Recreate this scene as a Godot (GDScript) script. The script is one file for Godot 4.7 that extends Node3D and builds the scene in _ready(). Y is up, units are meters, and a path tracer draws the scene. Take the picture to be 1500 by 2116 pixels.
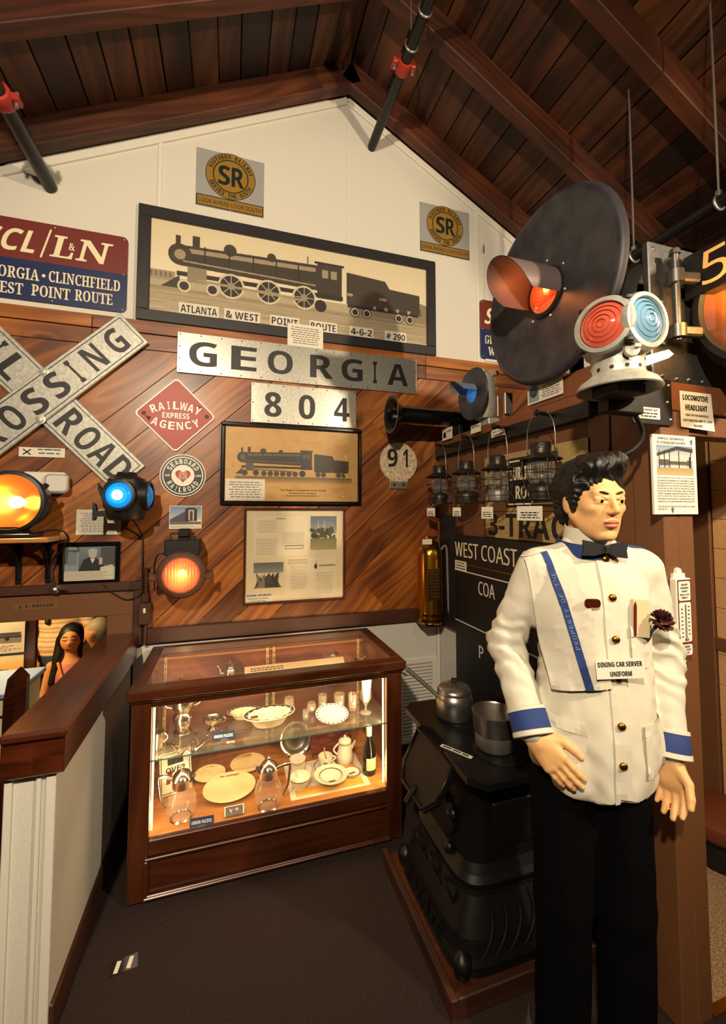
extends Node3D
# A railway museum corner: gable wall of signs, lit display case, signal lamps, stove and uniformed mannequin.

# ---------- camera model of the photograph (1500 x 2116) ----------
const FOCAL := 866.0
const EYE := Vector3(0, 1.62, 0)
var cam_basis := Basis(Vector3.UP, -0.3072) * Basis(Vector3.RIGHT, 0.0524)

func ray(px: float, py: float) -> Vector3:
	return cam_basis * Vector3((px - 750.0) / FOCAL, -(py - 1012.0) / FOCAL, -1.0)
func onz(px: float, py: float, z: float) -> Vector3:
	var d := ray(px, py)
	return EYE + d * (z / d.z)
func onx(px: float, py: float, x: float) -> Vector3:
	var d := ray(px, py)
	return EYE + d * (x / d.x)
func ony(px: float, py: float, y: float) -> Vector3:
	var d := ray(px, py)
	return EYE + d * ((y - EYE.y) / d.y)

# ---------- fixed measures of the place ----------
const ZB := -2.64      # back wall
const XP := 1.394      # partition face
const RX := 0.73       # ridge
const RY := 4.47
const SL := 0.518
const SR := 0.545
const LOW := -0.75     # lower floor beyond the half wall

var rng := RandomNumberGenerator.new()
var M := {}
var font_sans: Font
var font_bold: Font
var font_serif: Font
var taken := {}

func _ready() -> void:
	rng.seed = 77
	camera_and_light()
	make_fonts()
	make_materials()
	build_shell()
	build_roof()
	build_wall_boards()
	build_left_opening()
	build_partition()
	build_wall_signs()
	build_left_lamps()
	build_case()
	build_case_things()
	build_shelf_things()
	build_lanterns()
	build_stove()
	build_mannequin()
	build_people()
	build_small_things()

func camera_and_light() -> void:
	var cam := Camera3D.new()
	cam.name = "camera"
	cam.projection = Camera3D.PROJECTION_FRUSTUM
	cam.near = 0.05
	cam.far = 60.0
	cam.size = 2116.0 / FOCAL * cam.near
	cam.frustum_offset = Vector2(0, -46.0 / FOCAL * cam.near)
	cam.transform = Transform3D(cam_basis, EYE)
	add_child(cam)
	cam.current = true
	var we := WorldEnvironment.new()
	we.name = "world"
	var e := Environment.new()
	e.background_mode = Environment.BG_COLOR
	e.background_color = Color(0.0, 0.0, 0.0)
	e.ambient_light_source = Environment.AMBIENT_SOURCE_DISABLED
	e.tonemap_mode = Environment.TONE_MAPPER_LINEAR
	e.tonemap_exposure = 0.94
	e.sdfgi_enabled = true
	e.ssao_enabled = true
	e.ssil_enabled = true
	we.environment = e
	add_child(we)
	# track lights of the room, out of the frame behind and beside the camera (their fittings are built in build_roof)
	for t in TRACK:
		var l := SpotLight3D.new()
		l.name = "track_spot"
		l.light_color = t.c
		l.light_energy = t.e
		l.light_size = 0.05
		l.spot_range = 12.0
		l.spot_attenuation = 2.0
		l.spot_angle = t.a
		l.spot_angle_attenuation = 0.6
		l.shadow_enabled = true
		l.transform = Transform3D(Basis(), t.p).looking_at(t.to, Vector3.UP)
		add_child(l, true)

var TRACK := [
	{"p": Vector3(2.05, 2.78, 0.75), "to": Vector3(0.7, 2.2, -2.4), "a": 52.0, "e": 9.0, "c": Color(1.0, 0.90, 0.76), "n": "black track light over the side room doorway"},
	{"p": Vector3(-0.75, 3.05, 0.9), "to": Vector3(0.6, 1.85, -2.3), "a": 52.0, "e": 12.0, "c": Color(1.0, 0.91, 0.78), "n": "black track light hung over the half wall side"},
	{"p": Vector3(0.7, 3.4, 0.5), "to": Vector3(0.95, 1.1, -1.1), "a": 30.0, "e": 1.0, "c": Color(1.0, 0.91, 0.78), "n": "black track light hung highest under the ridge"},
]

# ---------- naming ----------
func numbered(called: String) -> String:
	var n: int = taken.get(called, 0)
	taken[called] = n + 1
	return called if n == 0 else "%s_%03d" % [called, n]
func thing(called: String, label: String, category: String, at := Vector3.ZERO, group := "") -> Node3D:
	var o := Node3D.new()
	o.name = numbered(called)
	add_child(o)
	o.position = at
	o.set_meta("label", label)
	o.set_meta("category", category)
	if group != "":
		o.set_meta("group", group)
	return o
func struct(called: String) -> Node3D:
	var o := Node3D.new()
	o.name = numbered(called)
	o.set_meta("kind", "structure")
	add_child(o)
	return o
func part(st: SurfaceTool, called: String, m: Material, parent: Node, label := "") -> MeshInstance3D:
	var mi := MeshInstance3D.new()
	mi.name = called
	mi.mesh = st.commit()
	mi.mesh.surface_set_material(0, m)
	if label != "":
		mi.set_meta("label", label)
	parent.add_child(mi, true)
	return mi

# ---------- mesh helpers (all give explicit normals) ----------
func mb() -> SurfaceTool:
	var st := SurfaceTool.new()
	st.begin(Mesh.PRIMITIVE_TRIANGLES)
	return st
func tri(st: SurfaceTool, a: Vector3, b: Vector3, c: Vector3, na: Vector3, nb: Vector3, nc: Vector3, ua := Vector2.ZERO, ub := Vector2.ZERO, uc := Vector2.ZERO) -> void:
	if (b - a).cross(c - a).dot(na + nb + nc) > 0.0:
		var t := b
		b = c
		c = t
		t = nb
		nb = nc
		nc = t
		var u := ub
		ub = uc
		uc = u
	st.set_normal(na)
	st.set_uv(ua)
	st.add_vertex(a)
	st.set_normal(nb)
	st.set_uv(ub)
	st.add_vertex(b)
	st.set_normal(nc)
	st.set_uv(uc)
	st.add_vertex(c)
func quad(st: SurfaceTool, a: Vector3, b: Vector3, c: Vector3, d: Vector3, n: Vector3, uvs := [Vector2(0, 0), Vector2(1, 0), Vector2(1, 1), Vector2(0, 1)]) -> void:
	tri(st, a, b, c, n, n, n, uvs[0], uvs[1], uvs[2])
	tri(st, a, c, d, n, n, n, uvs[0], uvs[2], uvs[3])
# chamfered box; uv in metres along the longest edge, for wood grain
func box(st: SurfaceTool, c: Vector3, s: Vector3, b := Basis(), ch := 0.0, uv0 := Vector2.ZERO, tex := 4.5) -> void:
	var h := s * 0.5
	ch = minf(ch, minf(h.x, minf(h.y, h.z)) * 0.6)
	var long := 0
	if s.y > s.x and s.y >= s.z:
		long = 1
	elif s.z > s.x and s.z > s.y:
		long = 2
	for ax in 3:
		for sg in [-1.0, 1.0]:
			var u := (ax + 1) % 3
			var v := (ax + 2) % 3
			var n := Vector3.ZERO
			n[ax] = sg
			var q := []
			var uv := []
			for k in [[-1.0, -1.0], [1.0, -1.0], [1.0, 1.0], [-1.0, 1.0]]:
				var p := Vector3.ZERO
				p[ax] = sg * h[ax]
				p[u] = k[0] * (h[u] - ch)
				p[v] = k[1] * (h[v] - ch)
				q.append(c + b * p)
				var al: float = p[long] + h[long]
				var cr: float = p[u] if u != long else p[v]
				if long == ax:
					uv.append(uv0 + Vector2(p[u], p[v]) / tex * 3.0)
				else:
					uv.append(uv0 + Vector2(al / tex, (cr + (0.31 * sg if ax == v else 0.17 * sg) * 0.1) / (tex * 0.45)))
			quad(st, q[0], q[1], q[2], q[3], (b * n).normalized(), uv)
	if ch <= 0.0:
		return
	# edges
	for ax in 3:
		var u := (ax + 1) % 3
		var v := (ax + 2) % 3
		for su in [-1.0, 1.0]:
			for sv in [-1.0, 1.0]:
				var n := Vector3.ZERO
				n[u] = su
				n[v] = sv
				n = (b * n).normalized()
				var q := []
				for e in [[-1.0, 0], [1.0, 0], [1.0, 1], [-1.0, 1]]:
					var p := Vector3.ZERO
					p[ax] = e[0] * (h[ax] - ch)
					p[u] = su * (h[u] - (ch if e[1] == 1 else 0.0))
					p[v] = sv * (h[v] - (0.0 if e[1] == 1 else ch))
					q.append(c + b * p)
				quad(st, q[0], q[1], q[2], q[3], n, [uv0, uv0 + Vector2(s[ax] / tex, 0), uv0 + Vector2(s[ax] / tex, 0.004), uv0 + Vector2(0, 0.004)])
	for sx in [-1.0, 1.0]:
		for sy in [-1.0, 1.0]:
			for sz in [-1.0, 1.0]:
				var k := Vector3(sx, sy, sz)
				var n := (b * k).normalized()
				var p0 := c + b * (k * Vector3(h.x, h.y - ch, h.z - ch))
				var p1 := c + b * (k * Vector3(h.x - ch, h.y, h.z - ch))
				var p2 := c + b * (k * Vector3(h.x - ch, h.y - ch, h.z))
				tri(st, p0, p1, p2, n, n, n, uv0, uv0, uv0)
func box2(st: SurfaceTool, lo: Vector3, hi: Vector3, ch := 0.0, uv0 := Vector2.ZERO) -> void:
	box(st, (lo + hi) * 0.5, (hi - lo).abs(), Basis(), ch, uv0)
# profile of (radius, height) turned round the y axis of xf
func lathe(st: SurfaceTool, prof: Array, xf := Transform3D(), seg := 28, sharp := 0.6, arc := TAU) -> void:
	var n := prof.size()
	for i in n - 1:
		var a: Vector2 = prof[i]
		var b: Vector2 = prof[i + 1]
		var t := b - a
		if t.length() < 1e-7:
			continue
		var nn := Vector2(t.y, -t.x).normalized()
		var n0 := nn
		var n1 := nn
		if i > 0:
			var tp: Vector2 = (a - prof[i - 1])
			var np := Vector2(tp.y, -tp.x).normalized()
			if np.dot(nn) > sharp:
				n0 = (np + nn).normalized()
		if i < n - 2:
			var tq: Vector2 = (prof[i + 2] - b)
			var nq := Vector2(tq.y, -tq.x).normalized()
			if nq.dot(nn) > sharp:
				n1 = (nq + nn).normalized()
		for k in seg:
			var p := arc * k / seg
			var q := arc * (k + 1) / seg
			var cp := Vector2(cos(p), sin(p))
			var cq := Vector2(cos(q), sin(q))
			var A := xf * Vector3(a.x * cp.x, a.y, a.x * cp.y)
			var B := xf * Vector3(b.x * cp.x, b.y, b.x * cp.y)
			var C := xf * Vector3(b.x * cq.x, b.y, b.x * cq.y)
			var D := xf * Vector3(a.x * cq.x, a.y, a.x * cq.y)
			var nA := (xf.basis * Vector3(n0.x * cp.x, n0.y, n0.x * cp.y)).normalized()
			var nB := (xf.basis * Vector3(n1.x * cp.x, n1.y, n1.x * cp.y)).normalized()
			var nC := (xf.basis * Vector3(n1.x * cq.x, n1.y, n1.x * cq.y)).normalized()
			var nD := (xf.basis * Vector3(n0.x * cq.x, n0.y, n0.x * cq.y)).normalized()
			var u0 := float(k) / seg
			var u1 := float(k + 1) / seg
			var v0 := float(i) / n
			var v1 := float(i + 1) / n
			if b.x > 1e-6:
				tri(st, A, B, C, nA, nB, nC, Vector2(u0, v0), Vector2(u0, v1), Vector2(u1, v1))
			if a.x > 1e-6:
				tri(st, A, C, D, nA, nC, nD, Vector2(u0, v0), Vector2(u1, v1), Vector2(u1, v0))
# tube through points; radius a number or an array
func tube(st: SurfaceTool, pts: Array, rad, seg := 10, caps := true, closed := false) -> void:
	var n := pts.size()
	var rings := []
	var nors := []
	var up := Vector3.ZERO
	for i in n:
		var t: Vector3
		if closed:
			t = pts[(i + 1) % n] - pts[(i - 1 + n) % n]
		else:
			t = pts[mini(i + 1, n - 1)] - pts[maxi(i - 1, 0)]
		t = t.normalized()
		if up == Vector3.ZERO:
			up = Vector3.UP if absf(t.y) < 0.9 else Vector3.RIGHT
		var s := t.cross(up).normalized()
		up = s.cross(t).normalized()
		var r: float = rad[i] if rad is Array else rad
		var ring := []
		var nr := []
		for k in seg:
			var a := TAU * k / seg
			var d := s * cos(a) + up * sin(a)
			ring.append(pts[i] + d * r)
			nr.append(d)
		rings.append(ring)
		nors.append(nr)
	for i in (n if closed else n - 1):
		var j := (i + 1) % n
		for k in seg:
			var l := (k + 1) % seg
			tri(st, rings[i][k], rings[j][k], rings[j][l], nors[i][k], nors[j][k], nors[j][l])
			tri(st, rings[i][k], rings[j][l], rings[i][l], nors[i][k], nors[j][l], nors[i][l])
	if caps and not closed:
		for e in [0, n - 1]:
			var nn: Vector3 = (pts[0] - pts[1]).normalized() if e == 0 else (pts[n - 1] - pts[n - 2]).normalized()
			for k in seg:
				tri(st, pts[e], rings[e][k], rings[e][(k + 1) % seg], nn, nn, nn)
# flat polygon (in xy of xf) with thickness along z
func prism(st: SurfaceTool, poly: PackedVector2Array, z0: float, z1: float, xf := Transform3D(), uvscale := Vector2(1, 1), uvoff := Vector2.ZERO) -> void:
	var ids := Geometry2D.triangulate_polygon(poly)
	var nz := (xf.basis * Vector3(0, 0, 1)).normalized()
	for e in [z0, z1]:
		var nn := nz if e == maxf(z0, z1) else -nz
		for i in range(0, ids.size(), 3):
			var a := poly[ids[i]]
			var b := poly[ids[i + 1]]
			var c := poly[ids[i + 2]]
			tri(st, xf * Vector3(a.x, a.y, e), xf * Vector3(b.x, b.y, e), xf * Vector3(c.x, c.y, e), nn, nn, nn, a * uvscale + uvoff, b * uvscale + uvoff, c * uvscale + uvoff)
	var n := poly.size()
	var ccw := not Geometry2D.is_polygon_clockwise(poly)
	for i in n:
		var a := poly[i]
		var b := poly[(i + 1) % n]
		var t := (b - a).normalized()
		var o := Vector2(t.y, -t.x) if ccw else Vector2(-t.y, t.x)
		var nn := (xf.basis * Vector3(o.x, o.y, 0)).normalized()
		var u := [a * uvscale + uvoff, b * uvscale + uvoff, b * uvscale + uvoff, a * uvscale + uvoff]
		quad(st, xf * Vector3(a.x, a.y, z0), xf * Vector3(b.x, b.y, z0), xf * Vector3(b.x, b.y, z1), xf * Vector3(a.x, a.y, z1), nn, u)
func rect(w: float, h: float, r := 0.0, seg := 5) -> PackedVector2Array:
	var p := PackedVector2Array()
	if r <= 0.0:
		return PackedVector2Array([Vector2(-w / 2, -h / 2), Vector2(w / 2, -h / 2), Vector2(w / 2, h / 2), Vector2(-w / 2, h / 2)])
	for q in [[1, -1, -PI / 2], [1, 1, 0.0], [-1, 1, PI / 2], [-1, -1, PI]]:
		for k in seg + 1:
			var a: float = q[2] + PI / 2 * k / seg
			p.append(Vector2(q[0] * (w / 2 - r) + cos(a) * r, q[1] * (h / 2 - r) + sin(a) * r))
	return p
func disc(r: float, seg := 32, ry := -1.0) -> PackedVector2Array:
	var p := PackedVector2Array()
	for k in seg:
		var a := TAU * k / seg
		p.append(Vector2(cos(a) * r, sin(a) * (r if ry < 0 else ry)))
	return p
func annulus(st: SurfaceTool, r0: float, r1: float, z0: float, z1: float, xf := Transform3D(), seg := 40) -> void:
	lathe(st, [Vector2(r0, z0), Vector2(r1, z0), Vector2(r1, z1), Vector2(r0, z1), Vector2(r0, z0)], xf * Transform3D(Basis(Vector3.RIGHT, PI / 2), Vector3.ZERO), seg)
# rectangular frame in xy, bars of width w
func frame(st: SurfaceTool, fw: float, fh: float, w: float, z0: float, z1: float, xf := Transform3D(), ch := 0.003) -> void:
	var d := absf(z1 - z0)
	var zc := (z0 + z1) / 2
	for s in [-1.0, 1.0]:
		box(st, xf * Vector3(0, s * (fh - w) / 2, zc), Vector3(fw, w, d), xf.basis, ch, Vector2(rng.randf(), rng.randf()))
		box(st, xf * Vector3(s * (fw - w) / 2, 0, zc), Vector3(w, fh - 2 * w, d), xf.basis, ch, Vector2(rng.randf(), rng.randf()))

# ---------- lettering ----------
func make_fonts() -> void:
	var f := SystemFont.new()
	f.font_names = PackedStringArray(["Droid Sans"])
	font_sans = f
	f = SystemFont.new()
	f.font_names = PackedStringArray(["Droid Sans"])
	f.font_weight = 700
	font_bold = f
	f = SystemFont.new()
	f.font_names = PackedStringArray(["Droid Serif"])
	f.font_weight = 700
	font_serif = f
# one word or line fitted to w x h metres, centred at xf, lying in xf's xy plane, facing +z; appended to st
func letters(st: SurfaceTool, s: String, w: float, h: float, xf: Transform3D, font: Font = null, thick := 0.0012, slant := 0.0) -> void:
	var tm := TextMesh.new()
	tm.text = s
	tm.font = font if font else font_bold
	tm.font_size = 48
	tm.pixel_size = 0.01
	tm.depth = 0.02
	tm.curve_step = 2.0
	var bb := tm.get_aabb()
	if bb.size.x <= 0.0 or bb.size.y <= 0.0:
		return
	var sx := w / bb.size.x if w > 0 else h / bb.size.y
	var sy := h / bb.size.y
	var b := Basis(Vector3(sx, 0, 0), Vector3(slant * sy, sy, 0), Vector3(0, 0, thick / 0.02))
	var c := bb.get_center()
	var local := Transform3D(b, -(b * c) + Vector3(0, 0, thick / 2))
	var full := xf * local
	var arr := tm.get_mesh_arrays()
	var vs: PackedVector3Array = arr[Mesh.ARRAY_VERTEX]
	var ns: PackedVector3Array = arr[Mesh.ARRAY_NORMAL]
	var ids: PackedInt32Array = arr[Mesh.ARRAY_INDEX] if arr[Mesh.ARRAY_INDEX] != null else PackedInt32Array()
	if ids.is_empty():
		ids = PackedInt32Array(range(vs.size()))
	var nb := full.basis.inverse().transposed()
	var flip := full.basis.determinant() < 0.0
	for t in range(0, ids.size() - 2, 3):
		for e in ([0, 2, 1] if flip else [0, 1, 2]):
			var i := ids[t + e]
			st.set_normal((nb * ns[i]).normalized())
			st.set_uv(Vector2.ZERO)
			st.add_vertex(full * vs[i])
func arc_letters(st: SurfaceTool, s: String, r: float, a_mid: float, step: float, h: float, w: float, xf: Transform3D, font: Font = null, inward := false) -> void:
	var n := s.length()
	for i in n:
		if s[i] == " ":
			continue
		var k := i - (n - 1) / 2.0
		var a := a_mid + (k * step if inward else -k * step)
		var rot := a - PI / 2 if not inward else a + PI / 2
		var ww := w * (0.35 if s[i] == "I" else (1.25 if s[i] in "WM" else 1.0))
		letters(st, s[i], ww, h, xf * Transform3D(Basis(Vector3(0, 0, 1), rot), Vector3(cos(a) * r, sin(a) * r, 0)), font)
# rows of print too small to read: word-long flat bars
func bars(st: SurfaceTool, w: float, n: int, pitch: float, th: float, xf: Transform3D) -> void:
	var rg := RandomNumberGenerator.new()
	rg.seed = int(w * 1000) + n
	for i in n:
		var x := -w / 2 * rg.randf_range(0.8, 1.0)
		var e := -x
		while x < e:
			var l := minf(th * rg.randf_range(1.5, 5.0), e - x)
			quad(st, xf * Vector3(x, -i * pitch, 0.0004), xf * Vector3(x + l, -i * pitch, 0.0004), xf * Vector3(x + l, th - i * pitch, 0.0004), xf * Vector3(x, th - i * pitch, 0.0004), xf.basis.z.normalized())
			x += l + th * 0.7
func words(parent: Node, s: String, w: float, h: float, xf: Transform3D, m: Material, font: Font = null, slant := 0.0) -> MeshInstance3D:
	var st := mb()
	letters(st, s, w, h, xf, font, 0.0012, slant)
	return part(st, "lettering", m, parent)

# ---------- materials ----------
func lin(c: Color) -> Color:
	return c
func mat(c: Color, rough := 0.6, metal := 0.0, spec := 0.5) -> StandardMaterial3D:
	var m := StandardMaterial3D.new()
	m.albedo_color = c
	m.roughness = rough
	m.metallic = metal
	m.metallic_specular = spec
	return m
func noise_tex(seed_: int, freq: float, lo: Color, hi: Color, w := 256, h := 256, oct := 4, stretch := 1.0) -> ImageTexture:
	var n := FastNoiseLite.new()
	n.seed = seed_
	n.noise_type = FastNoiseLite.TYPE_SIMPLEX_SMOOTH
	n.frequency = freq
	n.fractal_octaves = oct
	var im := Image.create(w, h, false, Image.FORMAT_RGB8)
	for y in h:
		for x in w:
			# blended across the edges so that the repeat shows no seam
			var v := n.get_noise_2d(x * stretch, y)
			var fx := clampf((x - w * 0.8) / (w * 0.2), 0.0, 1.0)
			var fy := clampf((y - h * 0.8) / (h * 0.2), 0.0, 1.0)
			if fx > 0.0:
				v = lerpf(v, n.get_noise_2d((x - w) * stretch, y), fx)
			if fy > 0.0:
				v = lerpf(v, n.get_noise_2d(x * stretch, y - h), fy)
			im.set_pixel(x, y, lo.lerp(hi, clampf(v * 0.9 + 0.5, 0.0, 1.0)))
	return ImageTexture.create_from_image(im)
# wood grain running along u, with knots
func wood_tex(seed_: int, dark: Color, mid: Color, light: Color, knots: int, contrast := 1.0) -> ImageTexture:
	var w := 768
	var h := 384
	var n := FastNoiseLite.new()
	n.seed = seed_
	n.frequency = 0.02
	n.fractal_octaves = 3
	var n2 := FastNoiseLite.new()
	n2.seed = seed_ + 9
	n2.frequency = 0.006
	n2.fractal_octaves = 2
	var r := RandomNumberGenerator.new()
	r.seed = seed_
	var ks := []
	for i in knots:
		ks.append([r.randf() * w, r.randf() * h, r.randf_range(5, 11)])
	var im := Image.create(w, h, false, Image.FORMAT_RGB8)
	for y in h:
		for x in w:
			var bend := n2.get_noise_2d(x * 0.5, y) * 26.0
			var yy := y + bend
			var kd := 0.0
			for k in ks:
				var dx: float = (x - k[0]) / 2.4
				var dy: float = y - k[1]
				var d2 := dx * dx + dy * dy
				if d2 < 1600.0:
					var g: float = exp(-d2 / (k[2] * k[2] * 1.2))
					yy += g * 18.0 * signf(dy)
					kd = maxf(kd, exp(-d2 / (k[2] * k[2] * 0.45)))
			var ringv := sin(yy * 0.55 + n.get_noise_2d(x * 0.12, yy * 1.0) * 5.0) * 0.5 + 0.5
			var fib := n.get_noise_2d(x * 0.35, yy * 9.0)
			var big := n2.get_noise_2d(x * 1.4 + 300, y * 2.2)
			var v := clampf(0.5 + (ringv - 0.5) * 0.35 * contrast + fib * 0.38 * contrast + big * 0.75 * contrast, 0.0, 1.0)
			var c := dark.lerp(mid, v * 2.0) if v < 0.5 else mid.lerp(light, v * 2.0 - 1.0)
			c = c.lerp(dark * 0.35, kd * 0.85)
			im.set_pixel(x, y, c)
	return ImageTexture.create_from_image(im)
func wood_mat(tex: Texture2D, tint: Color, rough := 0.45, coat := 0.0) -> StandardMaterial3D:
	var m := mat(tint, rough)
	m.albedo_texture = tex
	if coat > 0.0:
		m.clearcoat_enabled = true
		m.clearcoat = coat
		m.clearcoat_roughness = 0.25
	return m
func tri_mat(tex: Texture2D, tint: Color, scale: float, rough := 0.6, metal := 0.0) -> StandardMaterial3D:
	var m := mat(tint, rough, metal)
	m.albedo_texture = tex
	m.uv1_triplanar = true
	m.uv1_world_triplanar = true
	m.uv1_scale = Vector3.ONE * scale
	return m
func glow(c: Color, e: float) -> StandardMaterial3D:
	var m := mat(c, 0.4)
	m.emission_enabled = true
	m.emission = c
	m.emission_energy_multiplier = e
	return m
func glass(alpha := 0.1, tint := Color(1, 1, 1)) -> StandardMaterial3D:
	var m := mat(Color(tint.r, tint.g, tint.b, alpha), 0.03)
	m.transparency = BaseMaterial3D.TRANSPARENCY_ALPHA
	return m
func make_materials() -> void:
	var speck := noise_tex(3, 0.05, Color(0.94, 0.94, 0.94), Color(1, 1, 1))
	var blotch := noise_tex(5, 0.03, Color(0.84, 0.84, 0.84), Color(1, 1, 1))
	var cedar := wood_tex(11, Color(0.34, 0.165, 0.065), Color(0.53, 0.30, 0.125), Color(0.68, 0.43, 0.20), 9, 0.75)
	var roofw := wood_tex(23, Color(0.17, 0.085, 0.045), Color(0.29, 0.16, 0.085), Color(0.42, 0.26, 0.14), 8, 0.75)
	var maho := wood_tex(31, Color(0.26, 0.12, 0.06), Color(0.39, 0.20, 0.10), Color(0.49, 0.27, 0.14), 0, 0.6)
	M.white = tri_mat(speck, Color(0.83, 0.82, 0.78), 9.0, 0.75)
	M.trim_white = mat(Color(0.84, 0.83, 0.79), 0.5)
	M.cedar = []
	for t in [Color(1.0, 1.0, 0.94), Color(0.86, 0.84, 0.78), Color(1.0, 0.99, 0.86), Color(0.76, 0.73, 0.68)]:
		M.cedar.append(wood_mat(cedar, t, 0.42, 0.25))
	M.roof = []
	for t in [Color(1, 0.92, 0.82), Color(0.72, 0.66, 0.62), Color(1.0, 0.98, 0.92), Color(0.52, 0.47, 0.45)]:
		M.roof.append(wood_mat(roofw, t, 0.6))
	M.rafter = wood_mat(roofw, Color(0.95, 0.80, 0.66), 0.6)
	M.maho = wood_mat(maho, Color(0.72, 0.68, 0.62), 0.32, 0.5)
	M.maho_dark = wood_mat(maho, Color(0.62, 0.55, 0.52), 0.32, 0.5)
	M.deck = wood_mat(wood_tex(37, Color(0.52, 0.32, 0.15), Color(0.68, 0.46, 0.23), Color(0.78, 0.56, 0.30), 0, 0.6), Color(1, 1, 1), 0.4, 0.3)
	M.cap = wood_mat(maho, Color(0.78, 0.70, 0.66), 0.3, 0.5)
	M.brown = tri_mat(speck, Color(0.42, 0.27, 0.155), 4.0, 0.55)
	M.brown_rail = tri_mat(speck, Color(0.27, 0.15, 0.10), 4.0, 0.5)
	M.brown_light = tri_mat(speck, Color(0.47, 0.28, 0.16), 4.0, 0.55)
	M.tan = tri_mat(speck, Color(0.86, 0.66, 0.44), 3.0, 0.6)
	M.dark = mat(Color(0.05, 0.045, 0.045), 0.6)
	M.black = mat(Color(0.045, 0.045, 0.05), 0.45)
	M.black_gloss = mat(Color(0.03, 0.03, 0.032), 0.22)
	M.black_frame = tri_mat(speck, Color(0.12, 0.115, 0.13), 6.0, 0.5)
	M.carpet = tri_mat(noise_tex(8, 0.22, Color(0.45, 0.4, 0.38), Color(1, 1, 1), 256, 256, 3), Color(0.20, 0.125, 0.10), 2.6, 0.95)
	M.carpet_tan = tri_mat(noise_tex(9, 0.2, Color(0.6, 0.58, 0.55), Color(1, 1, 1), 256, 256, 3), Color(0.72, 0.60, 0.45), 2.0, 0.95)
	var brushed := noise_tex(12, 0.05, Color(0.88, 0.88, 0.88), Color(1, 1, 1), 256, 256, 4)
	M.steel = tri_mat(brushed, Color(0.78, 0.78, 0.74), 4.0, 0.34, 0.75)
	M.cast = tri_mat(blotch, Color(0.74, 0.74, 0.70), 5.0, 0.45, 0.35)
	M.plate_steel = tri_mat(brushed, Color(0.42, 0.42, 0.42), 3.0, 0.42, 0.8)
	M.silver = mat(Color(0.86, 0.83, 0.78), 0.16, 1.0)
	M.chrome = mat(Color(0.85, 0.85, 0.84), 0.08, 1.0)
	M.alu = tri_mat(blotch, Color(0.75, 0.74, 0.72), 8.0, 0.3, 0.95)
	M.alu_dull = tri_mat(blotch, Color(0.62, 0.61, 0.58), 10.0, 0.5, 0.8)
	M.brass = mat(Color(0.83, 0.60, 0.22), 0.2, 1.0)
	M.gold = mat(Color(0.72, 0.52, 0.2), 0.3, 1.0)
	M.iron = tri_mat(blotch, Color(0.085, 0.08, 0.08), 6.0, 0.42, 0.35)
	M.lantern = tri_mat(noise_tex(14, 0.05, Color(0.5, 0.47, 0.43), Color(1, 1, 1)), Color(0.34, 0.33, 0.31), 12.0, 0.42, 0.75)
	M.wire = mat(Color(0.30, 0.29, 0.28), 0.4, 0.8)
	M.lamp_black = tri_mat(blotch, Color(0.09, 0.09, 0.095), 5.0, 0.45, 0.2)
	M.disc_black = tri_mat(noise_tex(16, 0.012, Color(0.55, 0.55, 0.6), Color(1, 1, 1)), Color(0.24, 0.235, 0.26), 2.2, 0.5)
	M.rust = tri_mat(noise_tex(18, 0.04, Color(0.55, 0.45, 0.4), Color(1, 1, 1)), Color(0.43, 0.29, 0.23), 9.0, 0.7, 0.2)
	M.paper = mat(Color(0.86, 0.84, 0.78), 0.7)
	M.paper_warm = mat(Color(0.86, 0.78, 0.62), 0.6)
	M.ink = mat(Color(0.06, 0.06, 0.065), 0.6)
	M.letter_black = mat(Color(0.085, 0.085, 0.095), 0.5)
	M.cream = mat(Color(0.88, 0.84, 0.70), 0.5)
	M.maroon = mat(Color(0.42, 0.17, 0.15), 0.4)
	M.navy = mat(Color(0.10, 0.16, 0.33), 0.4)
	M.red_enamel = mat(Color(0.62, 0.16, 0.11), 0.45)
	M.white_enamel = mat(Color(0.88, 0.87, 0.82), 0.4)
	M.black_enamel = mat(Color(0.06, 0.06, 0.065), 0.35)
	M.sr_gold = mat(Color(0.55, 0.42, 0.16), 0.45)
	M.sr_green = mat(Color(0.07, 0.13, 0.13), 0.45)
	M.sr_grey = mat(Color(0.58, 0.58, 0.58), 0.5)
	M.pipe = mat(Color(0.11, 0.11, 0.115), 0.4, 0.3)
	M.coupling = mat(Color(0.60, 0.17, 0.12), 0.45)
	M.zinc = mat(Color(0.66, 0.65, 0.62), 0.35, 0.8)
	M.rubber = mat(Color(0.04, 0.04, 0.04), 0.6)
	M.pane = glass(0.012)
	M.pane_tint = glass(0.02, Color(0.9, 1.0, 0.97))
	M.glassware = glass(0.06, Color(0.97, 0.98, 0.97))
	M.shelf_edge = mat(Color(0.35, 0.50, 0.45), 0.15)
	M.china = mat(Color(0.88, 0.86, 0.80), 0.18)
	M.china_cream = mat(Color(0.85, 0.77, 0.58), 0.22)
	M.china_blue = mat(Color(0.20, 0.23, 0.33), 0.25)
	M.skin = mat(Color(0.86, 0.66, 0.46), 0.38)
	M.cloth_white = tri_mat(noise_tex(21, 0.3, Color(0.93, 0.93, 0.93), Color(1, 1, 1), 256, 256, 2), Color(0.85, 0.83, 0.76), 5.0, 0.85)
	M.towel = tri_mat(noise_tex(22, 0.45, Color(0.90, 0.90, 0.90), Color(1, 1, 1), 256, 256, 2), Color(0.87, 0.85, 0.78), 5.0, 0.9)
	M.blue_cloth = tri_mat(speck, Color(0.13, 0.22, 0.46), 8.0, 0.8)
	M.dark_cloth = tri_mat(speck, Color(0.035, 0.033, 0.042), 8.0, 0.95)
	M.dark_cloth.metallic_specular = 0.15
	M.bow = mat(Color(0.05, 0.055, 0.085), 0.6)
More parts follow.
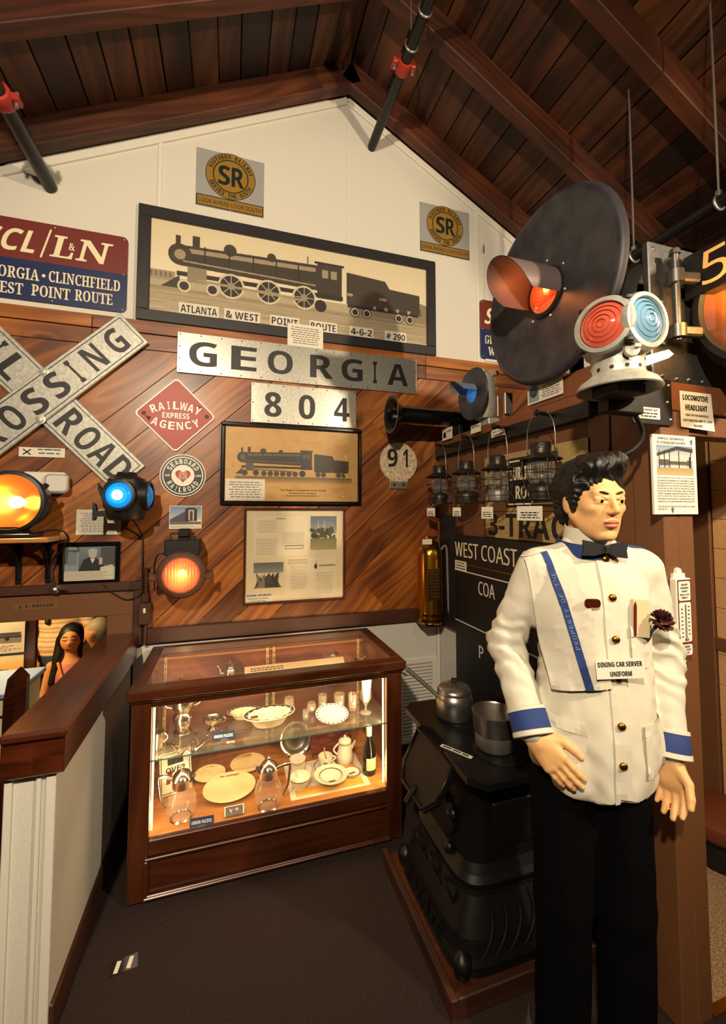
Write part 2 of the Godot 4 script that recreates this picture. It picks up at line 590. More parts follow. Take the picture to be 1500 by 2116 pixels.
	M.hair = mat(Color(0.03, 0.026, 0.026), 0.5)
	M.red_lens = mat(Color(0.80, 0.34, 0.26, 0.55), 0.08)
	M.blue_lens = mat(Color(0.22, 0.50, 0.70), 0.1)
	M.tan_sign = tri_mat(noise_tex(26, 0.06, Color(0.86, 0.83, 0.78), Color(1, 1, 1)), Color(0.70, 0.60, 0.40), 3.0, 0.6)

# ---------- painted pictures ----------
class Pic:
	var im: Image
	var w: int
	var h: int
	func _init(ww: int, hh: int, c: Color) -> void:
		w = ww
		h = hh
		im = Image.create(w, h, false, Image.FORMAT_RGB8)
		im.fill(c)
	func r(x0: float, y0: float, x1: float, y1: float, c: Color) -> void:
		im.fill_rect(Rect2i(int(x0), int(y0), maxi(1, int(x1 - x0)), maxi(1, int(y1 - y0))), c)
	func poly(p: Array, c: Color) -> void:
		var y0 := 1e9
		var y1 := -1e9
		for q in p:
			y0 = minf(y0, q[1])
			y1 = maxf(y1, q[1])
		for y in range(maxi(0, int(y0)), mini(h - 1, int(y1)) + 1):
			var xs := []
			for i in p.size():
				var a = p[i]
				var b = p[(i + 1) % p.size()]
				var yy := y + 0.5
				if (a[1] <= yy) != (b[1] <= yy):
					xs.append(a[0] + (yy - a[1]) / (b[1] - a[1]) * (b[0] - a[0]))
			xs.sort()
			for k in range(0, xs.size() - 1, 2):
				r(xs[k], y, xs[k + 1], y + 1, c)
	func circ(cx: float, cy: float, rr: float, c: Color, ry := -1.0) -> void:
		var b := rr if ry < 0 else ry
		for y in range(int(cy - b), int(cy + b) + 1):
			var t := 1.0 - pow((y + 0.5 - cy) / b, 2)
			if t > 0.0 and y >= 0 and y < h:
				r(cx - rr * sqrt(t), y, cx + rr * sqrt(t), y + 1, c)
	func ring(cx: float, cy: float, r0: float, r1: float, c: Color) -> void:
		for y in range(maxi(0, int(cy - r1)), mini(h, int(cy + r1) + 1)):
			for x in range(maxi(0, int(cx - r1)), mini(w, int(cx + r1) + 1)):
				var d := Vector2(x + 0.5 - cx, y + 0.5 - cy).length()
				if d >= r0 and d <= r1:
					im.set_pixel(x, y, c)
	func line(x0: float, y0: float, x1: float, y1: float, t: float, c: Color) -> void:
		var d := Vector2(x1 - x0, y1 - y0)
		var n := Vector2(-d.y, d.x).normalized() * t / 2
		poly([[x0 + n.x, y0 + n.y], [x1 + n.x, y1 + n.y], [x1 - n.x, y1 - n.y], [x0 - n.x, y0 - n.y]], c)
	func print_lines(x0: float, y0: float, x1: float, n: int, pitch: float, th: float, c: Color, rg: RandomNumberGenerator, centre := false) -> void:
		for i in n:
			var y := y0 + i * pitch
			var wd := (x1 - x0) * rg.randf_range(0.78, 1.0)
			var x := x0 + ((x1 - x0 - wd) / 2 if centre else 0.0)
			var e := x + wd
			while x < e:
				var l := rg.randf_range(3, 9) * th * 0.8
				r(x, y, minf(x + l, e), y + th, c)
				x += l + th
	func vgrad(x0: int, y0: int, x1: int, y1: int, a: Color, b: Color) -> void:
		for y in range(y0, y1):
			r(x0, y, x1, y + 1, a.lerp(b, float(y - y0) / maxf(1.0, y1 - y0)))
	func grain(amount: float, rg: RandomNumberGenerator) -> void:
		for y in h:
			for x in w:
				var k := 1.0 + rg.randf_range(-amount, amount)
				var c := im.get_pixel(x, y)
				im.set_pixel(x, y, Color(c.r * k, c.g * k, c.b * k))
	func tex() -> ImageTexture:
		return ImageTexture.create_from_image(im)
func pic_mat(p: Pic, rough := 0.5) -> StandardMaterial3D:
	var m := mat(Color(1, 1, 1), rough)
	m.albedo_texture = p.tex()
	return m
# a flat print, w x h, facing +z of xf, front at z1
func print_sheet(called: String, m: Material, w: float, h: float, xf: Transform3D, parent: Node, z1 := 0.001) -> MeshInstance3D:
	var st := mb()
	prism(st, rect(w, h), z1 - 0.001, z1, xf, Vector2(1 / w, -1 / h), Vector2(0.5, 0.5))
	return part(st, called, m, parent)

# ---------- the room ----------
func roof_y(x: float) -> float:   # underside of the rafters
	return RY - SL * (RX - x) if x < RX else RY - SR * (x - RX)
func build_shell() -> void:
	# floors
	var o := struct("floor")
	var st := mb()
	box2(st, Vector3(-0.52, -0.12, -2.75), Vector3(1.46, 0.0, 3.05))
	box2(st, Vector3(1.46, -0.12, -1.04), Vector3(3.45, 0.0, 3.05))
	part(st, "carpet", M.carpet, o)
	st = mb()
	box2(st, Vector3(1.46, -0.12, -2.75), Vector3(3.45, 0.001, -1.04))
	part(st, "carpet", M.carpet_tan, o, "tan carpet of the side room")
	st = mb()
	box2(st, Vector3(1.505, 0.0, -1.05), Vector3(2.45, 0.008, -1.02), 0.003)
	part(st, "threshold_strip", M.brass, o)
	o = struct("floor")
	st = mb()
	box2(st, Vector3(-3.05, LOW - 0.12, -6.1), Vector3(-0.5, LOW, 3.05))
	part(st, "carpet", M.carpet, o, "floor of the lower level")
	# back wall: white gable, dark backing behind the boards, white wainscot
	o = struct("wall_back")
	st = mb()
	var g := PackedVector2Array([Vector2(-3.05, 2.66), Vector2(3.45, 2.66), Vector2(3.45, roof_y(3.45) + 0.25), Vector2(RX, RY + 0.25), Vector2(-3.05, roof_y(-3.05) + 0.25)])
	prism(st, g, ZB - 0.12, ZB - 0.02)
	part(st, "gable_panel", M.white, o)
	st = mb()
	box2(st, Vector3(-3.05, 1.05, ZB - 0.12), Vector3(3.45, 2.70, ZB - 0.024))
	box2(st, Vector3(-0.62, LOW, ZB - 0.12), Vector3(-0.5, 1.05, ZB - 0.024))
	box2(st, Vector3(-3.05, LOW, ZB - 0.12), Vector3(-2.1, 1.05, ZB - 0.024))
	part(st, "backing", M.dark, o)
	st = mb()
	box2(st, Vector3(-0.5, -0.1, ZB - 0.12), Vector3(3.45, 1.0, ZB - 0.015))
	part(st, "wainscot", M.white, o)
	st = mb()
	for x in [-0.43, 1.745]:
		var top := roof_y(x) - 0.02
		box2(st, Vector3(x - 0.012, 2.72, ZB - 0.03), Vector3(x + 0.012, top, ZB - 0.012), 0.003)
	box2(st, Vector3(RX - 0.004, 2.72, ZB - 0.03), Vector3(RX + 0.004, RY - 0.03, ZB - 0.016), 0.001)
	part(st, "batten", M.trim_white, o)
	# trim strip under the rafters of the gable
	for s in [[-3.0, RX], [RX, 3.4]]:
		st = mb()
		var a := Vector3(s[0], roof_y(s[0]) - 0.02, ZB - 0.012)
		var b := Vector3(s[1], roof_y(s[1]) - 0.02, ZB - 0.012)
		var d := (b - a)
		var bs := Basis(Vector3(0, 0, 1), atan2(d.y, d.x))
		box(st, (a + b) / 2, Vector3(d.length(), 0.045, 0.022), bs, 0.004)
		part(st, "trim_strip", M.trim_white, o)
	# cabinet door leaf in the gable at the right with two hinges
	st = mb()
	var poly := PackedVector2Array([Vector2(1.80, 2.74), Vector2(3.2, 2.74), Vector2(3.2, roof_y(3.2) - 0.09), Vector2(1.80, roof_y(1.80) - 0.09)])
	prism(st, poly, ZB - 0.022, ZB - 0.008)
	var leaf := part(st, "hatch", M.trim_white, o)
	st = mb()
	for y in [2.9, 3.6]:
		tube(st, [Vector3(1.795, y - 0.03, ZB - 0.004), Vector3(1.795, y + 0.03, ZB - 0.004)], 0.006, 8)
	stuff(st, "hinges", M.zinc, leaf)
	# rail along the bottom of the boards, and the brown board over the opening
	o = struct("trim_1")
	st = mb()
	box2(st, Vector3(-0.44, 0.885, ZB - 0.02), Vector3(XP, 0.968, ZB + 0.02), 0.004)
	part(st, "rail", M.brown_rail, o)
	# louvred return grille and white casing in the corner
	o = struct("trim_2")
	st = mb()
	frame(st, 0.29, 0.55, 0.034, 0.0, 0.012, Transform3D(Basis(), Vector3(1.228, 0.355, ZB - 0.015)))
	part(st, "grille_frame", M.trim_white, o)
	for k in 22:
		st = mb()
		box(st, Vector3(1.228, 0.118 + k * 0.0225, ZB - 0.010), Vector3(0.224, 0.021, 0.003), Basis(Vector3.RIGHT, 0.65), 0.0008)
		part(st, "slat", M.trim_white, o)
	st = mb()
	box2(st, Vector3(1.373, 0.0, ZB - 0.016), Vector3(XP, 0.885, ZB + 0.004), 0.004)
	box2(st, Vector3(1.358, 0.0, ZB - 0.016), Vector3(1.366, 0.885, ZB - 0.004), 0.002)
	part(st, "casing", M.trim_white, o)
	st = mb()
	box2(st, Vector3(-0.5, 0.0, ZB - 0.02), Vector3(XP, 0.085, ZB - 0.003), 0.004)
	o = struct("baseboard_back")
	part(st, "baseboard", M.brown_rail, o)
	# outer walls behind and beside the camera
	for w in [["wall_left", Vector3(-3.17, LOW, -6.1), Vector3(-3.05, 2.85, 3.05)], ["wall_right", Vector3(3.45, 0, -2.75), Vector3(3.57, 3.4, 3.05)], ["wall_front", Vector3(-3.05, LOW, 3.05), Vector3(3.45, 4.7, 3.17)]]:
		o = struct(w[0])
		st = mb()
		box2(st, w[1], w[2])
		part(st, "wall_panel", M.brown, o)
	# side-room wall: brown framing with tan panels
	o = struct("wall_east")
	st = mb()
	box2(st, Vector3(2.47, 0, ZB), Vector3(2.55, 2.02, 0.4))
	part(st, "backing", M.brown_rail, o)
	st = mb()
	for yy in [[0.10, 0.90], [0.96, 2.03]]:
		var b0: float = yy[0]
		while b0 < yy[1] - 0.02:
			var b1: float = minf(b0 + 0.155, yy[1])
			box2(st, Vector3(2.455, b0 + 0.001, -1.575), Vector3(2.475, b1 - 0.001, 0.35), 0.002)
			b0 = b1
	part(st, "panel", M.tan, o)
	st = mb()
	box2(st, Vector3(2.44, 0.0, ZB), Vector3(2.475, 2.06, -1.58), 0.004)
	box2(st, Vector3(2.445, 0.895, -1.58), Vector3(2.476, 0.962, 0.35), 0.004)
	part(st, "stile", M.brown, o)
	st = mb()
	box2(st, Vector3(2.44, 0.0, -1.60), Vector3(2.475, 0.10, 0.35), 0.004)
	part(st, "baseboard", M.brown_rail, o)
	# half wall with a wide cap, guarding the lower level
	o = struct("wall_half")
	st = mb()
	box2(st, Vector3(-0.640, LOW, ZB), Vector3(-0.507, 0.815, -1.60), 0.004)
	part(st, "white_panel", M.white, o)
	st = mb()
	for e in [[-0.643, -0.622], [-0.560, -0.547], [-0.534, -0.507]]:
		box2(st, Vector3(e[0], LOW, -1.603), Vector3(e[1], 0.812, -1.588), 0.003)
	part(st, "end_casing", M.trim_white, o)
	st = mb()
	box2(st, Vector3(-0.645, 0.812, ZB + 0.001), Vector3(-0.478, 0.925, -1.562), 0.004)
	part(st, "fascia", M.cap, o)
	st = mb()
	box(st, Vector3(-0.5585, 0.937, (ZB - 1.545) / 2 + 0.002), Vector3(0.177, 0.030, 1.09), Basis(), 0.011, Vector2(0.1, 0.3))
	part(st, "cap", M.cap, o)
	st = mb()
	box2(st, Vector3(-0.509, 0.0, ZB), Vector3(-0.495, 0.10, -1.60), 0.004)
	o = struct("baseboard_left")
	part(st, "baseboard", M.brown_rail, o)

func build_roof() -> void:
	var o := struct("ceiling")
	var lift := 0.165
	for side: float in [-1.0, 1.0]:
		var slope: float = SL if side < 0 else -SR
		var ang := atan(slope)
		var bs := Basis(Vector3(0, 0, 1), ang)
		var along := Vector3(cos(ang), sin(ang), 0) * side
		var nrm := bs * Vector3(0, 1, 0)
		var ridge := Vector3(RX, RY + lift * 1.0, 0)
		var s := 0.0
		var reach: float = 4.4 if side < 0 else 3.25
		while s < reach:
			var w := rng.randf_range(0.125, 0.185)
			var st := mb()
			var c := ridge + along * (s + w / 2) + nrm * (0.011 + rng.randf_range(0.0, 0.004))
			box(st, c + Vector3(0, 0, 0.19), Vector3(w - rng.randf_range(0.004, 0.008), 0.022, 5.72), bs, 0.003, Vector2(rng.randf() * 0.2, rng.randf()), 6.0)
			part(st, "plank", M.roof[rng.randi() % 4], o)
			s += w
		var zr := -2.585
		while zr < 3.0:
			var st := mb()
			var c := ridge + along * (reach / 2) - nrm * (lift * 0.5 * cos(ang) + 0.002) + Vector3(0, 0, zr)
			box(st, c, Vector3(reach, lift * cos(ang), 0.078), bs, 0.004, Vector2(rng.randf() * 0.2, rng.randf()))
			part(st, "rafter", M.rafter, o)
			zr += 0.568
		var st2 := mb()
		box(st2, ridge + along * (reach / 2) + nrm * 0.07 + Vector3(0, 0, 0.19), Vector3(reach + 0.2, 0.06, 5.8), bs)
		part(st2, "roof_deck", M.dark, o)
	# sprinkler pipes running out of the gable wall
	pipe_run(Vector3(-0.977, 3.418, 0), 0.034, ZB, 2.9, [-2.12], [], "black sprinkler pipe with red coupling entering the gable above the maroon route sign")
	pipe_run(Vector3(0.905, 4.165, 0), 0.030, ZB, 2.9, [-2.09], [-1.98, -1.81], "black sprinkler pipe with red coupling near the roof ridge")
	pipe_run(Vector3(2.0, 2.957, 0), 0.026, ZB, 2.9, [], [-1.60, -1.20], "black sprinkler pipe with ring hangers behind the large disc signal")
	# fittings of the track lights
	for t in TRACK:
		var p: Vector3 = t.p
		var r := thing("track_light", t.n, "lamp", p, "track lights under the roof")
		var dir: Vector3 = (t.to - p).normalized()
		var bs := Basis.looking_at(dir, Vector3.UP) * Basis(Vector3.RIGHT, PI / 2)
		var st := mb()
		lathe(st, [Vector2(0.0, 0.035), Vector2(0.046, 0.03), Vector2(0.05, 0.012), Vector2(0.055, 0.012), Vector2(0.055, 0.15), Vector2(0.045, 0.17), Vector2(0.0, 0.17)], Transform3D(bs, Vector3.ZERO), 20)
		part(st, "housing", M.black, r)
		st = mb()
		var top := roof_y(p.x) - p.y - 0.02
		tube(st, [-dir * 0.1, Vector3(0, top, 0) - dir * 0.1], 0.009, 8)
		part(st, "stem", M.black, r)
		st = mb()
		lathe(st, [Vector2(0.0, 0.012), Vector2(0.03, 0.016), Vector2(0.044, 0.026)], Transform3D(bs, Vector3.ZERO), 18)
		part(st, "lamp_face", glow(t.c, 3.0), r)
func pipe_run(p: Vector3, r: float, z0: float, z1: float, couplings: Array, bands: Array, label: String) -> void:
	var o := thing("sprinkler_pipe", label, "pipe", Vector3(p.x, p.y, z0))
	var st := mb()
	tube(st, [Vector3(0, 0, -0.01), Vector3(0, 0, z1 - z0)], r, 18)
	part(st, "pipe", M.pipe, o)
	for z in couplings:
		st = mb()
		var x := Transform3D(Basis(Vector3.RIGHT, PI / 2), Vector3(0, 0, z - z0))
		lathe(st, [Vector2(r, -0.035), Vector2(r + 0.012, -0.033), Vector2(r + 0.018, -0.018), Vector2(r + 0.012, 0.0), Vector2(r + 0.018, 0.018), Vector2(r + 0.012, 0.033), Vector2(r, 0.035)], x, 20)
		for s in [-1.0, 1.0]:
			box(st, Vector3(s * (r + 0.024), 0, z - z0), Vector3(0.034, 0.03, 0.055), Basis(), 0.006)
		var c := part(st, "coupling", M.coupling, o)
		st = mb()
		for s in [-1.0, 1.0]:
			tube(st, [Vector3(s * (r + 0.026), -0.034, z - z0), Vector3(s * (r + 0.026), 0.034, z - z0)], 0.008, 8)
		stuff(st, "bolts", M.zinc, c)
	for z in bands:
		st = mb()
		var ring := []
		for k in 20:
			ring.append(Vector3(cos(TAU * k / 20) * (r + 0.005), sin(TAU * k / 20) * (r + 0.005), z - z0))
		tube(st, ring, 0.006, 6, false, true)
		tube(st, [Vector3(0, r, z - z0), Vector3(0, maxf(roof_y(p.x) + 0.1 - p.y, 0.1), z - z0)], 0.005, 6)
		box(st, Vector3(0, r + 0.018, z - z0), Vector3(0.02, 0.024, 0.02), Basis(), 0.003)
		part(st, "hanger", M.zinc, o)
func build_wall_boards() -> void:
	var o := struct("wall_boards")
	var ang := deg_to_rad(43.3)
	var region := PackedVector2Array([Vector2(-2.7, 1.235), Vector2(-0.455, 1.235), Vector2(-0.455, 0.955), Vector2(3.0, 0.955), Vector2(3.0, 2.552), Vector2(-2.7, 2.552)])
	var cuts := [-1.9, -1.69, -1.46, -1.25, -1.04, -0.82, -0.6, -0.37, -0.15, 0.06, 0.325, 0.54, 0.69, 0.827, 1.0, 1.2, 1.405, 1.606, 1.84, 2.01, 2.2, 2.4, 2.62, 2.85, 3.08, 3.3, 3.55, 3.8]
	var rot := Transform2D(ang, Vector2.ZERO)
	for i in cuts.size() - 1:
		var a: float = cuts[i] + 0.0022
		var b: float = cuts[i + 1] - 0.0022
		var strip := PackedVector2Array([rot * Vector2(-4, a), rot * Vector2(6, a), rot * Vector2(6, b), rot * Vector2(-4, b)])
		for piece in Geometry2D.intersect_polygons(region, strip):
			if piece.size() < 3:
				continue
			var loc := PackedVector2Array()
			for p in piece:
				loc.append(rot.affine_inverse() * p)
			var st := mb()
			prism(st, loc, -0.02, rng.randf_range(-0.0025, 0.0), Transform3D(Basis(Vector3(0, 0, 1), ang), Vector3(0, 0, ZB)), Vector2(1 / 4.5, 1 / 1.9), Vector2(rng.randf() * 0.3 + 0.4, rng.randf()))
			part(st, "plank", M.cedar[[0, 2, 1, 0, 3, 2, 0, 1][i % 8]], o)
	# level boards at the top
	for e in [[2.555, 2.645, 0.003], [2.649, 2.722, 0.008]]:
		for seg in [[-2.7, -0.75], [-0.747, 1.3], [1.303, 3.0]]:
			var st := mb()
			box2(st, Vector3(seg[0], e[0], ZB - 0.02), Vector3(seg[1], e[1], ZB + e[2]), 0.002, Vector2(rng.randf() * 0.5, rng.randf()))
			part(st, "plank", M.cedar[rng.randi() % 3], o)

# ---------- the opening to the lower level at the left ----------
func build_left_opening() -> void:
	var o := struct("trim_3")
	var st := mb()
	box2(st, Vector3(-2.7, 1.188, ZB - 0.02), Vector3(-0.455, 1.236, ZB + 0.03), 0.004)
	part(st, "rail", M.brown_rail, o)
	st = mb()
	box2(st, Vector3(-2.7, 1.052, ZB - 0.03), Vector3(-0.5, 1.19, ZB + 0.008), 0.003)
	box2(st, Vector3(-0.63, 0.93, ZB - 0.03), Vector3(-0.5, 1.053, ZB + 0.007), 0.003)
	part(st, "board", M.brown, o)
	st = mb()
	box2(st, Vector3(-0.5, 0.885, ZB - 0.02), Vector3(-0.452, 1.236, ZB + 0.022), 0.004)
	part(st, "stile", M.brown_rail, o)
	# name plate stencilled on the board
	var np := thing("name_plate", "dull brass name strip stencilled on the brown board over the opening", "name plate", Vector3(-0.955, 1.128, ZB + 0.008))
	st = mb()
	prism(st, rect(0.20, 0.036, 0.006), 0.0, 0.0015)
	part(st, "strip", mat(Color(0.42, 0.30, 0.13), 0.6), np)
	words(np, "J. F. KELLER", 0.155, 0.017, Transform3D(Basis(), Vector3(0, 0, 0.0016)), M.ink)
	# electrical box on the stile
	var jb := thing("switch_box", "brown painted electrical box on the stile beside the half wall", "switch box", Vector3(-0.437, 1.06, ZB + 0.02))
	st = mb()
	box(st, Vector3(0, 0, 0.022), Vector3(0.062, 0.118, 0.045), Basis(), 0.005)
	part(st, "cover", M.brown_rail, jb)
	st = mb()
	box(st, Vector3(0, 0.02, 0.046), Vector3(0.012, 0.026, 0.004), Basis(), 0.001)
	part(st, "toggle", M.cream, jb)
	st = mb()
	box(st, Vector3(0, 0.085, 0.014), Vector3(0.034, 0.05, 0.028), Basis(), 0.004)
	tube(st, [Vector3(0, 0.25, 0.012), Vector3(0, -0.17, 0.012)], 0.011, 8)
	part(st, "conduit", M.brown_rail, jb)
	# lower room seen through the opening
	o = struct("wall_far")
	st = mb()
	box2(st, Vector3(-3.05, LOW, -6.1), Vector3(0.9, 1.7, -6.0))
	part(st, "panel", M.brown, o)
	st = mb()
	box2(st, Vector3(0.8, LOW, -6.0), Vector3(0.9, 1.7, ZB - 0.12))
	part(st, "side_panel", M.brown, o)
	st = mb()
	box2(st, Vector3(-3.05, 1.62, -6.1), Vector3(0.9, 1.72, ZB - 0.12))
	part(st, "ceiling_panel", M.white, o)
	st = mb()
	box2(st, Vector3(-0.5, LOW - 0.12, -6.1), Vector3(0.9, LOW, ZB - 0.12))
	part(st, "carpet", M.carpet, o)
	# added lamp, out of view, placed to light the fronts of the visitors
	var cl := thing("added_room_lamp", "added round glowing lamp, out of view, lighting the visitors in the lower room", "lamp", Vector3(-1.9, 1.60, -3.0))
	st = mb()
	lathe(st, [Vector2(0, -0.05), Vector2(0.1, -0.04), Vector2(0.14, -0.01), Vector2(0.14, 0.015)], Transform3D(), 24)
	part(st, "added_lamp_diffuser", glow(Color(1, 0.86, 0.62), 2.5), cl)
	var l := OmniLight3D.new()
	l.name = "added_room_lamp_light"
	l.position = Vector3(-1.9, 1.48, -3.0)
	l.light_color = Color(1.0, 0.82, 0.55)
	l.light_energy = 3.4
	l.light_size = 0.1
	l.omni_range = 8
	l.shadow_enabled = true
	add_child(l)
	# picture board of the lower room
	var pb := thing("picture_board", "dark wooden board holding two framed station pictures", "picture board", Vector3(onz(75, 1300, -3.25).x - 0.25, onz(40, 1345, -3.25).y, -3.25))
	st = mb()
	box(st, Vector3(0, 0, -0.02), Vector3(0.50, 0.56, 0.03), Basis(), 0.004)
	part(st, "board", M.maho_dark, pb)
	st = mb()
	box(st, Vector3(-0.02, 0.245, 0.0), Vector3(0.44, 0.012, 0.01), Basis(), 0.002)
	part(st, "light_strip", M.paper, pb)
	for k in 2:
		var p := Pic.new(240, 160, Color(0.80, 0.75, 0.66))
		var rg := RandomNumberGenerator.new()
		rg.seed = 5 + k
		if k == 0:
			p.vgrad(10, 8, 230, 110, Color(0.82, 0.79, 0.72), Color(0.7, 0.67, 0.6))
			p.r(10, 60, 230, 112, Color(0.45, 0.43, 0.4))
			p.r(20, 45, 150, 80, Color(0.85, 0.83, 0.78))
			p.r(20, 42, 150, 50, Color(0.2, 0.19, 0.18))
			for i in 7:
				p.r(26 + i * 18, 56, 36 + i * 18, 70, Color(0.2, 0.2, 0.2))
			p.r(20, 78, 230, 86, Color(0.15, 0.15, 0.15))
			for i in 6:
				p.circ(35 + i * 30, 92, 8, Color(0.12, 0.12, 0.12))
			p.r(150, 62, 225, 76, Color(0.25, 0.24, 0.23))
		else:
			p.vgrad(0, 0, 240, 70, Color(0.72, 0.70, 0.52), Color(0.88, 0.62, 0.30))
			p.r(0, 70, 240, 120, Color(0.70, 0.48, 0.20))
			p.poly([[60, 70], [85, 40], [105, 30], [125, 40], [160, 62], [200, 70]], Color(0.22, 0.15, 0.10))
			p.r(65, 66, 190, 84, Color(0.32, 0.22, 0.14))
			p.r(110, 20, 113, 80, Color(0.2, 0.15, 0.1))
			p.r(20, 40, 22, 85, Color(0.2, 0.15, 0.1))
		p.print_lines(12, 124, 228, 4, 8, 3, Color(0.3, 0.28, 0.26), rg)
		print_sheet("photograph", pic_mat(p, 0.35), 0.40, 0.205, Transform3D(Basis(), Vector3(-0.01, 0.095 - k * 0.222, 0.002)), pb)
	# beige cabinet with a blue top below the pictures
	var cb := thing("low_cabinet", "beige cabinet with pale blue top beyond the brown handrail", "cabinet", Vector3(onz(50, 1420, -2.9).x - 0.36, onz(25, 1412, -2.9).y - 1.11, -2.95))
	st = mb()
	box(st, Vector3(0, 0.54, 0), Vector3(0.72, 1.08, 0.34), Basis(), 0.006)
	part(st, "body", M.cream, cb)
	st = mb()
	box(st, Vector3(0, 1.095, 0.0), Vector3(0.76, 0.03, 0.40), Basis(), 0.006)
	part(st, "top", mat(Color(0.50, 0.60, 0.75), 0.5), cb)
	st = mb()
	box(st, Vector3(0.02, 0.98, 0.172), Vector3(0.62, 0.012, 0.01), Basis(), 0.001)
	part(st, "slot", M.dark, cb)
	st = mb()
	lathe(st, [Vector2(0.0, 0.008), Vector2(0.018, 0.006), Vector2(0.02, 0)], Transform3D(Basis(Vector3.RIGHT, PI / 2), Vector3(0.27, 0.80, 0.17)), 14)
	part(st, "knob", M.dark, cb)
	# sloping stair stringer beside the cabinet
	var sr := thing("stair_rail", "dark wooden sloping rail end beside the beige cabinet", "rail", Vector3(onz(72, 1400, -2.95).x, onz(72, 1345, -2.95).y - 1.38, -2.73))
	st = mb()
	prism(st, PackedVector2Array([Vector2(-0.05, 0), Vector2(0.05, 0), Vector2(0.05, 1.31), Vector2(0.01, 1.36), Vector2(-0.035, 1.31), Vector2(-0.05, 1.2)]), -0.02, 0.02)
	part(st, "stringer", M.maho_dark, sr)

const FACE_W := Basis(Vector3(0, 0, 1), Vector3(0, 1, 0), Vector3(-1, 0, 0))   # things that face -x

# ---------- the partition, its post, lintel and shelf ----------
func build_partition() -> void:
	var o := struct("wall_partition")
	var st := mb()
	box2(st, Vector3(XP + 0.004, 0, ZB), Vector3(XP + 0.10, 0.84, -1.13))
	part(st, "wainscot", M.white, o)
	st = mb()
	box2(st, Vector3(XP, 0.84, ZB), Vector3(XP + 0.10, 2.06, -1.13), 0.002)
	part(st, "panel", M.brown, o)
	st = mb()
	box2(st, Vector3(XP - 0.006, 0.86, ZB + 0.02), Vector3(XP + 0.01, 1.60, -2.40), 0.003)
	part(st, "corner_board", M.black_frame, o)
	st = mb()
	box2(st, Vector3(XP - 0.012, 0.0, ZB), Vector3(XP + 0.01, 0.10, -1.13), 0.004)
	part(st, "baseboard", M.brown_rail, o)
	st = mb()
	box2(st, Vector3(1.368, 0, -1.13), Vector3(1.434, 2.06, -1.022), 0.003)
	part(st, "post_board", M.brown, o)
	st = mb()
	box2(st, Vector3(1.436, 0, -1.13), Vector3(1.502, 2.06, -1.022), 0.003)
	part(st, "post_board", M.brown, o)
	for zz in [[-1.335, -1.235], [-1.225, -1.135]]:
		st = mb()
		box2(st, Vector3(1.380, 0.84, zz[0]), Vector3(XP + 0.005, 2.0, zz[1]), 0.003)
		part(st, "pilaster_board", M.brown, o)
	st = mb()
	box2(st, Vector3(1.368, 1.962, -1.12), Vector3(2.46, 2.06, -1.018), 0.003)
	part(st, "lintel", M.brown_light, o)
	st = mb()
	box2(st, Vector3(1.50, 1.885, -1.11), Vector3(2.46, 1.962, -1.035), 0.003)
	part(st, "lintel", M.brown, o)
	# shelf on top
	o = struct("trim_4")
	st = mb()
	box2(st, Vector3(XP - 0.028, 2.062, ZB + 0.002), Vector3(XP + 0.40, 2.108, -1.12), 0.004, Vector2(0.2, 0.4))
	part(st, "shelf_board", M.brown_light, o)
	st = mb()
	box2(st, Vector3(XP - 0.04, 1.995, ZB + 0.03), Vector3(XP + 0.0, 2.062, -1.30), 0.004)
	part(st, "peg_rail", M.black, o)
	# departure board
	var b := thing("departure_board", "tall black departure board lettered WEST COAST behind the stove", "sign", Vector3(XP - 0.002, 0.30, -2.385))
	st = mb()
	box2(st, Vector3(-0.022, 0, 0), Vector3(0, 1.175, 0.98), 0.003)
	part(st, "panel", mat(Color(0.035, 0.035, 0.04), 0.5), b)
	st = mb()
	box2(st, Vector3(-0.024, 1.0, 0), Vector3(-0.021, 1.170, 0.98), 0.001)
	part(st, "header", mat(Color(0.045, 0.05, 0.085), 0.45), b)
	st = mb()
	box2(st, Vector3(-0.025, 0.998, 0), Vector3(-0.022, 1.004, 0.98))
	part(st, "gold_line", M.gold, b)
	st = mb()
	for y in [0.953, 0.642]:
		box2(st, Vector3(-0.024, y, 0), Vector3(-0.021, y + 0.006, 0.98))
	part(st, "white_line", M.white_enamel, b)
	for w in [["WEST COAST C", 0.69, 0.088, 1.087, 0.355, M.cream], ["COA", 0.155, 0.075, 0.885, 0.345, M.white_enamel], ["P", 0.042, 0.07, 0.525, 0.285, M.white_enamel]]:
		words(b, w[0], w[1], w[2], Transform3D(FACE_W, Vector3(-0.0245, w[3], w[4])), w[5], font_sans)
	st = mb()
	prism(st, rect(0.13, 0.062), 0, 0.002, Transform3D(FACE_W, Vector3(-0.024, 0.985 - 0.0, 0.075)))
	part(st, "notice_card", M.paper, b)
	st = mb()
	bars(st, 0.11, 3, 0.017, 0.007, Transform3D(FACE_W, Vector3(-0.0262, 1.0, 0.075)))
	part(st, "lettering", M.ink, b)
	# tan route sheet with the black route plate
	b = thing("route_sign", "tan metal sheet bearing a black BURLINGTON ROUTE plate behind the lanterns", "sign", Vector3(XP - 0.002, 1.622, -2.06))
	st = mb()
	box2(st, Vector3(-0.012, 0, 0), Vector3(0, 0.30, 0.74), 0.002)
	part(st, "sheet", M.tan_sign, b)
	var px := Transform3D(FACE_W, Vector3(-0.013, 0.145, 0.375))
	st = mb()
	prism(st, rect(0.36, 0.25, 0.006), 0, 0.002, px)
	part(st, "plate", M.black_enamel, b)
	st = mb()
	frame(st, 0.335, 0.225, 0.008, 0.002, 0.003, px, 0.0)
	letters(st, "BURLINGTON", 0.29, 0.066, px * Transform3D(Basis(), Vector3(0, 0.045, 0.002)), font_bold)
	letters(st, "ROUTE", 0.20, 0.066, px * Transform3D(Basis(), Vector3(0, -0.05, 0.002)), font_bold)
	part(st, "lettering", M.cream, b)
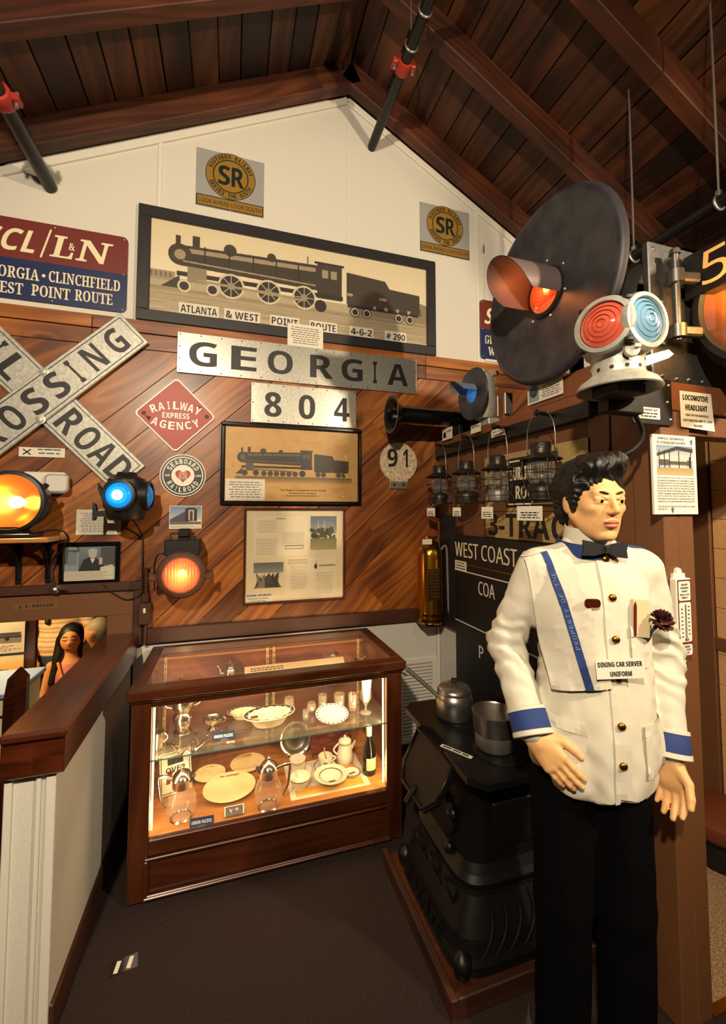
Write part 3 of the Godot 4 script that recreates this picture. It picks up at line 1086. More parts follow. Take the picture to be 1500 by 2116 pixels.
	# crossing plate
	b = thing("track_sign", "tan crossing plate lettered 3-TRACKS above the departure board", "sign", Vector3(XP - 0.002, 1.478, -2.06))
	st = mb()
	box2(st, Vector3(-0.010, 0, 0), Vector3(0, 0.142, 0.86), 0.002)
	part(st, "plate", M.tan_sign, b)
	words(b, "3-TRACKS", 0.78, 0.118, Transform3D(FACE_W, Vector3(-0.0105, 0.072, 0.42)), M.ink)

# ---------- signs and pictures on the back wall ----------
func wall_thing(called: String, label: String, category: String, x: float, y: float, z := 0.0) -> Node3D:
	return thing(called, label, category, Vector3(x, y, ZB + z))
func rivets(st: SurfaceTool, w: float, h: float, nx: int, ny: int, z: float, r := 0.004) -> void:
	for i in nx:
		for s in [-1.0, 1.0]:
			lathe(st, [Vector2(0, 0.0015), Vector2(r * 0.8, 0.001), Vector2(r, 0)], Transform3D(Basis(Vector3.RIGHT, PI / 2), Vector3(-w / 2 + w * i / (nx - 1.0), s * h / 2, z)), 8)
	for i in range(1, ny - 1):
		for s in [-1.0, 1.0]:
			lathe(st, [Vector2(0, 0.0015), Vector2(r * 0.8, 0.001), Vector2(r, 0)], Transform3D(Basis(Vector3.RIGHT, PI / 2), Vector3(s * w / 2, -h / 2 + h * i / (ny - 1.0), z)), 8)
func at(x: float, y: float, z := 0.0) -> Transform3D:
	return Transform3D(Basis(), Vector3(x, y, z))
func scl_sign(xr: float, label: String, dz := -0.012) -> void:
	var w := 0.725
	var h := 0.445
	var o := wall_thing("route_sign", label, "sign", xr - w / 2, 2.982, dz)
	var st := mb()
	prism(st, rect(w, h, 0.03), 0, 0.003)
	part(st, "panel", M.maroon, o, "maroon upper half")
	st = mb()
	var lower := Geometry2D.intersect_polygons(rect(w, h, 0.03), PackedVector2Array([Vector2(-1, -1), Vector2(1, -1), Vector2(1, 0.0), Vector2(-1, 0.0)]))
	prism(st, lower[0], 0.003, 0.0036)
	part(st, "lower_half", M.navy, o, "navy blue lower half")
	st = mb()
	letters(st, "SCL", 0.235, 0.125, at(-0.195, 0.103, 0.0036), font_bold, 0.0012, 0.28)
	box(st, Vector3(-0.038, 0.108, 0.004), Vector3(0.009, 0.17, 0.0012), Basis(Vector3(0, 0, 1), -0.26))
	letters(st, "L", 0.105, 0.125, at(0.045, 0.103, 0.0036), font_serif, 0.0012, 0.2)
	letters(st, "&", 0.028, 0.042, at(0.085, 0.112, 0.0036), font_serif)
	letters(st, "N", 0.16, 0.125, at(0.195, 0.103, 0.0036), font_serif, 0.0012, 0.2)
	letters(st, "GEORGIA", 0.262, 0.062, at(-0.193, -0.078, 0.004), font_serif)
	letters(st, "CLINCHFIELD", 0.345, 0.062, at(0.155, -0.073, 0.004), font_serif)
	prism(st, disc(0.009, 14), 0.0036, 0.0046, at(-0.042, -0.075))
	letters(st, "WEST", 0.165, 0.062, at(-0.215, -0.166, 0.004), font_serif)
	letters(st, "POINT", 0.18, 0.062, at(-0.005, -0.162, 0.004), font_serif)
	letters(st, "ROUTE", 0.185, 0.062, at(0.20, -0.158, 0.004), font_serif)
	part(st, "lettering", M.cream, o)
	st = mb()
	rivets(st, w - 0.04, h - 0.03, 3, 3, 0.0036, 0.005)
	stuff(st, "screws", M.zinc, o)
func sr_sign(x: float, label: String) -> void:
	var o := wall_thing("railway_emblem", label, "sign", x, 3.677, -0.018)
	var st := mb()
	prism(st, rect(0.405, 0.365), 0, 0.003)
	part(st, "sheet", M.sr_grey, o)
	var c := at(0.0, 0.04)
	st = mb()
	prism(st, disc(0.150, 48), 0.003, 0.0036, c)
	prism(st, rect(0.40, 0.070), 0.003, 0.0036, at(0, -0.145))
	part(st, "green_ground", M.sr_green, o)
	st = mb()
	annulus(st, 0.107, 0.146, 0.0036, 0.0042, c, 48)
	annulus(st, 0.0, 0.100, 0.0036, 0.0042, c, 48)
	prism(st, rect(0.388, 0.058), 0.0036, 0.0042, at(0, -0.145))
	part(st, "gold_ring", M.sr_gold, o)
	st = mb()
	letters(st, "S", 0.07, 0.125, at(-0.040, 0.04, 0.0042), font_bold)
	letters(st, "R", 0.075, 0.125, at(0.042, 0.04, 0.0042), font_bold)
	arc_letters(st, "SOUTHERN RAILWAY", 0.126, PI / 2, 0.165, 0.026, 0.015, c * at(0, 0, 0.0042))
	arc_letters(st, "SERVES THE SOUTH", 0.126, -PI / 2, 0.150, 0.026, 0.015, c * at(0, 0, 0.0042), null, true)
	letters(st, "LOOK AHEAD-LOOK SOUTH", 0.37, 0.027, at(0, -0.145, 0.0042), font_sans)
	part(st, "lettering", M.sr_green, o)
	st = mb()
	for s in [Vector2(-0.19, 0.17), Vector2(0.19, 0.17), Vector2(-0.19, -0.17), Vector2(0.19, -0.17), Vector2(0, -0.178)]:
		lathe(st, [Vector2(0, 0.002), Vector2(0.004, 0)], Transform3D(Basis(Vector3.RIGHT, PI / 2), Vector3(s.x, s.y, 0.003)), 8)
	stuff(st, "tacks", M.zinc, o)
func steam_engine(p: Pic, x0: float, x1: float, base: float, k: float, body: Color, hi: Color, drivers: int, rim: Color) -> void:
	# engine facing left, drawn from x0 to x1, rails at base; k = scale in pixels per unit
	var L := x1 - x0
	var bt := base - 15.5 * k
	var bb := base - 8.0 * k
	p.poly([[x0 + 0.06 * L, bt + 1.2 * k], [x0 + 0.30 * L, bt + 0.6 * k], [x0 + 0.56 * L, bt], [x0 + 0.56 * L, bb + k], [x0 + 0.06 * L, bb]], body)
	p.poly([[x0 + 0.07 * L, bt + 2.0 * k], [x0 + 0.55 * L, bt + 1.0 * k], [x0 + 0.55 * L, bt + 2.4 * k], [x0 + 0.07 * L, bt + 3.4 * k]], hi)
	p.circ(x0 + 0.06 * L, (bt + bb) / 2 + 0.4 * k, 3.3 * k, body)
	p.circ(x0 + 0.06 * L, (bt + bb) / 2 + 0.4 * k, 1.6 * k, hi)
	p.r(x0 + 0.10 * L, bt - 2.2 * k, x0 + 0.125 * L, bt + 1.5 * k, body)
	p.circ(x0 + 0.23 * L, bt + 0.3 * k, 1.9 * k, body)
	p.circ(x0 + 0.38 * L, bt + 0.2 * k, 1.4 * k, body)
	p.r(x0 + 0.045 * L, bt - 1.6 * k, x0 + 0.062 * L, bt + 1.2 * k, body)
	for i in 5:
		p.r(x0 + (0.14 + i * 0.085) * L, bt + 0.6 * k, x0 + (0.145 + i * 0.085) * L, bb, body * 0.6)
	p.line(x0 + 0.07 * L, bb - 1.5 * k, x0 + 0.55 * L, bb - 0.6 * k, 0.5 * k, hi)
	# cab and tender
	p.r(x0 + 0.555 * L, bt - 0.6 * k, x0 + 0.655 * L, base - 4.5 * k, body)
	p.r(x0 + 0.545 * L, bt - 1.3 * k, x0 + 0.665 * L, bt - 0.5 * k, body * 0.7)
	p.r(x0 + 0.575 * L, bt + 1.2 * k, x0 + 0.60 * L, bt + 4.0 * k, hi)
	p.r(x0 + 0.61 * L, bt + 1.2 * k, x0 + 0.635 * L, bt + 4.0 * k, hi)
	p.poly([[x0 + 0.675 * L, bt + 0.6 * k], [x0 + 0.84 * L, bt + 1.5 * k], [x0 + 0.86 * L, bt + 4.0 * k], [x0 + 0.995 * L, bt + 4.6 * k], [x0 + 0.995 * L, base - 4 * k], [x0 + 0.675 * L, base - 4 * k]], body)
	p.r(x0 + 0.68 * L, base - 4 * k, x0 + 0.99 * L, base - 3 * k, body * 0.5)
	for c in [0.71, 0.76, 0.90, 0.95]:
		p.circ(x0 + c * L, base - 1.7 * k, 1.7 * k, body * 0.6)
		p.ring(x0 + c * L, base - 1.7 * k, 1.0 * k, 1.4 * k, rim)
	# frame, cylinder, pilot, wheels
	p.r(x0 + 0.05 * L, base - 6.2 * k, x0 + 0.66 * L, base - 4.8 * k, body * 0.7)
	p.r(x0 + 0.085 * L, base - 8.0 * k, x0 + 0.15 * L, base - 3.2 * k, hi * 0.9)
	p.poly([[x0, base - 1.0 * k], [x0 + 0.06 * L, base - 5.0 * k], [x0 + 0.06 * L, base - 1.0 * k]], body)
	for c in [0.075, 0.17]:
		p.circ(x0 + c * L, base - 1.9 * k, 1.9 * k, body * 0.7)
		p.ring(x0 + c * L, base - 1.9 * k, 1.3 * k, 1.9 * k, rim)
	for i in drivers:
		var cx := x0 + (0.235 + i * 0.27 / maxf(1, drivers - 1)) * L
		var rr := minf(4.0 * k, 0.27 * L / drivers * 0.52)
		p.circ(cx, base - rr, rr, body * 0.75)
		p.ring(cx, base - rr, rr * 0.84, rr, rim)
		for s in 8:
			var a := TAU * s / 8
			p.line(cx, base - rr, cx + cos(a) * rr * 0.85, base - rr + sin(a) * rr * 0.85, 0.35 * k, rim * 0.8)
		p.circ(cx, base - rr, rr * 0.3, rim * 0.7)
	p.line(x0 + 0.12 * L, base - 4.2 * k, x0 + 0.50 * L, base - 3.0 * k, 0.8 * k, hi)
	p.circ(x0 + 0.57 * L, base - 2.0 * k, 2.0 * k, body * 0.6)
func build_wall_signs() -> void:
	var rg := RandomNumberGenerator.new()
	rg.seed = 4
	scl_sign(-0.585, "maroon and blue SCL L&N route sign left of the long locomotive photograph")
	scl_sign(1.752 + 0.725, "maroon and blue SCL L&N route sign half hidden behind the large disc signal", -0.004)
	sr_sign(-0.027, "Southern Railway emblem sheet above the left end of the long locomotive photograph")
	sr_sign(1.476, "Southern Railway emblem sheet above the right end of the long locomotive photograph")
	# long photograph
	var o := wall_thing("framed_photograph", "long sepia locomotive photograph in a wide black frame under the gable", "picture", 0.424, 3.072, -0.018)
	var st := mb()
	frame(st, 1.915, 0.69, 0.066, 0, 0.028)
	part(st, "frame", M.black_frame, o)
	var p := Pic.new(1180, 368, Color(0.86, 0.82, 0.70))
	p.vgrad(0, 0, 1180, 250, Color(0.84, 0.79, 0.66), Color(0.90, 0.86, 0.75))
	p.r(0, 225, 1180, 280, Color(0.70, 0.65, 0.54))
	p.poly([[800, 150], [860, 138], [1040, 170], [1110, 160], [1180, 175], [1180, 262], [800, 262]], Color(0.56, 0.50, 0.41))
	for i in 8:
		p.r(900 + i * 34, 195, 916 + i * 34, 228, Color(0.42, 0.37, 0.30))
	p.r(0, 200, 90, 238, Color(0.62, 0.57, 0.48))
	for i in 5:
		p.r(i * 17, 206, i * 17 + 9, 226, Color(0.45, 0.41, 0.34))
	p.r(612, 40, 617, 140, Color(0.35, 0.31, 0.26))
	p.r(705, 78, 711, 150, Color(0.35, 0.31, 0.26))
	p.vgrad(0, 262, 1180, 368, Color(0.62, 0.56, 0.45), Color(0.80, 0.75, 0.62))
	for i in 34:
		p.line(0, 268 + i * 3.1, 1180, 272 + i * 3.1 + rg.randf_range(-3, 3), 1.3, Color(0.45, 0.40, 0.32).lerp(Color(0.72, 0.66, 0.54), rg.randf()))
	steam_engine(p, 40, 1150, 276, 13.2, Color(0.24, 0.21, 0.17), Color(0.62, 0.57, 0.47), 3, Color(0.82, 0.78, 0.68))
	p.grain(0.05, rg)
	print_sheet("photograph", pic_mat(p, 0.35), 1.785, 0.56, at(0, 0), o, 0.008)
	st = mb()
	letters(st, "290", 0.055, 0.02, at(0.315, 0.008, 0.0085), font_serif, 0.0004)
	letters(st, "290", 0.05, 0.018, at(0.56, 0.01, 0.0085), font_serif, 0.0004)
	for k in 4:
		letters(st, ["A", "&", "W", "P"][k], 0.026, 0.024, at(0.50 + k * 0.085, -0.055, 0.0085), font_serif, 0.0004)
	part(st, "lettering", M.paper_warm, o)
	for e in [["ATLANTA", -0.62, 0.205], ["& WEST", -0.369, 0.195], ["POINT", -0.108, 0.165], ["ROUTE", 0.143, 0.165], ["4-6-2", 0.405, 0.15], ["# 290", 0.654, 0.14]]:
		st = mb()
		prism(st, rect(e[2] + 0.02, 0.072), 0.008, 0.0095, at(e[1], -0.240))
		var tag_ := part(st, "caption_strip", M.paper, o)
		words(tag_, e[0], e[2], 0.045, at(e[1], -0.240, 0.0095), M.ink)
	st = mb()
	prism(st, rect(1.79, 0.565), 0.0125, 0.0135)
	part(st, "pane", M.pane, o)
	# typed notice stuck over its lower edge
	o = wall_thing("notice_card", "small typed notice overlapping the long photograph frame above the GEORGIA sign", "notice", 0.446, 2.748, 0.012)
	typed_card(o, 0.23, 0.145, 8, rg)
	# GEORGIA and 804
	o = wall_thing("letter_board", "long brushed metal sign lettered GEORGIA in black", "sign", 0.46, 2.558, 0.0)
	st = mb()
	box(st, Vector3(0, 0, 0.006), Vector3(1.54, 0.243, 0.012), Basis(), 0.002)
	part(st, "plate", M.steel, o)
	st = mb()
	var gx := [-0.166, 0.068, 0.288, 0.552, 0.758, 0.918, 1.084]
	for i in 7:
		letters(st, "GEORGIA"[i], [0.155, 0.15, 0.155, 0.15, 0.145, 0.028, 0.15][i], 0.148, at(gx[i] - 0.46, 0.0, 0.012), font_bold)
	part(st, "lettering", M.letter_black, o)
	st = mb()
	rivets(st, 1.51, 0.215, 14, 4, 0.012)
	stuff(st, "screws", M.ink, o)
	o = wall_thing("number_board", "brushed metal number sign 804 under the GEORGIA sign", "sign", 0.45, 2.294, 0.0)
	st = mb()
	box(st, Vector3(0, 0, 0.005), Vector3(0.675, 0.25, 0.010), Basis(), 0.002)
	part(st, "plate", M.steel, o)
	st = mb()
	for i in 3:
		letters(st, "804"[i], 0.105, 0.155, at([-0.204, 0.009, 0.239][i], -0.006, 0.010), font_bold)
	part(st, "lettering", M.letter_black, o)
	st = mb()
	rivets(st, 0.65, 0.225, 8, 3, 0.010)
	stuff(st, "screws", M.ink, o)
	# framed yellow locomotive print
	o = wall_thing("framed_print", "yellowed locomotive print in a thin black frame below the 804 sign", "picture", 0.382, 1.912, 0.0)
	st = mb()
	frame(st, 0.878, 0.502, 0.024, 0, 0.024, Transform3D(), 0.006)
	part(st, "frame", M.black_gloss, o)
	p = Pic.new(800, 440, Color(0.76, 0.60, 0.34))
	for i in 240:
		var q := rg.randf()
		p.circ(rg.randf() * 800, rg.randf() * 440, rg.randf_range(8, 40), Color(0.76, 0.60, 0.34).lerp(Color(0.70, 0.52, 0.27), q * 0.5), rg.randf_range(5, 18))
	p.vgrad(60, 292, 760, 330, Color(0.38, 0.31, 0.20), Color(0.72, 0.56, 0.31))
	steam_engine(p, 60, 745, 290, 9.6, Color(0.15, 0.13, 0.11), Color(0.36, 0.30, 0.22), 6, Color(0.34, 0.29, 0.21))
	p.grain(0.05, rg)
	print_sheet("print", pic_mat(p, 0.4), 0.834, 0.458, at(0, 0), o, 0.004)
	words(o, "The Biggest Locomotive in the World", 0.29, 0.0145, at(0.06, -0.158, 0.0042), M.ink, font_serif)
	st = mb()
	bars(st, 0.21, 2, 0.016, 0.005, at(0.055, -0.179, 0.0042))
	part(st, "lettering", M.ink, o)
	var cd := Node3D.new()
	cd.name = "typed_note"
	cd.position = Vector3(-0.295, -0.158, 0.004)
	o.add_child(cd)
	typed_card(cd, 0.232, 0.13, 7, rg)
	st = mb()
	prism(st, rect(0.836, 0.46), 0.010, 0.011)
	part(st, "pane", M.pane, o)
	# framed menus
	o = wall_thing("framed_menus", "cream sheet of dining car menus in a thin wooden frame", "picture", 0.397, 1.352, 0.0)
	st = mb()
	frame(st, 0.63, 0.58, 0.013, 0, 0.02, Transform3D(), 0.003)
	part(st, "frame", M.maho, o)
	p = Pic.new(600, 552, Color(0.86, 0.81, 0.68))
	p.r(45, 40, 375, 280, Color(0.88, 0.84, 0.73))
	p.r(238, 292, 552, 520, Color(0.88, 0.84, 0.73))
	for q in [[58, 66, 190, 8], [58, 175, 190, 11], [210, 140, 360, 9]]:
		p.print_lines(q[0], q[1], q[2], q[3], 9.5, 2.0, Color(0.45, 0.42, 0.36), rg, true)
	p.r(235, 218, 345, 240, Color(0.3, 0.3, 0.3))
	p.r(238, 221, 342, 237, Color(0.86, 0.82, 0.70))
	for q in [[265, 345, 372, 14], [420, 390, 545, 13]]:
		p.print_lines(q[0], q[1], q[2], q[3], 10.5, 2.2, Color(0.46, 0.38, 0.28), rg, true)
	p.r(252, 304, 372, 334, Color(0.5, 0.4, 0.3))
	p.r(254, 306, 370, 332, Color(0.86, 0.81, 0.68))
	p.print_lines(258, 310, 366, 3, 7, 2, Color(0.5, 0.4, 0.3), rg, true)
	p.circ(425, 352, 10, Color(0.25, 0.18, 0.14), 16)
	p.line(430, 318, 425, 345, 3, Color(0.2, 0.15, 0.12))
	# temple photograph
	p.vgrad(390, 38, 558, 150, Color(0.36, 0.42, 0.50), Color(0.62, 0.62, 0.58))
	for sx in [440, 478]:
		p.poly([[sx - 9, 150], [sx, 50], [sx + 9, 150]], Color(0.72, 0.68, 0.58))
	p.r(430, 120, 490, 170, Color(0.62, 0.58, 0.48))
	for i in 46:
		p.circ(rg.randf_range(394, 552), rg.randf_range(118, 178), rg.randf_range(6, 16), Color(0.16, 0.18, 0.11).lerp(Color(0.32, 0.32, 0.2), rg.randf()))
	p.vgrad(390, 178, 558, 250, Color(0.42, 0.43, 0.25), Color(0.66, 0.60, 0.44))
	# canyon photograph
	p.vgrad(48, 318, 225, 380, Color(0.36, 0.40, 0.42), Color(0.56, 0.56, 0.50))
	for i in 60:
		p.poly([[rg.randf_range(48, 200), 470], [rg.randf_range(60, 210), rg.randf_range(372, 440)], [rg.randf_range(80, 225), 470]], Color(0.18, 0.18, 0.15).lerp(Color(0.5, 0.48, 0.38), rg.randf()))
	p.r(48, 470, 226, 480, Color(0.86, 0.81, 0.68))
	p.r(40, 318, 48, 480, Color(0.86, 0.81, 0.68))
	p.r(225, 318, 236, 480, Color(0.86, 0.81, 0.68))
	print_sheet("menu_sheet", pic_mat(p, 0.35), 0.606, 0.556, at(0, 0), o, 0.004)
	words(o, "GOOD MORNING!", 0.105, 0.012, at(0.20, -0.072, 0.0042), M.ink, font_serif)
	words(o, "City of Portland", 0.06, 0.008, at(-0.095, 0.225, 0.0042), M.ink, font_serif, 0.3)
	st = mb()
	prism(st, rect(0.165, 0.058), 0.004, 0.0055, at(-0.222, -0.252))
	var cap := part(st, "caption_strip", M.paper, o)
	st = mb()
	letters(st, "DINING CAR MENUS", 0.145, 0.0135, at(-0.22, -0.237, 0.0056))
	letters(st, "TOP: UNION PACIFIC, DATE UNKNOWN", 0.125, 0.0075, at(-0.226, -0.257, 0.0056), null, 0.0006)
	letters(st, "BOTTOM: SANTA FE, 1964", 0.085, 0.0075, at(-0.226, -0.271, 0.0056), null, 0.0006)
	part(st, "lettering", M.ink, cap)
	st = mb()
	prism(st, rect(0.606, 0.556), 0.010, 0.011)
	part(st, "pane", M.pane, o)
	# railway express diamond
	o = wall_thing("express_sign", "red enamel diamond RAILWAY EXPRESS AGENCY sign with chipped corners", "sign", -0.308, 2.183, 0.006)
	var dia := PackedVector2Array()
	for k in 4:
		var cc := Vector2(cos(PI / 2 * k), sin(PI / 2 * k)) * 0.189
		for j in 5:
			var a := PI / 2 * k - PI / 4 + PI / 2 * j / 4
			dia.append(cc + Vector2(cos(a), sin(a)) * 0.022)
	st = mb()
	prism(st, dia, 0, 0.004)
	part(st, "white_border", M.white_enamel, o)
	var red := PackedVector2Array()
	for v in dia:
		red.append(v * 0.955)
	st = mb()
	prism(st, red, 0.004, 0.0046)
	part(st, "red_field", M.red_enamel, o)
	st = mb()
	arc_letters(st, "RAILWAY", 0.30, PI / 2, 0.135, 0.046, 0.033, at(0, -0.245, 0.0046))
	letters(st, "EXPRESS", 0.145, 0.033, at(0.0, -0.005, 0.0046))
	arc_letters(st, "AGENCY", 0.30, -PI / 2, 0.15, 0.046, 0.034, at(0, 0.235, 0.0046), null, true)
	part(st, "lettering", M.white_enamel, o)
	st = mb()
	for s in [-1.0, 1.0]:
		prism(st, disc(0.012, 9), 0.0046, 0.0052, at(s * 0.168, 0))
	prism(st, PackedVector2Array([Vector2(0.10, 0.07), Vector2(0.125, 0.052), Vector2(0.15, 0.03), Vector2(0.135, 0.055)]), 0.0046, 0.005)
	prism(st, PackedVector2Array([Vector2(-0.165, -0.01), Vector2(-0.13, -0.02), Vector2(-0.14, -0.045)]), 0.0046, 0.005)
	stuff(st, "chips", M.rust, o)
	st = mb()
	for s in [-1.0, 1.0]:
		lathe(st, [Vector2(0, 0.005), Vector2(0.006, 0.003), Vector2(0.007, 0)], Transform3D(Basis(Vector3.RIGHT, PI / 2), Vector3(s * 0.168, 0, 0.0052)), 10)
	stuff(st, "screws", M.zinc, o)
	# seaboard roundel
	o = wall_thing("railroad_emblem", "round black and white SEABOARD RAILROAD sign with a red heart", "sign", -0.263, 1.83, 0.004)
	st = mb()
	prism(st, disc(0.124, 56), 0, 0.004)
	part(st, "white_plate", M.white_enamel, o)
	st = mb()
	annulus(st, 0.110, 0.119, 0.004, 0.0046, Transform3D(), 56)
	annulus(st, 0.062, 0.104, 0.004, 0.0046, Transform3D(), 56)
	part(st, "black_ring", M.black_enamel, o)
	st = mb()
	var heart := PackedVector2Array()
	for k in 32:
		var t := TAU * k / 32
		heart.append(Vector2(16 * pow(sin(t), 3), 13 * cos(t) - 5 * cos(2 * t) - 2 * cos(3 * t) - cos(4 * t)) * 0.0026)
	prism(st, heart, 0.004, 0.0048)
	part(st, "heart", M.red_enamel, o)
	st = mb()
	arc_letters(st, "SEABOARD", 0.083, PI / 2, 0.30, 0.028, 0.017, at(0, 0, 0.0046))
	arc_letters(st, "RAILROAD", 0.083, -PI / 2, 0.29, 0.028, 0.017, at(0, 0, 0.0046), null, true)
	letters(st, "AIR", 0.026, 0.012, at(-0.083, 0, 0.0046))
	letters(st, "LINE", 0.030, 0.012, at(0.083, 0, 0.0046))
	for e in [["THROUGH", 0.022], ["THE HEART", 0.009], ["OF THE", -0.004], ["SOUTH", -0.016]]:
		letters(st, e[0], 0.05 - absf(e[1]) * 0.6, 0.009, at(0, e[1], 0.0048))
	part(st, "lettering", M.white_enamel, o)
	# crossbuck
	o = wall_thing("crossbuck_sign", "large cast metal RAILROAD CROSSING crossbuck with black letters", "sign", -0.958, 2.235, 0.004)
	for k in 2:
		var rot := Transform3D(Basis(Vector3(0, 0, 1), deg_to_rad(45.0 if k == 0 else -45.5)), Vector3(0, 0, 0.016 if k == 0 else 0.0))
		st = mb()
		box(st, rot * Vector3(0, 0, 0.007), Vector3(1.205, 0.212, 0.014), rot.basis, 0.004)
		var arm := part(st, "arm", M.cast, o)
		st = mb()
		frame(st, 1.17, 0.178, 0.004, 0.014, 0.0155, rot, 0.0)
		part(st, "border_line", M.letter_black, arm)
		st = mb()
		if k == 0:
			var cx := [-0.44, -0.31, -0.18, -0.045, 0.09, 0.205, 0.33, 0.475]
			for i in 8:
				letters(st, "CROSSING"[i], 0.026 if i == 5 else 0.09, 0.138, rot * at(cx[i], 0, 0.014), font_bold, 0.003)
		else:
			for i in 4:
				letters(st, "ROAD"[i], 0.094, 0.138, rot * at([0.18, 0.30, 0.41, 0.525][i], 0, 0.014), font_bold, 0.003)
				letters(st, "RAIL"[i], 0.026 if i == 2 else 0.09, 0.138, rot * at([-0.525, -0.41, -0.315, -0.205][i], 0, 0.014), font_bold, 0.003)
		part(st, "lettering", M.letter_black, arm)
	st = mb()
	for s in [Vector2(0.004, 0.128), Vector2(-0.004, -0.129)]:
		lathe(st, [Vector2(0, 0.012), Vector2(0.013, 0.010), Vector2(0.014, 0.004), Vector2(0.024, 0.002), Vector2(0.024, 0)], Transform3D(Basis(Vector3.RIGHT, PI / 2), Vector3(s.x, s.y, 0.030)), 14)
	stuff(st, "bolts", M.cast, o)
	# number target 91
	o = wall_thing("number_target", "round white rusty plate numbered 91 with a mounting tab", "sign", 1.088, 1.955, 0.006)
	st = mb()
	var tp := PackedVector2Array()
	for k in 33:
		var a := -PI / 2 + 0.5 + (TAU - 1.0) * k / 32
		tp.append(Vector2(cos(a), sin(a)) * 0.136)
	tp.append(Vector2(-0.064, -0.18))
	tp.append(Vector2(0.064, -0.18))
	prism(st, tp, 0, 0.006)
	part(st, "plate", tri_mat(noise_tex(40, 0.03, Color(0.78, 0.68, 0.52), Color(1, 1, 1)), Color(0.86, 0.83, 0.75), 4.0, 0.5), o)
	words(o, "9", 0.072, 0.125, at(-0.045, 0.03, 0.006), M.letter_black)
	words(o, "1", 0.034, 0.125, at(0.05, 0.03, 0.006), M.letter_black)
	st = mb()
	box(st, Vector3(0, -0.155, 0.007), Vector3(0.127, 0.048, 0.004), Basis(), 0.001)
	part(st, "tab", M.zinc, o)
	st = mb()
	for s in [-1.0, 1.0]:
		lathe(st, [Vector2(0, 0.006), Vector2(0.008, 0.004), Vector2(0.009, 0)], Transform3D(Basis(Vector3.RIGHT, PI / 2), Vector3(s * 0.034, -0.152, 0.009)), 10)
	stuff(st, "bolts", M.ink, o)
	# notes and small photographs on the boards
	o = wall_thing("notice_card", "narrow typed CROSSBUCK card with a small cross drawing", "notice", -0.959, 1.936, 0.004)
	typed_card(o, 0.208, 0.05, 2, rg, 0.6)
	st = mb()
	for s in [-1.0, 1.0]:
		box(st, Vector3(-0.068, 0, 0.0016), Vector3(0.045, 0.006, 0.0006), Basis(Vector3(0, 0, 1), s * 0.7))
	letters(st, "CROSSBUCK", 0.05, 0.006, at(0.03, 0.016, 0.0012), null, 0.0005)
	part(st, "lettering", M.ink, o)
	o = wall_thing("notice_card", "typed page tacked behind the blue marker lamp", "notice", -0.684, 1.563, 0.003)
	typed_card(o, 0.215, 0.137, 12, rg)
	o = wall_thing("train_photograph", "small unframed photograph of a passenger railcar on the boards", "photograph", -0.244, 1.588, 0.003)
	p = Pic.new(200, 150, Color(0.84, 0.82, 0.76))
	p.vgrad(4, 4, 196, 90, Color(0.42, 0.50, 0.66), Color(0.70, 0.72, 0.74))
	p.poly([[4, 90], [90, 40], [125, 34], [125, 105], [4, 108]], Color(0.30, 0.29, 0.38))
	p.r(95, 22, 170, 100, Color(0.20, 0.17, 0.16))
	p.circ(132, 24, 36, Color(0.20, 0.17, 0.16), 12)
	p.r(118, 28, 150, 96, Color(0.84, 0.82, 0.80))
	p.r(124, 34, 144, 96, Color(0.35, 0.2, 0.14))
	p.r(4, 104, 196, 122, Color(0.42, 0.38, 0.34))
	p.print_lines(10, 130, 190, 2, 8, 3, Color(0.4, 0.4, 0.4), rg)
	print_sheet("print", pic_mat(p, 0.35), 0.175, 0.133, at(0, 0), o)
	# portrait of the name on the board
	o = wall_thing("framed_photograph", "small black framed photograph of a man at a desk above the opening", "picture", -0.716, 1.342, 0.002)
	st = mb()
	frame(st, 0.285, 0.228, 0.022, 0, 0.022, Transform3D(), 0.004)
	part(st, "frame", M.black_gloss, o)
	p = Pic.new(260, 200, Color(0.80, 0.77, 0.68))
	p.vgrad(0, 0, 260, 146, Color(0.45, 0.50, 0.52), Color(0.30, 0.34, 0.37))
	p.r(0, 0, 70, 146, Color(0.52, 0.56, 0.57))
	p.r(10, 30, 60, 110, Color(0.42, 0.46, 0.48))
	p.r(180, 10, 260, 110, Color(0.28, 0.27, 0.30))
	p.poly([[70, 146], [95, 80], [130, 62], [180, 84], [215, 146]], Color(0.10, 0.11, 0.14))
	p.circ(140, 46, 22, Color(0.70, 0.66, 0.60), 27)
	p.circ(140, 30, 24, Color(0.66, 0.68, 0.68), 14)
	p.poly([[128, 74], [140, 104], [154, 74]], Color(0.82, 0.80, 0.76))
	p.r(172, 70, 190, 110, Color(0.72, 0.66, 0.58))
	p.poly([[180, 126], [240, 112], [260, 130], [260, 146], [180, 146]], Color(0.78, 0.76, 0.70))
	p.print_lines(8, 152, 250, 6, 7.6, 2.6, Color(0.35, 0.33, 0.30), rg)
	print_sheet("print", pic_mat(p, 0.3), 0.243, 0.186, at(0, 0), o, 0.006)
	st = mb()
	prism(st, rect(0.243, 0.186), 0.012, 0.013)
	part(st, "pane", M.pane, o)
# plain card with rows of typed print
func typed_card(o: Node3D, w: float, h: float, n: int, rg: RandomNumberGenerator, indent := 0.0) -> void:
	var p := Pic.new(maxi(64, int(w * 1100)), maxi(40, int(h * 1100)), Color(0.84, 0.82, 0.76))
	var x0 := p.w * (0.08 + indent * 0.5)
	var pitch := p.h * 0.8 / n
	p.print_lines(x0, p.h * 0.14, p.w * 0.93, n, pitch, maxf(2.0, pitch * 0.34), Color(0.28, 0.28, 0.28), rg, true)
	print_sheet("card", pic_mat(p, 0.6), w, h, Transform3D(), o)

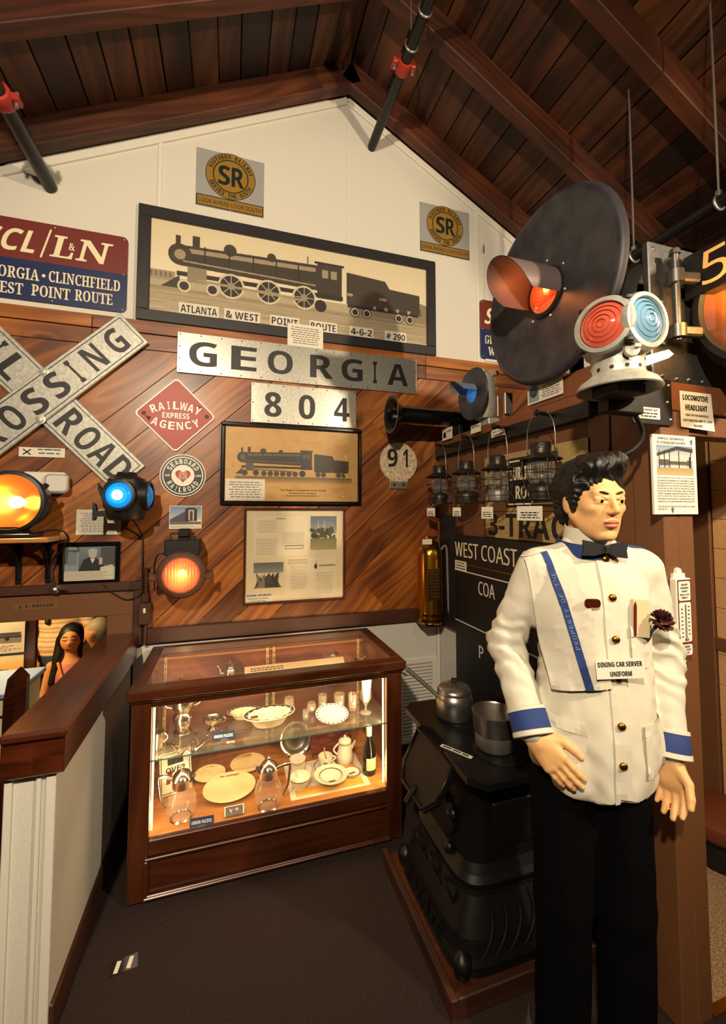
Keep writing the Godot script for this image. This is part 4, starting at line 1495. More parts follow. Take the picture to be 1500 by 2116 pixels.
func stuff(st: SurfaceTool, called: String, m: Material, parent: Node) -> void:
	part(st, called, m, parent).set_meta("kind", "stuff")
const FRONT := Basis(Vector3(1, 0, 0), Vector3(0, 0, 1), Vector3(0, -1, 0))   # lathe axis (y) to +z
const WEST := Basis(Vector3(0, 0, 1), Vector3(-1, 0, 0), Vector3(0, -1, 0))    # lathe axis (y) to -x
func small_light(p: Vector3, c: Color, e: float, called: String, size := 0.03) -> void:
	var l := OmniLight3D.new()
	l.name = called
	l.position = p
	l.light_color = c
	l.light_energy = e
	l.light_size = size
	l.omni_range = 6.0
	l.omni_attenuation = 2.0
	l.shadow_enabled = true
	add_child(l, true)
# ribbed round lens: rings stand proud
func ring_lens(st: SurfaceTool, r: float, dome: float, rings: int, xf: Transform3D) -> void:
	var prof := []
	for i in rings:
		var r0 := r * i / rings
		var r1 := r * (i + 0.72) / rings
		var r2 := r * (i + 1.0) / rings
		prof.append(Vector2(r0, dome * (1.0 - pow(r0 / r, 2)) + (0.004 if i > 0 else 0.0)))
		prof.append(Vector2(r1, dome * (1.0 - pow(r1 / r, 2)) + 0.003))
		prof.append(Vector2(r2, dome * (1.0 - pow(r2 / r, 2)) - 0.001))
	prof.reverse()
	lathe(st, prof, xf, 36, 0.9)
func cord(parent: Node, pts: Array, r: float, m: Material, called := "cord") -> void:
	var c := Curve3D.new()
	for i in pts.size():
		var t: Vector3 = (pts[mini(i + 1, pts.size() - 1)] - pts[maxi(i - 1, 0)]) / 6.0
		c.add_point(pts[i], -t, t)
	var q := []
	for k in 33:
		q.append(c.sample_baked(c.get_baked_length() * k / 32.0, true))
	var st := mb()
	tube(st, q, r, 6)
	part(st, called, m, parent)
func build_left_lamps() -> void:
	# shelf with iron brackets
	var o := thing("lamp_shelf", "worn wooden shelf on black iron brackets under the glowing headlamp", "shelf", Vector3(-1.12, 1.475, ZB))
	var st := mb()
	box(st, Vector3(0, 0.010, 0.145), Vector3(0.60, 0.022, 0.29), Basis(), 0.003, Vector2(0.3, 0.2))
	part(st, "board", M.deck, o)
	for x in [0.08, 0.21]:
		st = mb()
		box(st, Vector3(x, -0.115, 0.006), Vector3(0.026, 0.23, 0.012), Basis(), 0.003)
		box(st, Vector3(x, -0.006, 0.12), Vector3(0.026, 0.012, 0.24), Basis(), 0.003)
		var arc := []
		for k in 9:
			var a := PI / 2 * k / 8
			arc.append(Vector3(x, -0.20 + 0.19 * sin(a), 0.012 + 0.19 * (1 - cos(a))))
		tube(st, arc, 0.011, 8)
		part(st, "bracket", M.iron, o)
	# glowing headlamp
	o = thing("headlamp", "large lit brass-rimmed headlamp glowing yellow on the wooden shelf", "lamp", Vector3(-0.995, 1.498, -2.42))
	var c := Vector3(0, 0.168, 0)
	st = mb()
	lathe(st, [Vector2(0, -0.17), Vector2(0.09, -0.165), Vector2(0.125, -0.12), Vector2(0.135, 0.0), Vector2(0.148, 0.005), Vector2(0.152, 0.02), Vector2(0.146, 0.038), Vector2(0.131, 0.042), Vector2(0.128, 0.03)], Transform3D(FRONT, c), 40)
	part(st, "housing", M.lamp_black, o)
	st = mb()
	lathe(st, [Vector2(0.128, 0.03), Vector2(0.118, -0.005), Vector2(0.095, -0.045), Vector2(0.06, -0.08), Vector2(0.0, -0.10)], Transform3D(FRONT, c), 40)
	part(st, "lamp_reflector", mat(Color(0.95, 0.72, 0.38), 0.22, 1.0), o)
	st = mb()
	lathe(st, [Vector2(0, 0.03), Vector2(0.018, 0.025), Vector2(0.03, 0.005), Vector2(0.028, -0.02), Vector2(0.016, -0.05), Vector2(0.014, -0.085)], Transform3D(FRONT, c + Vector3(0.012, 0, -0.012)), 20)
	part(st, "lamp_bulb", glow(Color(1.0, 0.80, 0.48), 6.0), o)
	st = mb()
	lathe(st, [Vector2(0, 0.028), Vector2(0.127, 0.024)], Transform3D(FRONT, c), 32)
	part(st, "pane", M.pane, o)
	st = mb()
	box(st, Vector3(0, 0.009, -0.02), Vector3(0.20, 0.018, 0.16), Basis(), 0.003)
	prism(st, PackedVector2Array([Vector2(-0.07, 0.015), Vector2(0.07, 0.015), Vector2(0.04, 0.05), Vector2(-0.04, 0.05)]), -0.06, 0.03)
	part(st, "foot", M.iron, o)
	st = mb()
	box(st, Vector3(0.135, 0.245, 0.01), Vector3(0.02, 0.03, 0.03), Basis(Vector3(0, 0, 1), -0.7), 0.004)
	part(st, "latch", M.iron, o)
	cord(o, [Vector3(0.09, 0.02, -0.05), Vector3(0.20, 0.03, -0.02), Vector3(0.22, -0.02, -0.06), Vector3(0.17, -0.06, -0.14), Vector3(0.11, -0.16, -0.17), Vector3(0.13, -0.27, -0.17), Vector3(0.19, -0.29, -0.16)], 0.005, M.rubber)
	small_light(Vector3(-0.983, 1.666, -2.37), Color(1.0, 0.76, 0.44), 0.2, "headlamp_light")
	# white twin emergency lamp
	o = thing("emergency_light", "white plastic emergency lamp box with a frosted rounded lens", "lamp", Vector3(-0.925, 1.772, ZB))
	st = mb()
	box(st, Vector3(-0.01, 0.0, 0.018), Vector3(0.185, 0.115, 0.036), Basis(), 0.006)
	part(st, "base", M.trim_white, o)
	st = mb()
	prism(st, rect(0.108, 0.098, 0.022), 0.036, 0.058, at(0.055, -0.003))
	part(st, "lens_rim", M.zinc, o)
	st = mb()
	prism(st, rect(0.092, 0.082, 0.018), 0.058, 0.063, at(0.055, -0.003))
	part(st, "lens", mat(Color(0.80, 0.79, 0.75), 0.25), o)
	# blue marker lamp
	o = thing("marker_lamp", "black railroad marker lamp with a glowing blue lens on a wall bracket", "lamp", Vector3(-0.516, 1.575, -2.46))
	st = mb()
	lathe(st, [Vector2(0, 0.0), Vector2(0.075, 0.0), Vector2(0.088, 0.012), Vector2(0.092, 0.05), Vector2(0.104, 0.07), Vector2(0.108, 0.12), Vector2(0.104, 0.175), Vector2(0.085, 0.205), Vector2(0.088, 0.215), Vector2(0.05, 0.232), Vector2(0.045, 0.25), Vector2(0.0, 0.255)], Transform3D(), 36)
	part(st, "body", M.lamp_black, o)
	var turn := Basis(Vector3.UP, -0.12)
	for k in 2:
		var b := turn * (FRONT if k == 0 else Basis(Vector3.UP, PI / 2) * FRONT)
		var ax: Vector3 = b * Vector3(0, 1, 0)
		var xf := Transform3D(b, Vector3(0, 0.128, 0) + ax * 0.09)
		st = mb()
		lathe(st, [Vector2(0.078, -0.03), Vector2(0.078, 0.025), Vector2(0.066, 0.028), Vector2(0.064, 0.012)], xf, 32)
		part(st, "lens_hood", M.lamp_black, o)
		st = mb()
		ring_lens(st, 0.064, 0.022, 4, xf * Transform3D(Basis(), Vector3(0, 0.012, 0)))
		var lm := mat(Color(0.10, 0.42, 0.62), 0.12)
		lm.emission_enabled = true
		lm.emission = Color(0.10, 0.50, 0.78)
		lm.emission_energy_multiplier = 0.9 if k == 0 else 0.35
		part(st, "lamp_lens", lm, o, "glowing blue glass")
		if k == 0:
			st = mb()
			lathe(st, [Vector2(0, 0.045), Vector2(0.018, 0.043), Vector2(0.026, 0.036)], xf, 20)
			part(st, "lamp_bulb_spot", glow(Color(0.78, 0.93, 1.0), 3.0), o)
	st = mb()
	prism(st, PackedVector2Array([Vector2(-0.06, 0.055), Vector2(-0.13, 0.05), Vector2(-0.138, 0.085), Vector2(-0.15, 0.09), Vector2(-0.15, 0.0), Vector2(-0.138, 0.0), Vector2(-0.132, 0.022), Vector2(-0.06, 0.018)]), -0.012, 0.012)
	part(st, "bracket", M.lamp_black, o)
	st = mb()
	box(st, Vector3(-0.112, 0.15, 0.02), Vector3(0.018, 0.05, 0.02), Basis(Vector3(0, 0, 1), 0.3), 0.004)
	tube(st, [Vector3(-0.10, 0.13, 0.02), Vector3(-0.125, 0.19, 0.02)], 0.006, 8)
	part(st, "hinge", M.lamp_black, o)
	st = mb()
	box2(st, Vector3(-0.03, 0.10, -0.18), Vector3(0.03, 0.15, -0.08), 0.004)
	part(st, "wall_arm", M.lamp_black, o)
	cord(o, [Vector3(0.02, 0.0, -0.08), Vector3(0.05, -0.09, -0.16), Vector3(0.055, -0.3, -0.165), Vector3(0.06, -0.38, -0.16)], 0.004, M.rubber)
	small_light(Vector3(-0.535, 1.703, -2.31), Color(0.35, 0.75, 1.0), 0.06, "marker_lamp_light")
	# rusty ribbed lamp
	o = thing("rusty_headlight", "rusty round lamp with ribbed pink glass lit from inside", "lamp", Vector3(-0.241, 1.165, -2.47))
	c = Vector3(0, 0.118, 0)
	st = mb()
	lathe(st, [Vector2(0, -0.16), Vector2(0.06, -0.155), Vector2(0.10, -0.10), Vector2(0.112, -0.02), Vector2(0.125, 0.0), Vector2(0.126, 0.02), Vector2(0.112, 0.036), Vector2(0.094, 0.04), Vector2(0.090, 0.028)], Transform3D(FRONT, c), 40)
	part(st, "housing", M.rust, o)
	st = mb()
	lathe(st, [Vector2(0.09, 0.028), Vector2(0.085, 0.0), Vector2(0.06, -0.05), Vector2(0.0, -0.075)], Transform3D(FRONT, c), 32)
	part(st, "lamp_reflector", mat(Color(0.85, 0.62, 0.5), 0.25, 0.9), o)
	st = mb()
	lathe(st, [Vector2(0, 0.022), Vector2(0.016, 0.014), Vector2(0.022, -0.006), Vector2(0.012, -0.04)], Transform3D(FRONT, c + Vector3(0, 0.004, -0.004)), 16)
	part(st, "lamp_bulb", glow(Color(1.0, 0.74, 0.36), 4.0), o)
	st = mb()
	lathe(st, [Vector2(0, 0.036), Vector2(0.091, 0.03)], Transform3D(FRONT, c), 32)
	var pg := glass(0.38, Color(0.86, 0.56, 0.46))
	part(st, "lens", pg, o, "pink ribbed glass")
	for k in 11:
		var x := -0.075 + k * 0.015
		var hh := sqrt(maxf(0.0, 0.086 * 0.086 - x * x))
		st = mb()
		tube(st, [c + Vector3(x, -hh, 0.036), c + Vector3(x, hh, 0.036)], 0.0034, 6)
		part(st, "lens_rib", pg, o)
	for s: float in [-1.0, 1.0]:
		st = mb()
		box(st, c + Vector3(s * 0.138, -0.01, 0.012), Vector3(0.045, 0.034, 0.03), Basis(Vector3(0, 0, 1), s * 0.25), 0.006)
		tube(st, [c + Vector3(s * 0.152, -0.035, 0.014), c + Vector3(s * 0.152, 0.018, 0.014)], 0.008, 8)
		part(st, "clamp", M.rust, o)
	st = mb()
	box(st, Vector3(0.0, 0.262, -0.06), Vector3(0.178, 0.085, 0.16), Basis(), 0.005)
	part(st, "junction_box", M.lamp_black, o)
	st = mb()
	tube(st, [Vector3(-0.06, 0.30, 0.0), Vector3(-0.06, 0.338, 0.0), Vector3(0.06, 0.338, 0.0), Vector3(0.06, 0.30, 0.0)], 0.0045, 6)
	part(st, "handle", M.iron, o)
	st = mb()
	box2(st, Vector3(-0.028, 0.30, -0.16), Vector3(0.028, 0.36, -0.05), 0.004)
	part(st, "mount", M.iron, o)
	cord(o, [Vector3(-0.085, 0.235, 0.0), Vector3(-0.12, 0.225, 0.0), Vector3(-0.145, 0.16, -0.06), Vector3(-0.15, 0.02, -0.12)], 0.004, M.rubber)
	small_light(Vector3(-0.241, 1.287, -2.40), Color(1.0, 0.68, 0.36), 0.045, "rusty_headlight_light")
	# white cord knob and loose cord on the brown board
	o = thing("cord_grommet", "white round cord grommet on the rail with a looping black cord", "grommet", Vector3(-0.865, 1.212, ZB + 0.03))
	st = mb()
	lathe(st, [Vector2(0, 0.03), Vector2(0.012, 0.028), Vector2(0.022, 0.018), Vector2(0.024, 0.0)], Transform3D(FRONT, Vector3.ZERO), 18)
	part(st, "knob", M.alu, o)
	cord(o, [Vector3(0.22, 0.012, 0.004), Vector3(0.27, -0.04, -0.01), Vector3(0.33, -0.075, -0.012), Vector3(0.39, -0.06, -0.004), Vector3(0.415, -0.03, 0.0)], 0.0035, M.rubber)

# ---------- display case ----------
const CX0 := -0.379
const CX1 := 0.839
const CZ0 := -2.0
const CZ1 := -2.60
const CH := 0.876
const DECK := 0.245
const MID := 0.562
const UPP := 0.715
func build_case() -> void:
	var o := thing("display_case", "dark wooden museum display case with glass front and top, lit inside", "display case", Vector3((CX0 + CX1) / 2, 0, (CZ0 + CZ1) / 2))
	var inv := -o.position
	var u := func() -> Vector2: return Vector2(rng.randf() * 0.4, rng.randf())
	var st := mb()
	box2(st, inv + Vector3(CX0 + 0.03, 0, CZ1 + 0.02), inv + Vector3(CX1 - 0.03, 0.02, CZ0 - 0.05))
	part(st, "plinth", M.dark, o)
	# front stiles and rails
	for e in [[CX0, CX0 + 0.077], [CX1 - 0.08, CX1]]:
		st = mb()
		box2(st, inv + Vector3(e[0], 0.014, CZ0 - 0.03), inv + Vector3(e[1], 0.832, CZ0), 0.003, u.call())
		part(st, "stile", M.maho, o)
	st = mb()
	box2(st, inv + Vector3(CX0 + 0.077, 0.19, CZ0 - 0.03), inv + Vector3(CX1 - 0.08, 0.252, CZ0 - 0.001), 0.003, u.call())
	part(st, "rail", M.maho, o)
	st = mb()
	box2(st, inv + Vector3(CX0 + 0.077, 0.792, CZ0 - 0.03), inv + Vector3(CX1 - 0.08, 0.832, CZ0 - 0.001), 0.003, u.call())
	part(st, "rail", M.maho, o)
	st = mb()
	box2(st, inv + Vector3(CX0 + 0.05, 0.014, CZ0 - 0.03), inv + Vector3(CX1 - 0.05, 0.20, CZ0 - 0.012), 0.0, u.call())
	part(st, "front_panel", M.maho, o)
	# moulding round the lower panel
	st = mb()
	var pw := CX1 - CX0 - 0.14
	var mx := (CX0 + CX1) / 2
	for m in [[0.016, 0.010], [0.009, 0.018]]:
		frame(st, pw + 0.02 - m[1], 0.178 - m[1], 0.012, 0, m[0], Transform3D(Basis(), inv + Vector3(mx, 0.103, CZ0 - 0.006)), 0.003)
	part(st, "moulding", M.maho, o)
	# sides, back, deck
	for s in [[CX0, CX0 + 0.02], [CX1 - 0.02, CX1]]:
		st = mb()
		box2(st, inv + Vector3(s[0], 0.014, CZ1), inv + Vector3(s[1], 0.832, CZ0 - 0.03), 0.002, u.call())
		part(st, "side_panel", M.maho, o)
	st = mb()
	box2(st, inv + Vector3(CX0 + 0.02, 0.014, CZ1), inv + Vector3(CX1 - 0.02, 0.832, CZ1 + 0.012), 0.0, u.call())
	part(st, "back_panel", wood_mat(M.cedar[0].albedo_texture, Color(0.80, 0.66, 0.52), 0.4, 0.2), o)
	st = mb()
	box2(st, inv + Vector3(CX0 + 0.02, DECK - 0.018, CZ1 + 0.012), inv + Vector3(CX1 - 0.02, DECK, CZ0 - 0.03), 0.0, u.call())
	part(st, "deck", M.deck, o)
	st = mb()
	for y in [0.30, 0.80]:
		box2(st, inv + Vector3(CX0 + 0.02, y, CZ1 + 0.012), inv + Vector3(CX1 - 0.02, y + 0.016, CZ1 + 0.022), 0.003, u.call())
	part(st, "back_cleat", M.deck, o)
	# shelf standards
	for x in [CX0 + 0.055, 0.225, 0.262, CX1 - 0.055]:
		st = mb()
		box2(st, inv + Vector3(x - 0.008, 0.27, CZ1 + 0.020), inv + Vector3(x + 0.008, 0.82, CZ1 + 0.028), 0.001)
		var sd := part(st, "shelf_standard", mat(Color(0.80, 0.72, 0.55), 0.35, 0.5), o)
		st = mb()
		for k in 17:
			box(st, inv + Vector3(x, 0.29 + k * 0.031, CZ1 + 0.0285), Vector3(0.004, 0.016, 0.001))
		stuff(st, "slots", M.ink, sd)
	# glass shelves on brackets
	for e in [[MID, -2.03, "lower"], [UPP, -2.22, "upper"]]:
		st = mb()
		box2(st, inv + Vector3(CX0 + 0.035, e[0] - 0.007, CZ1 + 0.03), inv + Vector3(CX1 - 0.04, e[0], e[1] - 0.001))
		part(st, "glass_shelf", M.pane_tint, o)
		st = mb()
		box2(st, inv + Vector3(CX0 + 0.035, e[0] - 0.0065, e[1]), inv + Vector3(CX1 - 0.04, e[0] - 0.0005, e[1] + 0.0015))
		part(st, "shelf_edge", M.shelf_edge, o)
		for x in [CX0 + 0.055, 0.243, CX1 - 0.055]:
			st = mb()
			prism(st, PackedVector2Array([Vector2(0, -0.045), Vector2(0, -0.007), Vector2(0.24, -0.007), Vector2(0.24, -0.016)]), -0.002, 0.002, Transform3D(Basis(Vector3(0, 0, 1), Vector3(0, 1, 0), Vector3(-1, 0, 0)), inv + Vector3(x, e[0], CZ1 + 0.028)))
			part(st, "shelf_bracket", M.zinc, o)
	# top: moulded frame with a pane
	st = mb()
	var zc := (CZ0 + 0.028 + CZ1) / 2
	var zd := CZ0 + 0.028 - CZ1
	var tw := CX1 - CX0 + 0.03
	for e in [[0.075, zc + zd / 2 - 0.0375, tw], [0.03, zc - zd / 2 + 0.015, tw]]:
		box(st, inv + Vector3(mx, 0.854, e[1]), Vector3(e[2], 0.044, e[0]), Basis(), 0.006, u.call())
	for s: float in [-1.0, 1.0]:
		box(st, inv + Vector3(mx + s * (tw / 2 - 0.03), 0.854, zc - 0.02), Vector3(0.06, 0.0438, zd - 0.106), Basis(), 0.005, u.call())
	part(st, "top_frame", M.maho, o)
	st = mb()
	box(st, inv + Vector3(mx, 0.826, zc + zd / 2 - 0.030), Vector3(tw - 0.014, 0.016, 0.03), Basis(), 0.006, u.call())
	part(st, "cove_moulding", M.maho, o)
	st = mb()
	box2(st, inv + Vector3(CX0 + 0.04, 0.866, CZ1 + 0.028), inv + Vector3(CX1 - 0.04, 0.872, CZ0 - 0.045))
	part(st, "top_pane", M.pane, o)
	st = mb()
	box2(st, inv + Vector3(CX0 + 0.072, 0.248, CZ0 - 0.022), inv + Vector3(CX1 - 0.076, 0.796, CZ0 - 0.017))
	part(st, "front_pane", M.pane, o)
	# light tubes up the front corners and under the top rail
	var glowm := glow(Color(1.0, 0.84, 0.60), 3.0)
	for x in [CX0 + 0.083, CX1 - 0.087]:
		st = mb()
		box2(st, inv + Vector3(x - 0.004, 0.27, CZ0 - 0.040), inv + Vector3(x + 0.004, 0.785, CZ0 - 0.034), 0.001)
		part(st, "light_tube", glowm, o)
		var a := AreaLight3D.new()
		a.name = "case_side_light"
		a.area_size = Vector2(0.012, 0.50)
		a.light_color = Color(1.0, 0.80, 0.53)
		a.light_energy = 0.4
		a.shadow_enabled = true
		var side := 1.0 if x < 0.2 else -1.0
		a.transform = Transform3D(Basis(), Vector3(x + side * 0.006, 0.528, CZ0 - 0.044)).looking_at(Vector3(x + side * 0.6, 0.45, CZ1), Vector3.UP)
		add_child(a, true)
	st = mb()
	box2(st, inv + Vector3(CX0 + 0.09, 0.784, CZ0 - 0.044), inv + Vector3(CX1 - 0.09, 0.790, CZ0 - 0.034), 0.001)
	part(st, "light_tube", glowm, o)
	var al := AreaLight3D.new()
	al.name = "case_top_light"
	al.area_size = Vector2(1.0, 0.012)
	al.light_color = Color(1.0, 0.80, 0.53)
	al.light_energy = 0.7
	al.shadow_enabled = true
	al.transform = Transform3D(Basis(), Vector3(mx, 0.780, CZ0 - 0.04)).looking_at(Vector3(mx, 0.30, CZ1 + 0.18), Vector3.UP)
	add_child(al)
	st = mb()
	box(st, inv + Vector3(CX1 + 0.012, 0.80, CZ0 - 0.01), Vector3(0.05, 0.006, 0.006), Basis(Vector3(0, 0, 1), -0.5), 0.001)
	part(st, "lock_hook", M.iron, o)

# ---------- things inside the case ----------
func dish(prof: Array, sx: float, sz: float, st: SurfaceTool, y := 0.0, seg := 40) -> void:
	lathe(st, prof, Transform3D(Basis(Vector3(sx, 0, 0), Vector3(0, 1, 0), Vector3(0, 0, sz)), Vector3(0, y, 0)), seg)
func loop_handle(st: SurfaceTool, x0: float, y0: float, x1: float, y1: float, out_: float, r: float) -> void:
	var pts := []
	for k in 13:
		var t := k / 12.0
		var y := lerpf(y0, y1, t)
		var x := lerpf(x0, x1, t) + sin(PI * t) * out_
		pts.append(Vector3(x, y, 0))
	tube(st, pts, r, 8)
func build_case_things() -> void:
	var rg := RandomNumberGenerator.new()
	rg.seed = 9
	# --- bottom deck ---
	for e in [[372, 1706, "glass pitcher with silver lid beside the posted card in the case", 0.9, PI * 0.95], [556, 1682, "glass pitcher with silver lid and tall bent handle at the middle of the case", 1.0, -0.15]]:
		var p := ony(e[0], e[1], DECK)
		p.z -= 0.05
		var o := thing("glass_pitcher", e[2], "pitcher", Vector3(p.x, DECK, p.z), "silver-lidded pitchers in the case")
		o.rotation.y = e[4]
		o.scale = Vector3.ONE * 1.02
		var st := mb()
		lathe(st, [Vector2(0, 0.004), Vector2(0.042, 0.003), Vector2(0.046, 0.008), Vector2(0.058, 0.03), Vector2(0.064, 0.055), Vector2(0.058, 0.09), Vector2(0.042, 0.125), Vector2(0.036, 0.14)], Transform3D(), 32)
		part(st, "glass_body", M.glassware, o)
		st = mb()
		lathe(st, [Vector2(0.046, 0.0), Vector2(0.047, 0.004), Vector2(0.040, 0.009), Vector2(0.038, 0.006)], Transform3D(), 32)
		part(st, "foot_ring", M.silver, o)
		st = mb()
		lathe(st, [Vector2(0.037, 0.132), Vector2(0.040, 0.138), Vector2(0.039, 0.165), Vector2(0.044, 0.172), Vector2(0.040, 0.18), Vector2(0.03, 0.195), Vector2(0.012, 0.204), Vector2(0.006, 0.208), Vector2(0.008, 0.216), Vector2(0.0, 0.224)], Transform3D(), 28)
		prism(st, PackedVector2Array([Vector2(-0.036, 0.15), Vector2(-0.058, 0.176), Vector2(-0.036, 0.176)]), -0.012, 0.012)
		part(st, "lid", M.silver, o)
		st = mb()
		tube(st, [Vector3(0.036, 0.168, 0), Vector3(0.07, 0.180, 0), Vector3(0.095, 0.183, 0), Vector3(0.098, 0.165, 0), Vector3(0.088, 0.09, 0), Vector3(0.066, 0.045, 0)], [0.006, 0.008, 0.008, 0.008, 0.007, 0.005], 8)
		part(st, "handle", M.silver, o)
	for e in [[433, 1607, 0.062, "small cream oval plate lettered in brown beside the posted card", 0.047], [512, 1586, 0.072, "medium cream oval plate lettered in brown at the back of the deck", 0.055], [474, 1642, 0.098, "largest cream oval plate lettered in brown between the pitchers", 0.072]]:
		var p := ony(e[0], e[1], DECK + 0.012)
		var o := thing("oval_plate", e[3], "plate", Vector3(p.x, DECK + 0.001, p.z - 0.015), "cream oval plates on the case deck")
		var st := mb()
		var k: float = e[2] / 0.1
		var tilt := Basis(Vector3.RIGHT, 0.28)
		var xf := Transform3D(tilt * Basis(Vector3(1.25 * k, 0, 0), Vector3(0, k, 0), Vector3(0, 0, 0.85 * k)), Vector3(0, 0.028 * k, 0))
		lathe(st, [Vector2(0, 0.002), Vector2(0.05, 0.0), Vector2(0.065, 0.004), Vector2(0.098, 0.014), Vector2(0.1, 0.017), Vector2(0.096, 0.018), Vector2(0.064, 0.009), Vector2(0, 0.007)], xf, 44)
		part(st, "plate", M.china_cream, o)
		st = mb()
		letters(st, "The Challenger", 0.08 * k, 0.013 * k, xf * Transform3D(Basis(Vector3(1, 0, 0), Vector3(0, 0.12, -1), Vector3(0, 1, 0.12)), Vector3(0, 0.0155, -0.075)), font_serif, 0.0006, 0.3)
		part(st, "lettering", mat(Color(0.45, 0.24, 0.10), 0.4), o)
		st = mb()
		box(st, Vector3(0, 0.012 * k, -0.045 * k), Vector3(0.06 * k, 0.022 * k, 0.02), Basis(), 0.002)
		part(st, "rest", M.glassware, o)
	# standing menu card at the left
	var cp := ony(338, 1660, DECK)
	var o := thing("menu_folder", "white menu folder with dark print leaning in the left corner of the case", "menu", Vector3(-0.235, DECK, -2.33))
	var lean := Transform3D(Basis(Vector3.UP, 0.28) * Basis(Vector3.RIGHT, -0.35), Vector3(0, 0.088, 0))
	var pc := Pic.new(160, 200, Color(0.86, 0.84, 0.80))
	pc.r(6, 6, 154, 10, Color(0.1, 0.1, 0.14))
	pc.r(6, 190, 154, 194, Color(0.1, 0.1, 0.14))
	pc.r(6, 6, 10, 194, Color(0.1, 0.1, 0.14))
	pc.r(150, 6, 154, 194, Color(0.1, 0.1, 0.14))
	pc.r(40, 24, 120, 62, Color(0.12, 0.12, 0.15))
	pc.poly([[40, 90], [70, 90], [50, 150], [30, 150]], Color(0.45, 0.16, 0.14))
	print_sheet("folder", pic_mat(pc, 0.4), 0.145, 0.18, lean, o)
	words(o, "OVER", 0.09, 0.024, lean * at(0.0, 0.012, 0.0012), M.ink)
	var st := mb()
	prism(st, PackedVector2Array([Vector2(0, 0), Vector2(0.05, 0), Vector2(0, 0.14)]), -0.002, 0.002, Transform3D(Basis(Vector3.UP, PI / 2), Vector3(0, 0, -0.01)))
	part(st, "stand", M.glassware, o)
	# name blocks
	for e in [[417, 1700, DECK, "blue UNION PACIFIC name block on the deck in front of the left pitcher"], [462, 1527, MID, "blue UNION PACIFIC name block on the glass shelf"]]:
		var p := ony(e[0], e[1] + 8, e[2])
		o = thing("name_block", e[3], "name block", Vector3(p.x, e[2], maxf(p.z, -2.12) if e[2] < 0.4 else p.z - 0.02), "blue name blocks in the case")
		st = mb()
		var lx := Transform3D(Basis(Vector3.UP, -0.05) * Basis(Vector3.RIGHT, -0.3), Vector3(0, 0.022, 0))
		prism(st, rect(0.098, 0.034), 0, 0.003, lx)
		part(st, "plate", mat(Color(0.10, 0.20, 0.38), 0.35), o)
		words(o, "UNION PACIFIC", 0.084, 0.012, lx * at(0, 0, 0.003), M.white_enamel)
		st = mb()
		box(st, Vector3(0, 0.006, 0.0), Vector3(0.03, 0.012, 0.03), Basis(), 0.002)
		part(st, "stand", M.glassware, o)
	var mp := ony(484, 1692, DECK)
	o = thing("matchbook", "small navy card with a cream edge lying by the front glass", "card", Vector3(mp.x, DECK, -2.065))
	pc = Pic.new(90, 60, Color(0.84, 0.80, 0.70))
	pc.r(5, 5, 85, 60, Color(0.09, 0.11, 0.22))
	pc.circ(58, 26, 9, Color(0.75, 0.55, 0.35))
	pc.line(24, 18, 34, 44, 4, Color(0.8, 0.8, 0.8))
	pc.line(24, 30, 40, 22, 3, Color(0.8, 0.8, 0.8))
	st = mb()
	var mx := Transform3D(Basis(Vector3.RIGHT, -1.0), Vector3(0, 0.018, 0))
	prism(st, rect(0.085, 0.04), 0, 0.003, mx, Vector2(1 / 0.085, -1 / 0.04), Vector2(0.5, 0.5))
	part(st, "card", pic_mat(pc, 0.35), o)
	# paper place mat and white china on it
	o = thing("place_mat", "white and yellow paper place mat under the white china", "place mat", Vector3(0.50, DECK, -2.22))
	pc = Pic.new(200, 130, Color(0.86, 0.84, 0.78))
	pc.r(14, 96, 186, 122, Color(0.85, 0.66, 0.28))
	pc.poly([[110, 10], [186, 10], [186, 96], [150, 60]], Color(0.80, 0.60, 0.26))
	pc.circ(70, 60, 40, Color(0.78, 0.77, 0.72), 26)
	pc.r(14, 10, 60, 30, Color(0.55, 0.56, 0.58))
	st = mb()
	prism(st, rect(0.40, 0.29), 0.0, 0.001, Transform3D(Basis(Vector3.RIGHT, -PI / 2), Vector3.ZERO), Vector2(1 / 0.40, -1 / 0.29), Vector2(0.5, 0.5))
	part(st, "sheet", pic_mat(pc, 0.5), o)
	var band := mat(Color(0.28, 0.17, 0.12), 0.3)
	var D1 := DECK + 0.0012
	o = thing("china_mug", "straight white china mug on a saucer at the rear of the place mat", "mug", Vector3(0.36, D1, -2.27))
	st = mb()
	lathe(st, [Vector2(0, 0.002), Vector2(0.04, 0.0), Vector2(0.062, 0.008), Vector2(0.064, 0.010), Vector2(0.03, 0.006)], Transform3D(Basis(), Vector3(0.012, 0, -0.01)), 32)
	part(st, "saucer", M.china, o)
	st = mb()
	lathe(st, [Vector2(0, 0.01), Vector2(0.034, 0.009), Vector2(0.038, 0.014), Vector2(0.039, 0.075), Vector2(0.042, 0.082), Vector2(0.038, 0.083), Vector2(0.035, 0.078), Vector2(0.034, 0.02), Vector2(0, 0.016)], Transform3D(), 32)
	part(st, "cup", M.china, o)
	st = mb()
	lathe(st, [Vector2(0.0392, 0.066), Vector2(0.0396, 0.069)], Transform3D(), 32)
	part(st, "band", band, o)
	st = mb()
	loop_handle(st, -0.037, 0.066, -0.037, 0.03, -0.024, 0.004)
	part(st, "handle", M.china, o)
	o = thing("china_cup", "white china cup with a spoon in it on a banded saucer", "cup", Vector3(0.512, D1, -2.285))
	st = mb()
	lathe(st, [Vector2(0, 0.002), Vector2(0.035, 0.0), Vector2(0.058, 0.010), Vector2(0.06, 0.012), Vector2(0.034, 0.006)], Transform3D(), 32)
	part(st, "saucer", M.china, o)
	st = mb()
	lathe(st, [Vector2(0.0555, 0.0105), Vector2(0.058, 0.0122), Vector2(0.0598, 0.0132)], Transform3D(), 32)
	part(st, "saucer_band", band, o)
	st = mb()
